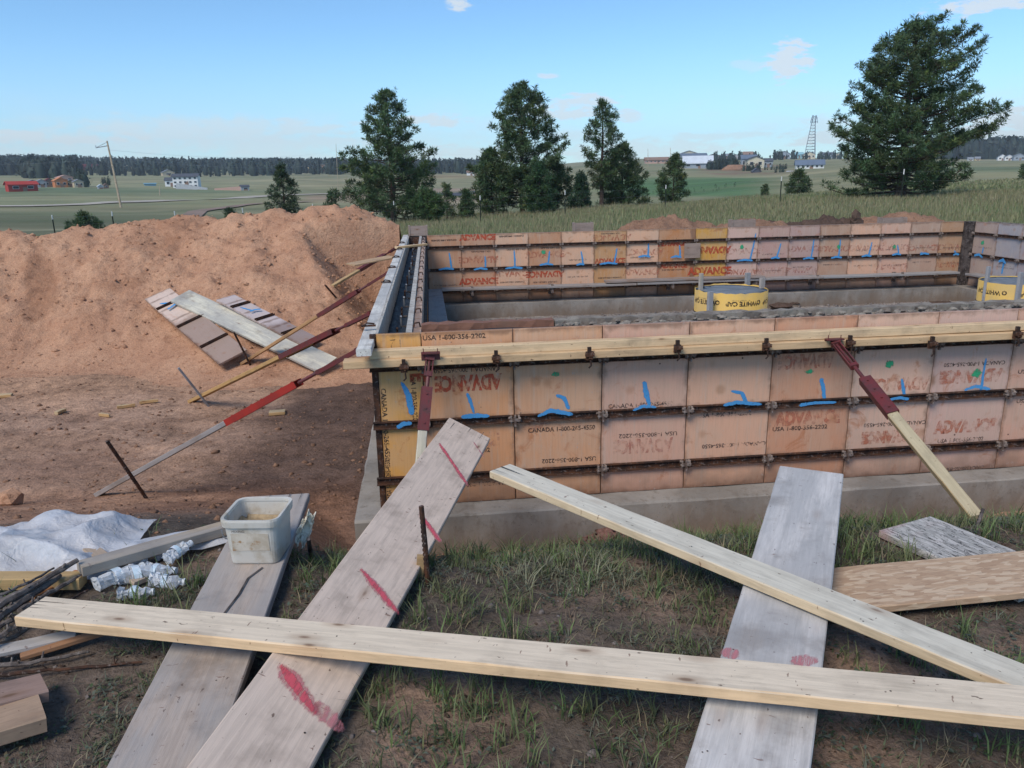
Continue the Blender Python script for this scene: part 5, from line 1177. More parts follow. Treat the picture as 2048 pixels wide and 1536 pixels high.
lumber('yellow timber at the left edge behind the sticks', -60, 1150, -.50, 165, 1150, -.53, .07, .05, 'wood', (0.50, 0.34, 0.16), seed=92)
lumber('thin tan lath crossing under the diagonal timber beside the bottles', 150, 1075, -.54, 282, 1160, -.57, .06, .018, 'wood', (0.42, 0.33, 0.25), seed=93)
lumber('rusty orange board under the sticks at the left', 60, 1190, -.55, 180, 1130, -.56, .05, .03, 'wood', (0.38, 0.17, 0.07), seed=94)
lumber('whitish lath below the long near board at the left edge', -40, 1305, -.54, 150, 1262, -.55, .06, .02, 'grey_wood', (0.50, 0.46, 0.42), seed=95)
lumber('orange brown lath beside the whitish lath under the long near board', 40, 1310, -.56, 215, 1255, -.55, .03, .02, 'wood', (0.36, 0.19, 0.10), seed=96)
lumber('short brown board with yellow sawn edge in the bottom left corner', -90, 1462, -.50, 84, 1410, -.52, .14, .05, 'wood', (0.44, 0.30, 0.20), seed=97)
lumber('reddish board lying above the yellow edged board in the bottom left corner', -60, 1400, -.49, 88, 1362, -.52, .12, .04, 'wood', (0.36, 0.24, 0.19), seed=98)
def stick(label, pts, r, mat='bark', name='branch', cat='branch'):
    P = [atZ(u, v, z) for u, v, z in pts]; Q = []; q = random.Random(int(pts[0][1]))
    for i in range(len(P)-1):
        for k in range(6): Q.append(P[i].lerp(P[i+1], k/6)+Vector((q.uniform(-.004, .004), q.uniform(-.004, .004), q.uniform(-.003, .003))))
    Q.append(P[-1]); b = MB(); n = len(Q); b.tube(Q, [r*(1-.45*i/n)*q.uniform(.85, 1.15) for i in range(n)], 7)
    for k in range(3):
        i = q.randrange(2, n-2); b.tube([Q[i], Q[i]+Vector((q.uniform(-.02, .02), q.uniform(-.02, .02), .02))], r*.35, 5)
    PLANKS.append((P[0], P[-1], r+.01, min(P[0].z, P[-1].z)-r))
    o = b.build(name, M[mat]); tag(o, label, cat); return o
M['twig'] = simple('grey_twig', (0.16, 0.135, 0.12), (0.09, 0.07, 0.06), 22, 6, 0.9, 0, 0.8, 0.004, (0.28, 0.25, 0.22))
stick('thick dark ribbed branch on top of the stick heap at the left', [(-40, 1232, -.50), (60, 1175, -.49), (155, 1120, -.47)], .018, 'twig')
stick('second thick branch just below the topmost one in the stick heap', [(-40, 1262, -.52), (40, 1205, -.52), (120, 1150, -.51)], .020, 'twig')
stick('thinner branch running beside the bottles towards the diagonal timber', [(40, 1222, -.52), (110, 1180, -.53), (190, 1135, -.53)], .011, 'twig')
stick('straight grey stick hidden partly by the left end of the near board', [(-40, 1272, -.53), (20, 1240, -.53), (60, 1225, -.53)], .012, 'twig')
stick('long thin stick lying below the near board, upper of two', [(-40, 1338, -.56), (80, 1322, -.57), (180, 1302, -.58)], .009, 'twig', 'stick', 'stick')
stick('long thin rusty rod lying below the near board, lower of two', [(-40, 1352, -.56), (120, 1338, -.58), (284, 1324, -.59)], .007, 'rust', 'stick', 'stick')
stick('curved twig under the near board at the left edge', [(-40, 1290, -.54), (20, 1278, -.54), (70, 1246, -.54)], .010, 'twig')
stick('pale thin rod crossing over the stick heap towards the yellow timber', [(-40, 1206, -.48), (50, 1168, -.48), (108, 1136, -.50)], .007, 'twig', 'stick', 'stick')
stick('dark rod at the bottom of the stick heap above the near board', [(-40, 1300, -.52), (10, 1268, -.51), (36, 1250, -.51)], .013, 'twig')
stick('short rusty rod lying among the sticks beside the lath', [(70, 1236, -.55), (130, 1206, -.55), (176, 1180, -.56)], .006, 'rust', 'stick', 'stick')
stick('thin twig on the grass between the laths and the bottom left boards', [(-30, 1322, -.56), (60, 1300, -.57), (128, 1288, -.58)], .006, 'twig')
# crushed water bottles
def bottle(label, u, v, ang, tilt, crush, seed, L=.19, r=.033, dz=.028, cap=(0.75, 0.78, 0.8)):
    q = random.Random(seed); c = T(u, v, dz); t = empty('plastic_bottle', c, Matrix.Rotation(ang, 3, 'Z') @ Matrix.Rotation(tilt, 3, 'Y')); tag(t, label, 'bottle')
    prof = [(0, .5), (.01, .92), (.02, 1), (.10, .96), (.13, .90), (.16, 1), (.30, .97), (.33, .90), (.36, 1), (.50, .97), (.53, .9), (.56, 1), (.70, 1), (.80, .82), (.88, .45), (.93, .36), (1, .36)]
    b = MB(); n = 14; rings = []
    off = [q.uniform(-1, 1) for _ in prof]
    for i, (s, k) in enumerate(prof):
        row = []
        for j in range(n):
            a = 6.2832*j/n; dn = 1-crush*max(0, math.sin(a*1+off[i]*.6+seed))*(1 if .05 < s < .8 else .1)*q.uniform(.6, 1.2); bz = math.sin(s*3+seed)*.35*crush; row.append((s*L*(1-.25*crush)+q.uniform(-.004, .004), r*k*math.cos(a)*dn+bz*L*.35+q.uniform(-.004, .004)*crush*2, r*k*math.sin(a)*(dn*.8)+q.uniform(-.004, .004)*crush*2))
        rings.append(row)
    b.loft(rings, cap=True); b.build('bottle_body', M['pet'], t, smooth=False)
    c_ = MB(); be = math.sin(3+seed)*.35*crush*L*.35; LL = L*(1-.25*crush); c_.tube([(LL*.98, be, 0), (LL*1.05, be*1.05, 0)], r*.42, 12); c_.build('bottle_cap', M['cap'], t)
    l_ = MB(); l_.loft([[(s*LL, r*(1.03-.3*crush*max(0, math.sin(6.2832*j/n+seed)))*math.cos(6.2832*j/n)+math.sin(s*3+seed)*.35*crush*L*.35, r*.88*(1-.3*crush*max(0, math.sin(6.2832*j/n+seed)))*math.sin(6.2832*j/n)) for j in range(n)] for s in (.37, .44, .54)], cap=False); l_.build('bottle_label', M['blabel'], t)
M['cap'] = flat('white_cap_plastic', (0.62, 0.66, 0.68), 0.4); M['blabel'] = simple('bottle_label_film', (0.62, 0.66, 0.72), (0.45, 0.58, 0.66), 26, 3, 0.4, 0, 0)
bottle('crumpled clear bottle with a pale label band, lower left of the bottle heap', 196, 1186, .85, 0, .5, 1, .21, .040, .035)
bottle('large crushed clear bottle behind the long near board, beside the lower left one', 236, 1176, .55, 0, .8, 8, .20, .042, .035)
bottle('crushed clear bottle at the right end of the lower row of bottles', 300, 1176, .05, .05, .8, 2, .17)
bottle('crushed bottle in the middle of the bottle heap', 292, 1150, -.25, 0, .8, 3, .17)
bottle('squashed bottle at the top left of the bottle heap', 276, 1142, 2.0, 0, .85, 4, .14)
bottle('clear bottle with cap pointing right at the top of the heap, highest of the bottles', 312, 1120, .45, 0, .6, 5, .18)
bottle('bottle lying on the others with its cap towards the bucket', 336, 1140, .95, -.1, .8, 6, .16, dz=.05)
bottle('flattened bottle half hidden by the long near board', 238, 1203, .1, 0, .8, 7, .16)
# ------------------------------------------------------------------ pines
def tri_needles(C, r, seed, n_per, length, width, up=0.35):
    """starburst of flat needles round each tuft centre; C (n,3)"""
    g_ = np.random.default_rng(seed); n = len(C); D = g_.normal(size=(n, n_per, 3)); D[..., 2] += up*1.6
    D /= np.linalg.norm(D, axis=-1, keepdims=True)
    P = g_.normal(size=(n, n_per, 3)); S = np.cross(D, P); S /= np.linalg.norm(S, axis=-1, keepdims=True)
    L = length*r[:, None, None]*g_.uniform(.65, 1.1, (n, n_per, 1)); c = C[:, None, :]+D*L*0.12
    a = c+S*width*r[:, None, None]*.5; b = c-S*width*r[:, None, None]*.5; t = c+D*L
    m = c+D*L*.5
    V = np.stack([c, m+S*width*r[:, None, None]*.5, t, m-S*width*r[:, None, None]*.5], 2).reshape(-1, 3)
    F = (np.arange(n*n_per)[:, None]*4+np.array([[0, 1, 2, 3]])).reshape(-1, 4)
    return V, F
def pine(label, base, H, prof, seed, limbs, tuft=0.24, dens=1.0, lean=0.0, clear=0.10, tint=(0.058, 0.092, 0.042), group='pines beyond the fence', n_per=20, trunk_r=None, name='pine_tree', twoside=None, droop=0.0, tips=None):
    """prof: [(height fraction, left radius, right radius)] in metres as seen from the camera"""
    g_ = np.random.default_rng(seed); base = Vector(base)
    t = empty(name, base); tag(t, label, 'pine tree', group)
    tr = trunk_r or H*.021; hs = np.array([p[0] for p in prof]); RL = np.array([p[1] for p in prof]); RR = np.array([p[2] for p in prof])
    wob = g_.normal(size=(8, 2))*H*.006; wob[0] = 0
    def axis_at(s): 
        k = min(s*7, 6.999); i = int(k); w = wob[i]*(1-(k-i))+wob[i+1]*(k-i); return np.array([w[0]+lean*H*s, w[1], s*H])
    view = np.array([base.x-CAM[0], base.y-CAM[1]]); view /= np.linalg.norm(view); rt = np.array([view[1], -view[0]])
    b = MB(); b.tube([axis_at(s)-np.array([0, 0, .3*(s == 0)]) for s in np.linspace(0, .97, 12)], [tr*(1.35 if s == 0 else 1)*(1-.93*s)+.01 for s in np.linspace(0, .97, 12)], 8)
    T, TRd = [], []
    for i in range(limbs):
        s = clear+(1-clear)*((i+g_.uniform(0, 1))/limbs)**1.0; s = min(s, .985)
        a = i*2.39996+g_.uniform(-.5, .5); d2 = np.array([math.cos(a), math.sin(a)]); side = d2@rt
        rl, rr = np.interp(s, hs, RL), np.interp(s, hs, RR); R = rr if side > 0 else rl
        R = R*abs(side)+(rl+rr)/2*(1-abs(side)); R *= g_.uniform(.70, 1.04)
        o = axis_at(s*0.985); up = g_.uniform(.10, .42)*(0.6+s*.9)-droop*(1-s)
        dvec = np.array([d2[0], d2[1], up]); nseg = 6; pts = []
        L = R/1.0
        for k in range(nseg+1):
            f = k/nseg; pts.append(o+np.array([d2[0]*L*f, d2[1]*L*f, L*(up*f*.55+.35*up*f*f-.10*(1-s)*math.sin(f*3.1))])+g_.normal(size=3)*.03*L*f)
        b.tube(pts, [max(.009, tr*.30*(1-s*.6)*(1-.85*k/nseg)*min(1, L/1.5)) for k in range(nseg+1)], 4, cap=False)
        nt = max(5, int(dens*(7.5*L**1.35+4)*(.24/tuft)**1.3))
        perp = np.array([-d2[1], d2[0], 0])
        for k in range(nt):
            f = g_.uniform(.14, 1.03)**.62; q = min(int(f*nseg), nseg-1); p = pts[q]+(pts[q+1]-pts[q])*(f*nseg-q)
            lat = g_.normal()*.20*L*(1.15-f)+g_.normal()*.10; upz = abs(g_.normal())*.11+g_.normal()*.04*L*.5
            c = p+perp*lat+np.array([0, 0, upz+abs(lat)*.15]); T.append(c); TRd.append(g_.uniform(.75, 1.2))
            if g_.random() < .33: b.tube([p, (p+c)/2+np.array([0, 0, -.02]), c], .012, 3, cap=False)
    # leader tufts
    for k in range(8): T.append(axis_at(1-.012*k)+g_.normal(size=3)*.06*k**.5); TRd.append(.9)
    T = np.array(T); TRd = np.array(TRd); V, F = tri_needles(T, TRd, seed+1, n_per, tuft, tuft*.14)
    tc_ = np.array(tint); k = g_.uniform(.7, 1.75, len(T))[:, None]*np.array([1, 1, 1]); warm = g_.random((len(T), 1)) < .12
    col = tc_*k*(1+g_.uniform(-.12, .12, (len(T), 3))); col = np.where(warm, col*np.array([1.5, 1.25, .9]), col)
    col = np.repeat(col, n_per*4, 0)
    link('trunk', b.mesh('trunk', M['bark']), t); link('crown', mesh_np('crown', V, F, M['needles'], False, col), t)
    return t
def tree_at(u, vb, dist, vtop, label, prof_px, seed, limbs, **k):
    """base pixel, distance, top pixel; the outline table is in pixels either side of the trunk"""
    d = atD(u, vb, dist); base = Vector((d.x, d.y, float(gz(d.x, d.y)))); H = vert_top(base, vtop)-base.z
    m = dist/F_PX*.97; prof = [(f, a*m, b_*m) for f, a, b_ in prof_px]
    return pine(label, base-Vector((0, 0, .05)), H, prof, seed, limbs, **k)
tree_at(1800, 392, 37, 46, 'largest pine, broad and dense, standing alone at the right beyond the fence', [(0, 130, 100), (.06, 150, 115), (.16, 130, 130), (.27, 165, 175), (.38, 130, 190), (.5, 128, 130), (.6, 125, 128), (.7, 112, 138), (.78, 78, 120), (.86, 100, 85), (.92, 50, 70), (1, 8, 12)], 3, 128, tuft=.24, clear=.05, dens=1.15, trunk_r=.24, n_per=20)
tree_at(788, 442, 42, 183, 'broad open pine standing left of centre behind the end of the dirt pile', [(0, 90, 70), (.08, 125, 90), (.2, 125, 100), (.35, 120, 98), (.45, 112, 96), (.55, 70, 84), (.65, 75, 50), (.75, 58, 50), (.88, 34, 36), (1, 8, 8)], 5, 80, tuft=.27, clear=.06, dens=1.1)
tree_at(1045, 420, 44, 168, 'tall dense pine in the middle of the row behind the far wall', [(0, 60, 60), (.1, 105, 90), (.25, 110, 98), (.38, 95, 100), (.5, 72, 92), (.6, 76, 84), (.7, 70, 70), (.8, 58, 55), (.9, 36, 36), (1, 8, 8)], 7, 90, tuft=.27, clear=.06, dens=1.2)
tree_at(1202, 418, 46, 203, 'slender pine with bare lower trunk right of the middle of the row', [(0, 2, 2), (.15, 18, 20), (.3, 30, 40), (.45, 45, 50), (.55, 44, 52), (.68, 42, 50), (.8, 30, 40), (.9, 18, 24), (1, 6, 6)], 11, 58, tuft=.25, clear=.18, dens=.9)
tree_at(1243, 412, 47.5, 292, 'rounded dark pine tucked behind the slender one', [(0, 50, 55), (.2, 60, 58), (.5, 52, 48), (.8, 34, 30), (1, 8, 8)], 13, 60, tuft=.26, clear=.02, dens=1.1)
tree_at(985, 428, 43, 300, 'dark lower pine pressed against the left of the tall middle one', [(0, 40, 40), (.2, 48, 50), (.5, 44, 44), (.8, 26, 30), (1, 6, 6)], 17, 50, tuft=.25, clear=.03, dens=1.1)
tree_at(1080, 424, 40.5, 330, 'bright green bushy pine in front of the tall middle one', [(0, 30, 32), (.2, 38, 40), (.5, 34, 34), (.8, 18, 20), (1, 5, 5)], 19, 42, tuft=.24, clear=.05, dens=1.2, tint=(.036, .072, .032))
tree_at(1115, 408, 45, 330, 'pine reaching right from behind the tall middle one', [(0, 20, 30), (.3, 26, 48), (.6, 26, 44), (.85, 14, 20), (1, 5, 5)], 23, 34, tuft=.24, clear=.08, dens=.9)
tree_at(1162, 420, 42, 352, 'small pointed green pine between the middle and slender pines', [(0, 26, 28), (.3, 24, 24), (.6, 15, 16), (1, 3, 3)], 29, 34, tuft=.22, clear=.02, dens=1.2, tint=(.03, .062, .035))
tree_at(570, 432, 48, 333, 'small bright pine behind the crest of the dirt pile', [(0, 44, 42), (.2, 50, 46), (.5, 36, 36), (.8, 18, 18), (1, 4, 4)], 31, 40, tuft=.26, clear=.02, dens=1.0, tint=(.040, .064, .034))
tree_at(858, 452, 37, 385, 'young light green pine just right of the dirt pile in the grass', [(0, 10, 10), (.2, 34, 34), (.5, 40, 38), (.8, 26, 24), (1, 5, 5)], 37, 34, tuft=.21, clear=.14, dens=1.4, tint=(.055, .092, .036))
tree_at(934, 440, 38.5, 384, 'small dark cone shaped pine between the left and middle pines', [(0, 16, 16), (.3, 18, 18), (.6, 12, 12), (1, 3, 3)], 41, 26, tuft=.18, clear=.02, dens=1.2)
tree_at(895, 436, 40, 372, 'ragged dark sapling leaning beside the light green young pine', [(0, 12, 34), (.4, 8, 30), (.7, 12, 10), (1, 4, 4)], 43, 18, tuft=.2, clear=.1, dens=.8)
tree_at(1346, 406, 50, 312, 'medium pine standing alone right of the row near a fence post', [(0, 2, 2), (.08, 30, 26), (.25, 38, 36), (.5, 36, 32), (.75, 22, 22), (1, 5, 5)], 47, 48, tuft=.25, clear=.06, dens=1.0)
tree_at(1595, 382, 58, 342, 'squat pine left of the largest pine', [(0, 30, 32), (.4, 24, 28), (.7, 12, 16), (1, 4, 4)], 53, 30, tuft=.26, clear=.02, dens=1.2)
tree_at(1530, 388, 50, 372, 'tiny sapling on the slope between the lone medium and squat pines', [(0, 8, 9), (.5, 8, 8), (1, 2, 2)], 59, 9, tuft=.16, clear=.1, dens=1.0)
tree_at(170, 470, 44, 430, 'dark low juniper in the grass beyond the left end of the dirt pile', [(0, 44, 46), (.4, 30, 34), (.7, 14, 16), (1, 3, 3)], 61, 30, tuft=.24, clear=.02, dens=1.1)
tree_at(462, 440, 46, 420, 'light green small bush pine behind the dirt pile crest at left', [(0, 22, 22), (.5, 18, 20), (1, 4, 4)], 67, 16, tuft=.24, clear=.02, dens=1.1, tint=(.045, .075, .035))
tree_at(665, 425, 48, 385, 'bright bushy sapling at the left foot of the broad open pine', [(0, 18, 20), (.5, 16, 16), (1, 4, 4)], 71, 18, tuft=.22, clear=.02, dens=1.1, tint=(.05, .085, .035))
tree_at(2060, 358, 60, 318, 'pine cut by the right edge of the picture', [(0, 26, 26), (.5, 22, 22), (1, 5, 5)], 73, 26, tuft=.26, clear=.02, dens=1.1)
tree_at(1400-58, 404, 52, 385, 'small shrubby pine at the foot of the lone medium pine', [(0, 16, 18), (.5, 12, 14), (1, 3, 3)], 79, 12, tuft=.2, clear=.02, dens=1.1)

# ------------------------------------------------------------------ fence of steel posts
def tpost(u, v0, v1, dist, label, white=True):
    p = atD(u, v1, dist); z0 = float(gz(p.x, p.y)); t = empty('fence_post', (p.x, p.y, z0)); tag(t, label, 'fence post', 'steel posts of the wire fence'); H = vert_top(p, v0)-z0
    w = .045
    b = MB(); b.box(-w/2, w/2, -.006, .006, -.3, H*.84); b.box(-.005, .005, -.03, -.0065, -.3, H*.84); b.build('post_shaft', M['greenpost'], t)
    b = MB(); b.box(-w/2, w/2, -.0062, .0062, H*.84+.001, H); b.box(-.005, .005, -.03, -.0067, H*.84+.001, H); b.build('white_tip', M['whitepaint'], t)
    return Vector((p.x, p.y, z0+H*.9)), H
fp = []
for (u, v0, v1, dist, lab) in ((110, 430, 467, 30, 'fence post farthest left, in front of the dark juniper'), (229, 423, 462, 31, 'second fence post from the left behind the dirt pile'), (353, 422, 455, 32.5, 'third fence post from the left behind the dirt pile'), (488, 416, 448, 34, 'fence post behind the dirt pile left of the small bright pine'),
                               (628, 408, 445, 36, 'fence post behind the dirt pile right of the small bright pine'), (790, 402, 452, 38, 'fence post in front of the trunk of the broad open pine'), (962, 391, 462, 33.5, 'fence post just right of the small dark cone shaped pine'), (1130, 381, 437, 35.5, 'fence post right of the bright green bushy pine'),
                               (1330, 370, 430, 36, 'fence post in front of the lone medium pine'), (1559, 353, 416, 35, 'fence post between the lone medium pine and the squat pine'), (1801, 338, 407, 33, 'fence post in front of the trunk of the largest pine'), (2062, 325, 400, 31, 'fence post at the right edge')):
    fp.append(tpost(u, v0, v1, dist, lab))
for k in range(3):
    b = MB()
    for (a, c) in zip(fp[:-1], fp[1:]):
        A_ = a[0]-Vector((0, 0, a[1]*.28*k)); B_ = c[0]-Vector((0, 0, c[1]*.28*k)); b.tube([A_, (A_+B_)/2-Vector((0, 0, .02)), B_], .0016, 3, cap=False)
    tag(b.build('fence_wire', M['galv']), ('topmost', 'middle', 'lowest')[k]+' strand of wire strung between the steel fence posts', 'wire')

# ------------------------------------------------------------------ utility poles, wires and the lattice mast
def pole(label, u, v1, v0, dist, lean=0.0, r=.14, arm=True, group='utility poles'):
    p = atD(u, v1, dist); z0 = float(gz(p.x, p.y)); p = Vector((p.x, p.y, z0)); top = atD(u+lean, v0, dist); d = top-p
    t = empty('utility_pole', p); tag(t, label, 'utility pole', group); b = MB(); b.tube([Vector((0, 0, -1)), d*.5, d], [r*1.2, r, r*.75], 8); b.build('pole', M['pole'], t)
    if arm:
        b = MB(); a = d*.93; b.tube([a, a+Vector((-1.6, 0, -.25))], .06, 5); b.tube([a+Vector((-1.6, 0, -.25)), d*.985], .03, 4); b.tube([a+Vector((-1.6, 0, -.25)), a+Vector((-1.6, 0, .05))], .05, 5); b.tube([d*.80, d*.80+Vector((.9, 0, -.7))], .03, 4); b.build('insulator_arm', M['galv'], t)
    return p, top
P1 = pole('leaning wooden utility pole beyond the left field beside the road', 241, 401, 282, 105, lean=-27, r=.14)
P2 = pole('thin grey pole in the left field between the leaning pole and white house', 319, 387, 372, 200, 0, .12, False); pole('thin utility pole above the broad open pine on the left', 674, 352, 288, 230, -2, .07, False); pole('distant pole above the tall middle pine on its left', 978, 340, 290, 300, 0, .09, False)
pole('distant utility pole, left of the two by the long flat building', 1296, 330, 298, 420, 0, .13, False); pole('distant utility pole, right of the two by the long flat building', 1341, 330, 296, 420, 0, .13, False)
def wire(label, pts, r=.018):
    b = MB(); P = [atD(*p) for p in pts]; Q = []
    for a, c in zip(P[:-1], P[1:]):
        for k in range(10): f = k/10; Q.append(a.lerp(c, f)-Vector((0, 0, (a-c).length*.012*4*f*(1-f))))
    Q.append(P[-1]); b.tube(Q, r, 3, cap=False); tag(b.build('power_line', M['galv']), label, 'power line')
wire('lower power line running from the left edge past the leaning pole to the pines', [(-80, 330, 85), (222, 315, 104), (672, 324, 228)], .013)
wire('upper faint power line from the leaning pole to the right', [(216, 300, 104), (674, 300, 228), (978, 306, 300)], .012)
mt = atD(1622, 322, 700); z0 = float(gz(mt.x, mt.y)); top = atD(1622, 232, 700); Hm = vert_top(mt, 232)-z0
mast = empty('lattice_mast', (mt.x, mt.y, z0)); tag(mast, 'tall steel lattice radio mast on the skyline left of the largest pine', 'mast')
b = MB(); s0, s1 = 7.8, 2.0
def mc(f, k): s = (s0*(1-f)+s1*f)/1.0; a = math.radians(30+120*k); return Vector((s*math.cos(a)*.8, s*math.sin(a)*.8, Hm*.93*f))
for k in range(3): b.tube([mc(0, k), mc(1, k)], .30, 5)
b.build('mast_legs', M['galv'], mast)
for i in range(1, 13):
    b = MB(); f = i/13
    for k in range(3): b.tube([mc(f, k), mc(f, (k+1) % 3)], .16, 4, cap=False); b.tube([mc(f, k), mc(min(1, f+1/13), (k+1) % 3)], .07, 3, cap=False)
    b.build('mast_bracing', M['galv'], mast)
for (z, w) in ((.86, 3.2), (.93, 2.6), (.98, 2.0)):
    b = MB(); b.box(-w, w, -.2, .2, Hm*z, Hm*z+.25)
    for x in (-w, -w*.5, w*.5, w): b.box(x-.18, x+.18, -.3, .3, Hm*z-.9, Hm*z+1.4)
    b.build('antenna_array', M['galv'], mast)
b = MB(); b.tube([(0, 0, Hm*.93), (0, 0, Hm)], .15, 5); b.build('mast_tip', M['galv'], mast)

# ------------------------------------------------------------------ distant houses
HM = {k: flat('house_'+k, c, .8, .1, .4) for k, c in dict(red=(.42, .055, .045), darkred=(.14, .03, .035), white=(.74, .75, .74), grey=(.42, .44, .46), orange=(.55, .22, .10), tan=(.50, .42, .30), cream=(.60, .55, .42), blue=(.20, .36, .44), bluegrey=(.30, .35, .40), roofdark=(.085, .095, .115), roofgrey=(.22, .24, .27), roofwhite=(.58, .63, .68), brown=(.26, .17, .13), pink=(.52, .33, .27), slate=(.13, .17, .23), yellow=(.55, .42, .22), glass=(.03, .04, .05), teal=(.25, .45, .5), green=(.2, .3, .15)).items()}
def house(label, u0, u1, vb, veave, vridge, dist, wall='white', roof='roofdark', rot=0.2, gable=False, wins=3, rows=1, ratio=.7, cat='house', name='house', door=True):
    """a gabled building standing on the slope; width and heights from the photograph, real size from the distance"""
    uc = (u0+u1)/2; hp_ = hit(uc, vb, 0, 60); dist = min(max(float((hp_-Vector(CAM)).dot(Vector(FWD))), dist*.85), 950); c = atD(uc, vb, dist); m = dist/F_PX; Wd = (u1-u0)*m*.96; z0 = float(gz(c.x, c.y)); base = atD(uc, vb, dist).z; z0 = min(z0, base)
    he = (vb-veave)*m+(base-z0); hr = (vb-vridge)*m+(base-z0); Dp = Wd*ratio
    az_ = math.atan2(c.x-CAM[0], c.y-CAM[1]); t = empty(name, (c.x, c.y, z0), Matrix.Rotation(-az_+rot, 3, 'Z')); tag(t, label, cat)
    b = MB(); w = Wd/2; b.box(-w, w, 0, Dp, -2, he)
    if gable: b.add([(-w, 0, he), (w, 0, he), (0, 0, hr), (-w, Dp, he), (w, Dp, he), (0, Dp, hr)], [(0, 1, 2), (4, 3, 5), (0, 2, 5, 3), (2, 1, 4, 5)])
    else: b.add([(-w, 0, he), (-w, Dp, he), (-w, Dp/2, hr), (w, 0, he), (w, Dp, he), (w, Dp/2, hr)], [(0, 1, 2), (4, 3, 5), (0, 2, 5, 3), (2, 1, 4, 5)])
    b.build('wall', HM[wall], t); o = Wd*.03+.15; th = max(.15, (vb-vridge)*m*.03)
    b = MB()
    if gable:
        for s in (-1, 1):
            dz = (hr-he)*o/w; b.add([(0, -o, hr+.05), (0, Dp+o, hr+.05), (s*(w+o), Dp+o, he-dz+.05), (s*(w+o), -o, he-dz+.05), (0, -o, hr+.05+th), (0, Dp+o, hr+.05+th), (s*(w+o), Dp+o, he-dz+th+.05), (s*(w+o), -o, he-dz+th+.05)], [(0, 1, 2, 3), (4, 5, 6, 7), (0, 3, 7, 4), (1, 2, 6, 5), (2, 3, 7, 6)])
    else:
        for s in (0, 1):
            y = -o if s == 0 else Dp+o; dz = (hr-he)*o/(Dp/2); b.add([(-w-o, Dp/2, hr+.05), (w+o, Dp/2, hr+.05), (w+o, y, he-dz+.05), (-w-o, y, he-dz+.05), (-w-o, Dp/2, hr+.05+th), (w+o, Dp/2, hr+.05+th), (w+o, y, he-dz+.05+th), (-w-o, y, he-dz+.05+th)], [(0, 1, 2, 3), (4, 5, 6, 7), (0, 3, 7, 4), (1, 2, 6, 5), (2, 3, 7, 6)])
    b.build('roof', HM[roof], t)
    ww = Wd/(wins*2.6) if wins else 0
    for r_ in range(rows):
        for k in range(wins):
            x = -w+Wd*(k+.5)/wins; zc = he*(r_+.58)/rows; hh = he/rows*.17
            f = MB(); f.box(x-ww/2-.08, x+ww/2+.08, -.10, -.02, zc-hh-.08, zc+hh+.08); f = f.build('window', HM['white'] if wall != 'white' else HM['grey'], t); g_ = MB(); g_.box(x-ww/2, x+ww/2, -.14, -.105, zc-hh, zc+hh); g_.build('pane', HM['glass'], f)
    if door: g_ = MB(); g_.box(w*.1-.6, w*.1+.6, -.12, -.02, 0, min(2.2, he*.6)); g_.build('door', HM['brown'], t)
    return t
# left side
house('long bright red barn with rounded gable at the left edge of the field', 20, 76, 383, 369, 364, 250, 'red', 'red', .35, False, 2, 1, .3, 'barn', 'barn')
for (u0, u1, vb, ve, vr, w, r, lab) in ((57, 76, 373, 364, 361, 'grey', 'roofgrey', 'pale grey shed, leftmost of the cluster beside the red barn'), (76, 94, 375, 364, 360, 'grey', 'roofgrey', 'second grey shed in the cluster beside the red barn'), (92, 110, 374, 363, 358, 'brown', 'darkred', 'brownish red shed in the middle of the cluster'), (112, 136, 375, 362, 356, 'orange', 'orange', 'bright orange gabled building in the middle of the cluster'), (134, 150, 374, 364, 361, 'yellow', 'roofgrey', 'yellow tan shed right of the orange building'), (150, 168, 375, 364, 360, 'tan', 'roofgrey', 'rightmost tan shed of the cluster'), (118, 146, 362, 355, 351, 'pink', 'pink', 'pinkish roofed house rising behind the orange building')):
    house(lab, u0, u1, vb, ve, vr, 262, w, r, .25, True, 2, 1, .8, 'shed', 'shed')
house('dark maroon long house at the edge of the far woods', 170, 196, 342, 334, 329, 430, 'darkred', 'darkred', .1, False, 3); house('orange red house beside the maroon one at the edge of the far woods', 196, 210, 342, 335, 330, 430, 'orange', 'red', .3, True, 1)
house('tan house with pale gable at the edge of the woods', 244, 268, 343, 337, 331, 430, 'tan', 'yellow', .2, True, 3); house('small white shed beside the tan gabled house', 271, 280, 343, 338, 335, 430, 'white', 'roofwhite', .2, True, 0, cat='shed')
house('small grey dome like shed near the small brown shed in the left field', 197, 207, 378, 373, 370, 255, 'grey', 'roofwhite', .2, True, 0, cat='shed', name='shed'); house('small brown shed right of the grey dome like one in the left field', 208, 218, 377, 371, 368, 255, 'brown', 'brown', .2, True, 1, cat='shed', name='shed')
house('tall three storey white house with dark roof in the left field', 347, 397, 376, 354, 349, 270, 'white', 'roofdark', -.25, False, 5, 3, .5)
house('low white wing of the tall white house', 331, 356, 373, 361, 356, 264, 'white', 'roofdark', -.2, False, 2, 1, .7)
house('tan barn behind the tall white house', 326, 350, 352, 345, 340, 400, 'tan', 'roofgrey', .2, True, 1, cat='barn', name='barn')
house('tiny white shed at the end of the long pale fence', 483, 499, 381, 374, 371, 250, 'grey', 'roofdark', .2, False, 1, 1, .8, 'shed', 'shed')
house('blue tarped trailer in the left field', 290, 312, 372, 368, 367, 300, 'blue', 'blue', .1, False, 0, 1, .4, 'trailer', 'trailer', False)
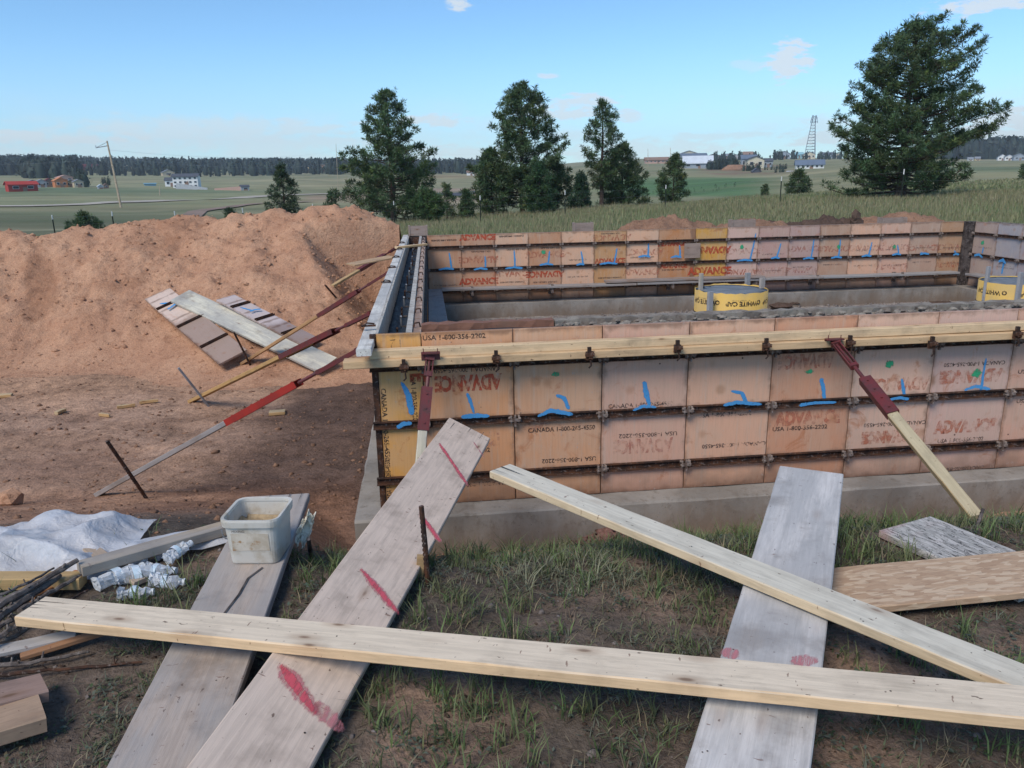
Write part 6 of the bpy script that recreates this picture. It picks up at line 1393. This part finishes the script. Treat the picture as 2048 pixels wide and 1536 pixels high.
def longfence(label, u0, u1, v0, v1, h, dist, mat):
    n = 14; t = None; a0 = atD(u0, v0, dist); t = empty('panel_fence', a0); tag(t, label, 'fence')
    for k in range(n):
        a = atD(u0+(u1-u0)*k/n, v0+(v1-v0)*k/n, dist); c = atD(u0+(u1-u0)*(k+.9)/n, v0+(v1-v0)*(k+.9)/n, dist); d = c-a; m = MB(); hh = h*dist/F_PX
        m.box(0, d.length, -.05, .05, -1.5, hh); m.build('fence_panel', HM[mat], t, Matrix.Translation(a-a0) @ frame_M((0, 0, 0), d))
longfence('long pinkish panel fence between the tall white house and the tiny shed', 430, 482, 384, 380, 7, 250, 'pink'); longfence('dark retaining wall of the tall white house', 352, 415, 373, 383, 7, 255, 'grey')
for (u0, u1, vb, ve, vr, w, r, lab) in ((468, 490, 336, 331, 328, 'brown', 'roofgrey', 'brown roofed house in the left distance, first of the row in the woods'), (530, 556, 346, 339, 335, 'bluegrey', 'roofgrey', 'blue grey house in the left distance amid dark trees'), (575, 618, 344, 338, 334, 'yellow', 'yellow', 'wide low yellow roofed building in the left distance'), (624, 640, 334, 328, 325, 'orange', 'red', 'red roofed house on the skyline left of the broad open pine'), (642, 668, 343, 335, 330, 'darkred', 'brown', 'dark red house just left of the broad open pine'), (556, 572, 346, 340, 337, 'pink', 'brown', 'pinkish house between the blue grey and yellow buildings')):
    house(lab, u0, u1, vb, ve, vr, 480, w, r, .15, False, 3)
house('small white building with brown roof seen between the left and middle pines', 934, 950, 351, 345, 342, 380, 'white', 'brown', .1, False, 0, 1, .6, 'building', 'building')
# right side
house('long low pinkish flat roofed building on the skyline', 1290, 1338, 327, 320, 315, 430, 'pink', 'brown', .1, False, 6, 1, .5, 'building', 'building')
house('upper part of a big white house behind the white roofed barn', 1356, 1400, 318, 309, 302, 400, 'cream', 'roofgrey', .15, True, 3); house('white house wing with dark blue roof behind the barn', 1362, 1414, 320, 313, 307, 385, 'white', 'slate', .1, False, 5)
house('large barn with long white roof and grey walls right of the lone medium pine', 1366, 1425, 337, 326, 313, 345, 'bluegrey', 'roofwhite', .05, False, 3, 1, .55, 'barn', 'barn')
house('cream gabled house facing the field on the right hill', 1494, 1528, 337, 320, 314, 350, 'cream', 'roofdark', .2, True, 2, 1, .9); house('blue grey house body behind the cream gabled house', 1482, 1512, 336, 318, 311, 362, 'bluegrey', 'slate', .1, False, 3); house('small wing with deck right of the cream gabled house', 1526, 1545, 335, 323, 318, 360, 'bluegrey', 'roofdark', .1, False, 2)
house('dark garage roof in front of the cream gabled house', 1505, 1522, 349, 343, 337, 330, 'roofdark', 'roofdark', .3, True, 0, cat='shed', name='shed'); house('small beige shed on the right slope beside bushes', 1574, 1588, 351, 346, 343, 315, 'cream', 'grey', .1, False, 1, cat='shed', name='shed')
house('long white ranch building with dark blue roof below the mast', 1592, 1647, 338, 329, 321, 330, 'white', 'slate', .1, False, 6, 1, .4, 'building', 'building')
for i, (u0, u1, vb, ve, vr, w, r, lab) in enumerate(((1415, 1440, 319, 312, 308, 'brown', 'roofgrey', 'brown roofed house on the skyline right of the barn'), (1443, 1462, 318, 312, 308, 'cream', 'roofgrey', 'cream house on the skyline, second right of the barn'), (1461, 1480, 318, 312, 309, 'grey', 'roofgrey', 'grey house on the skyline above the cream gabled house'), (1486, 1506, 318, 309, 304, 'pink', 'brown', 'taller pinkish house on the skyline above the cream gabled house'),
        (1556, 1580, 318, 308, 303, 'bluegrey', 'roofgrey', 'tall blue grey house on the skyline left of the mast'), (1590, 1606, 317, 309, 305, 'teal', 'teal', 'turquoise house on the skyline at the left foot of the mast'), (1606, 1630, 318, 309, 304, 'cream', 'roofgrey', 'olive cream house directly under the mast'), (1642, 1668, 315, 309, 305, 'bluegrey', 'roofdark', 'blue grey house on the skyline right of the mast'), (1668, 1684, 316, 309, 307, 'cream', 'roofgrey', 'cream house half behind the largest pine'))):
    house(lab, u0, u1, vb, ve, vr, 480+i*4, w, r, .12, i % 2 == 0, 3, 1)
for i, (u0, u1, vb, ve, vr, w, r, lab) in enumerate(((1936, 1946, 321, 318, 315, 'white', 'roofgrey', 'small white house far right against dark woods, first'), (1950, 1960, 321, 317, 314, 'yellow', 'roofgrey', 'small yellowish house far right against dark woods'), (1996, 2012, 321, 314, 309, 'white', 'roofdark', 'white gabled house far right, left of a pair'), (2010, 2026, 321, 314, 310, 'white', 'slate', 'white gabled house far right, right of a pair'), (2028, 2050, 321, 313, 308, 'bluegrey', 'roofgrey', 'large grey house at the right edge against dark woods'))):
    house(lab, u0, u1, vb, ve, vr, 560, w, r, .2, i > 1, 2, 1)
# dirt mound on the far right building site
hp = [atD(u, v, 335) for u, v in ((1455, 350), (1465, 344), (1480, 343), (1490, 350))]
b = MB(); rings = []
q = random.Random(5)
for s, hgt in ((0, 0), (.35, .5), (.6, .85), (.8, 1), (1, 1.02)):
    rings.append([Vector((6.8*(1-s*.62)*math.cos(a)*q.uniform(.92, 1.08), 3.5*(1-s*.8)*math.sin(a), 2.6*hgt-.4)) for a in [k*6.2832/18 for k in range(18)]])
b.loft(rings); c = atD(1470, 354, 335); c.z = float(gz(c.x, c.y))
tag(b.build('dirt_pile', M['spoil2'], None, Matrix.Translation(c), smooth=True), 'flat topped reddish dirt mound at the building site on the right hill', 'dirt pile')
# pale tracks: sheets draped over the land
def track(name, pts, w, col, dz=.12):
    P = [Vector(hit(u, v, 0, 40)) if not isinstance(u, Vector) else u for u, v in pts]; V = []; 
    Q = []
    for a, c in zip(P[:-1], P[1:]):
        n = max(2, int((c-a).length/3)); Q += [a.lerp(c, k/n) for k in range(n)]
    Q.append(P[-1]); n = len(Q)
    for i, p in enumerate(Q):
        d = (Q[min(i+1, n-1)]-Q[max(i-1, 0)]); d.z = 0; d.normalize(); s = Vector((-d.y, d.x, 0))
        for k in range(5): r_ = p+s*w*(k/4-.5); V.append((r_.x, r_.y, float(gz(r_.x, r_.y))+dz))
    V = np.array(V); ii = np.arange(n*5).reshape(n, 5); F = np.stack([ii[:-1, :-1], ii[:-1, 1:], ii[1:, 1:], ii[1:, :-1]], -1).reshape(-1, 4)
    o = link(name, mesh_np(name, V, F, flat(name+'_surface', col, .95, .2, .3), True)); tag(o, kind='structure')
track('road', [(-60, 414), (150, 410), (330, 402), (520, 393), (690, 386)], 5.5, (.44, .40, .33))
track('road', [(880, 392), (905, 387), (960, 383)], 9, (.085, .09, .105)); track('path', [(345, 452), (375, 440), (395, 424), (480, 412), (620, 404)], 2.2, (.26, .19, .15))
# far woods: thousands of small crowns, one mass
def woods(name, label, pts, seed, hgt=(7, 15), mat_tint=(.026, .042, .034)):
    """pts: (x, y) world positions"""
    g_ = np.random.default_rng(seed); n = len(pts); x, y = pts[:, 0], pts[:, 1]; z = gz(x, y); h = g_.uniform(hgt[0], hgt[1], n); r = h*g_.uniform(.22, .38, n)
    near = float(np.median(np.hypot(x, y))) < 480
    K = 5; a = np.linspace(0, 2*np.pi, K, endpoint=False); lv = [(.0, .6), (.42, .8), (.78, .5), (.96, .08)]
    rings = []
    for (f, k) in lv:
        rr = r[:, None]*k*g_.uniform(.5, 1.2, (n, K)); rings.append(np.stack([x[:, None]+rr*np.cos(a), y[:, None]+rr*np.sin(a), (z-.5)[:, None]+h[:, None]*(f+g_.uniform(-.08, .08, (n, K)))], -1))
    V = np.stack(rings, 1).reshape(-1, 3); q = []
    for l in range(3):
        for k in range(K): k2 = (k+1) % K; q.append((l*K+k, l*K+k2, (l+1)*K+k2, (l+1)*K+k))
    F = (np.array(q)[None]+np.arange(n)[:, None, None]*4*K).reshape(-1, 4)
    tint_ = np.array(mat_tint)*g_.uniform(.65, 1.5, (n, 1)); col = np.repeat(tint_, 4*K, 0)
    # ragged sprays standing off the core
    S = 170 if near else 12; sz = .10 if near else .30
    f = g_.uniform(0, 1, (n, S))**.8; prof_ = np.interp(f, [0, .1, .4, .75, 1], [.7, .95, 1.0, .62, .1]); aa = g_.uniform(0, 6.2832, (n, S)); rr = r[:, None]*prof_*g_.uniform(.6, 1.25, (n, S))
    c0 = np.stack([x[:, None]+rr*np.cos(aa), y[:, None]+rr*np.sin(aa), z[:, None]+h[:, None]*f*1.02], -1)
    D1 = g_.normal(size=(n, S, 3)); D2 = g_.normal(size=(n, S, 3)); D1 /= np.linalg.norm(D1, axis=-1, keepdims=True); D2 /= np.linalg.norm(D2, axis=-1, keepdims=True)
    s_ = (h[:, None]*sz*g_.uniform(.5, 1.2, (n, S)))[..., None]
    V2 = np.stack([c0-D1*s_*.5, c0+D2*s_*.35, c0+D1*s_*.5, c0-D2*s_*.35], 2).reshape(-1, 3); F2 = (np.arange(n*S)[:, None]*4+np.array([[0, 1, 2, 3]]))
    col2 = np.repeat(np.repeat(tint_, S, 0)*g_.uniform(.7, 1.4, (n*S, 1)), 4, 0)
    F = np.concatenate([F, F2+len(V)]); V = np.concatenate([V, V2]); col = np.concatenate([col, col2])
    return tag(link(name, mesh_np(name, V, F, M['needles'], False, col)), label, 'woods', None, 'stuff')
def band(u0, u1, r0, r1, n, seed, dens=None):
    g_ = np.random.default_rng(seed); u = g_.uniform(u0, u1, n); r = g_.uniform(r0**2, r1**2, n)**.5;
    if r0 > 90: r = r/.966*np.sqrt(1+((u-1024)/1594)**2)
    a = YAW+np.arctan((u-1024)/1594); P = np.stack([CAM[0]+r*np.sin(a), CAM[1]+r*np.cos(a)], -1)
    if dens is not None: P = P[g_.random(n) < dens(u, r)]
    return P
woods('far_woods', 'dark pine forest covering the far ridge across the left horizon', band(-200, 1010, 520, 1300, 7500, 1, lambda u, r: np.clip(.6+1.5*fbm(u*.02, r*.01, 3), .15, 1)), 2, (4, 12))
woods('far_woods', 'dark pine woods on the far right horizon beyond the grassland', band(1840, 2200, 640, 1000, 1500, 3), 4, (11, 19))
woods('tree_belt', 'belt of dark trees round the houses in the left distance', band(380, 700, 800, 980, 600, 5), 6, (6, 11)); woods('tree_belt', 'dark trees behind the cluster of sheds beside the red barn', band(60, 170, 420, 480, 110, 7), 8, (7, 12), (.03, .045, .035))
woods('tree_belt', 'dark hedge of trees right of the white roofed barn on the hill', np.concatenate([band(1424, 1470, 350, 372, 50, 9), band(1470, 1480, 345, 355, 6, 19)]), 10, (3, 5)); woods('tree_belt', 'scattered yard trees between the skyline houses on the right hill', band(1430, 1700, 560, 700, 70, 11), 12, (3.5, 7))
woods('tree_belt', 'dark wooded strip across the upper left field in front of the far ridge', band(-60, 172, 560, 760, 1100, 13, lambda u, r: np.clip((180-u)/60, 0, 1)), 14, (6, 11))
woods('bushes', 'small bushes on the right slope near the beige shed', band(1535, 1580, 305, 325, 14, 15), 16, (1.2, 2.6), (.04, .06, .04))
woods('bushes', 'dark shrubs along the bottom of the green field on the right', band(1240, 1480, 108, 122, 60, 17), 18, (.3, .6), (.06, .09, .05))
for i, (u, vb, d, h, lab) in enumerate(((1494, 342, 345, 3.8, 'dark round tree in front of the cream gabled house at left'), (1513, 341, 343, 3.6, 'dark round tree in front of the cream gabled house at right'), (1470, 340, 350, 5, 'pointed dark tree at the right end of the hedge on the hill'), (211, 371, 300, 3.5, 'small dark tree behind the brown shed in the left field'), (162, 374, 300, 7, 'tall dark tree at the right end of the shed cluster'), (1560, 345, 320, 2.6, 'round green bush left of the beige shed on the hill'))):
    c = hit(u, vb, 0, 60); d_ = (c-Vector(CAM)).dot(Vector(FWD)); h = h*min(1.6, d_/d); P = np.array([[c.x, c.y]]*3)+np.array([[0, 0], [1.2, .5], [-1.1, .8]])
    o = woods('tree', lab, P, 60+i, (h*.8, h), (.03, .048, .034)); o['category'] = 'tree'; o['kind'] = 'thing'

# ------------------------------------------------------------------ grasses
def blades(x, y, z, h, w, lean, cols, seed, seg=2):
    """bent tapering blades"""
    g_ = np.random.default_rng(seed); n = len(x); a = g_.uniform(0, 6.2832, n); b_ = a+1.57+g_.uniform(-.5, .5, n)
    dx, dy = np.cos(b_)*lean*h, np.sin(b_)*lean*h; sx, sy = np.cos(a)*w/2, np.sin(a)*w/2
    P = lambda f, k: (x+dx*f*f, y+dy*f*f, z+h*f*(1-.25*lean*f), k)
    rows = []
    for f, k in ((0, .8), (.5, 1.0), (1, 0)):
        px_, py_, pz_, kk = P(f, k)
        if k: rows += [np.stack([px_-sx*kk, py_-sy*kk, pz_], -1), np.stack([px_+sx*kk, py_+sy*kk, pz_], -1)]
        else: rows.append(np.stack([px_, py_, pz_], -1))
    V = np.stack(rows, 1).reshape(-1, 3); F = (np.array([(0, 1, 3), (0, 3, 2), (2, 3, 4)])[None]+np.arange(n)[:, None, None]*5).reshape(-1, 3)
    return V, F, np.repeat(cols, 5, 0)
def in_planks(x, y, z, h):
    bad = np.zeros(len(x), bool)
    for p0, p1, hw, zb in PLANKS:
        d = np.array([p1.x-p0.x, p1.y-p0.y]); L2 = d@d; t = ((x-p0.x)*d[0]+(y-p0.y)*d[1])/L2; dist = np.hypot(x-(p0.x+np.clip(t, 0, 1)*d[0]), y-(p0.y+np.clip(t, 0, 1)*d[1]))
        zb_ = (p0.z+(p1.z-p0.z)*np.clip(t, 0, 1))-.04
        bad |= (dist < hw+.035) & (z+h > zb_-.005)
    return bad
# foreground tufts
g_ = np.random.default_rng(77)
def fore(n, seed, hh, ww, pal, nb, area=(-2.7, 4.6, -4.2, -.3), dens=None, lean=(.2, .9), label=None, name='grass'):
    g_ = np.random.default_rng(seed); cx = g_.uniform(area[0], area[1], n); cy = g_.uniform(area[2], area[3], n)
    k = fbm(cx*1.4+seed, cy*1.4, 3)*1.2+.66
    if dens is not None: k = k*dens(cx, cy)
    m = g_.random(n) < k; cx, cy = cx[m], cy[m]; n = len(cx)
    nb_ = nb; x = (cx[:, None]+g_.normal(size=(n, nb_))*.018).ravel(); y = (cy[:, None]+g_.normal(size=(n, nb_))*.018).ravel(); s = np.repeat(g_.uniform(.45, 1.2, n), nb_)
    h = hh*s*g_.uniform(.5, 1.1, n*nb_); z = gz(x, y)-.004; ok = ~in_planks(x, y, z, h); ok &= ~((x < -.6) & (y > -1.5))
    sheet = (x < -.8) & (y > -2.0) & (y < -1.4); ok &= ~(sheet & (g_.random(len(x)) < .9))
    ti = np.repeat(g_.integers(0, len(pal), n), nb_); C = np.array(pal)[ti]*g_.uniform(.7, 1.3, (n*nb_, 1))
    x, y, z, h, C = x[ok], y[ok], z[ok], h[ok], C[ok]
    V, F, Cc = blades(x, y, z, h, ww*g_.uniform(.7, 1.3, len(x)), g_.uniform(*lean, len(x)), C, seed+1)
    return tag(link(name, mesh_np(name, V, F, M['grass'], False, Cc)), label, 'grass', None, 'stuff')
slope_d = lambda x, y: np.clip(1.15-.85*sst((y+1.9)/.8), .1, 1)*np.where(x < -.55, .8, 1)
fore(5200, 101, .12, .0046, [(.14, .20, .075), (.125, .175, .07), (.175, .21, .095), (.165, .18, .085)], 11, dens=slope_d, label='green grass tufts on the bank under and around the planks')
fore(20000, 102, .045, .0040, [(.145, .165, .085), (.12, .145, .08), (.20, .185, .12), (.145, .16, .12)], 9, dens=slope_d, lean=(.5, 1.4), label='short matted grass and weeds covering the bank')
fore(4000, 103, .10, .0030, [(.30, .25, .15), (.24, .20, .13), (.20, .15, .10)], 5, dens=lambda x, y: slope_d(x, y)*.8, lean=(.5, 1.6), label='dry straw coloured grass stalks on the bank', name='dry_grass')
pp = hit(1150, 1165); fore(42, 104, .10, .004, [(.26, .26, .17), (.20, .22, .14)], 14, area=(pp.x-.25, pp.x+.28, pp.y-.12, pp.y+.12), lean=(.6, 1.5), label='pale greyish tuft of dead grass below the middle of the footing', name='dry_grass')
# low leafy weeds
def weeds(n, seed, label):
    g_ = np.random.default_rng(seed); cx = g_.uniform(-2.5, 4.2, n); cy = g_.uniform(-4.1, -.5, n); k = g_.random(n) < (fbm(cx*1.1+9, cy*1.1, 3)*1.6+.5); cx, cy = cx[k], cy[k]; n = len(cx); L = 12
    x = (cx[:, None]+g_.normal(size=(n, L))*.022).ravel(); y = (cy[:, None]+g_.normal(size=(n, L))*.022).ravel(); z = gz(x, y)+g_.uniform(.004, .03, n*L); ok = ~in_planks(x, y, z, np.full(n*L, .02)); ok &= ~((x < -.6) & (y > -1.5))
    x, y, z = x[ok], y[ok], z[ok]; m = len(x); a = g_.uniform(0, 6.28, m); s = g_.uniform(.005, .012, m); t = g_.uniform(-.4, .6, m)
    ex, ey = np.cos(a)*s, np.sin(a)*s
    V = np.stack([np.stack([x-ex, y-ey, z], -1), np.stack([x-ey*.5, y+ex*.5, z+.003], -1), np.stack([x+ex, y+ey, z+s*t], -1), np.stack([x+ey*.5, y-ex*.5, z+.003], -1)], 1).reshape(-1, 3)
    F = (np.array([(0, 1, 2, 3)])[None]+np.arange(m)[:, None, None]*4).reshape(-1, 4); C = np.array([(.12, .16, .12), (.08, .12, .055), (.15, .17, .13), (.13, .11, .07)])[g_.integers(0, 4, m)]*g_.uniform(.7, 1.2, (m, 1))
    tag(link('weeds', mesh_np('weeds', V, F, M['grass'], False, np.repeat(C, 4, 0))), label, 'weeds', None, 'stuff')
weeds(2600, 201, 'low grey green leafy weeds on the bank')
# flat dead litter
g_ = np.random.default_rng(303); n = 9000; x = g_.uniform(-2.6, 4.5, n); y = g_.uniform(-4.2, -.25, n); k = g_.random(n) < (.55+fbm(x*1.5, y*1.5, 3)); x, y = x[k], y[k]; z = gz(x, y)+.004; ok = ~((x < -.6) & (y > -1.5)); x, y, z = x[ok], y[ok], z[ok]; m = len(x)
V, F, Cc = blades(x, y, z, g_.uniform(.004, .012, m), g_.uniform(.002, .004, m), g_.uniform(4, 12, m), np.array([(.20, .16, .11), (.13, .10, .075), (.28, .23, .16)])[g_.integers(0, 3, m)]*g_.uniform(.6, 1.2, (m, 1)), 304)
tag(link('straw_litter', mesh_np('straw_litter', V, F, M['grass'], False, Cc)), 'dead straw lying flat on the soil of the bank', 'litter', None, 'stuff')
# tall field grass beyond the foundation
def field(n, seed, r0, r1, u0, u1, hh, ww, pal, label, dens=None, lean=(.1, .5)):
    g_ = np.random.default_rng(seed*7+3); P = band(u0, u1, r0, r1, n, seed); x, y = P[:, 0], P[:, 1]; k = g_.random(n) < np.clip(.85+.6*fbm(x*.25, y*.25, 3), .6, 1)
    k &= ~((y < 9.9) & (x < 11.6)); k &= (pz(x, y) < gz(x, y)+.02); x, y = x[k], y[k]; hd = np.hypot(x-9.5, y-11)
    x, y = x[hd > 0], y[hd > 0]; n = len(x); z = gz(x, y)-.02; r = np.hypot(x-CAM[0], y-CAM[1]); h = hh*g_.uniform(.5, 1.15, n)*(1+.3*fbm(x*.4, y*.4, 2)); pal = np.array(pal)
    pick = np.clip(((fbm(x*.12, y*.3+seed, 3)*.9+.5)*len(pal)+g_.normal(size=n)*.8).astype(int), 0, len(pal)-1); C = pal[pick]*g_.uniform(.8, 1.2, (n, 1))
    V, F, Cc = blades(x, y, z, h, ww*(r/25)*g_.uniform(.7, 1.4, n), g_.uniform(*lean, n), C, seed+1)
    tag(link('field_grass', mesh_np('field_grass', V, F, M['grass'], False, Cc)), label, 'grass', None, 'stuff')
PALF = [(.19, .235, .105), (.22, .25, .115), (.27, .265, .14), (.31, .285, .165), (.22, .25, .12)]
field(52000, 401, 14.2, 28, -100, 2150, .22, .018, PALF, 'tall pale grass growing behind the far wall and heaps')
field(60000, 402, 27, 48, -100, 2150, .26, .020, PALF, 'tall grass along the fence line and under the pines')
field(30000, 403, 20, 44, 500, 2150, .36, .008, [(.34, .29, .17), (.30, .25, .15), (.26, .25, .13)], 'pale seed stalks standing above the field grass', lean=(.05, .3))
field(26000, 404, 46, 75, 1150, 2150, .3, .03, PALF, 'grass on the slope beyond the fence on the right')

# ------------------------------------------------------------------ air
b_ = MB(); b_.box(-1700, 1700, -40, 1700, -9, 85)
hm_ = bpy.data.materials.new('haze'); hm_.use_nodes = True; n_ = hm_.node_tree.nodes; n_.clear()
v_ = n_.new('ShaderNodeVolumePrincipled'); v_.inputs['Density'].default_value = 0.00022; v_.inputs['Color'].default_value = (0.82, 0.91, 1.0, 1)
o_ = n_.new('ShaderNodeOutputMaterial'); hm_.node_tree.links.new(v_.outputs[0], o_.inputs['Volume'])
tag(b_.build('haze', hm_), 'thin bluish air haze over the whole landscape', 'haze', None, 'stuff')
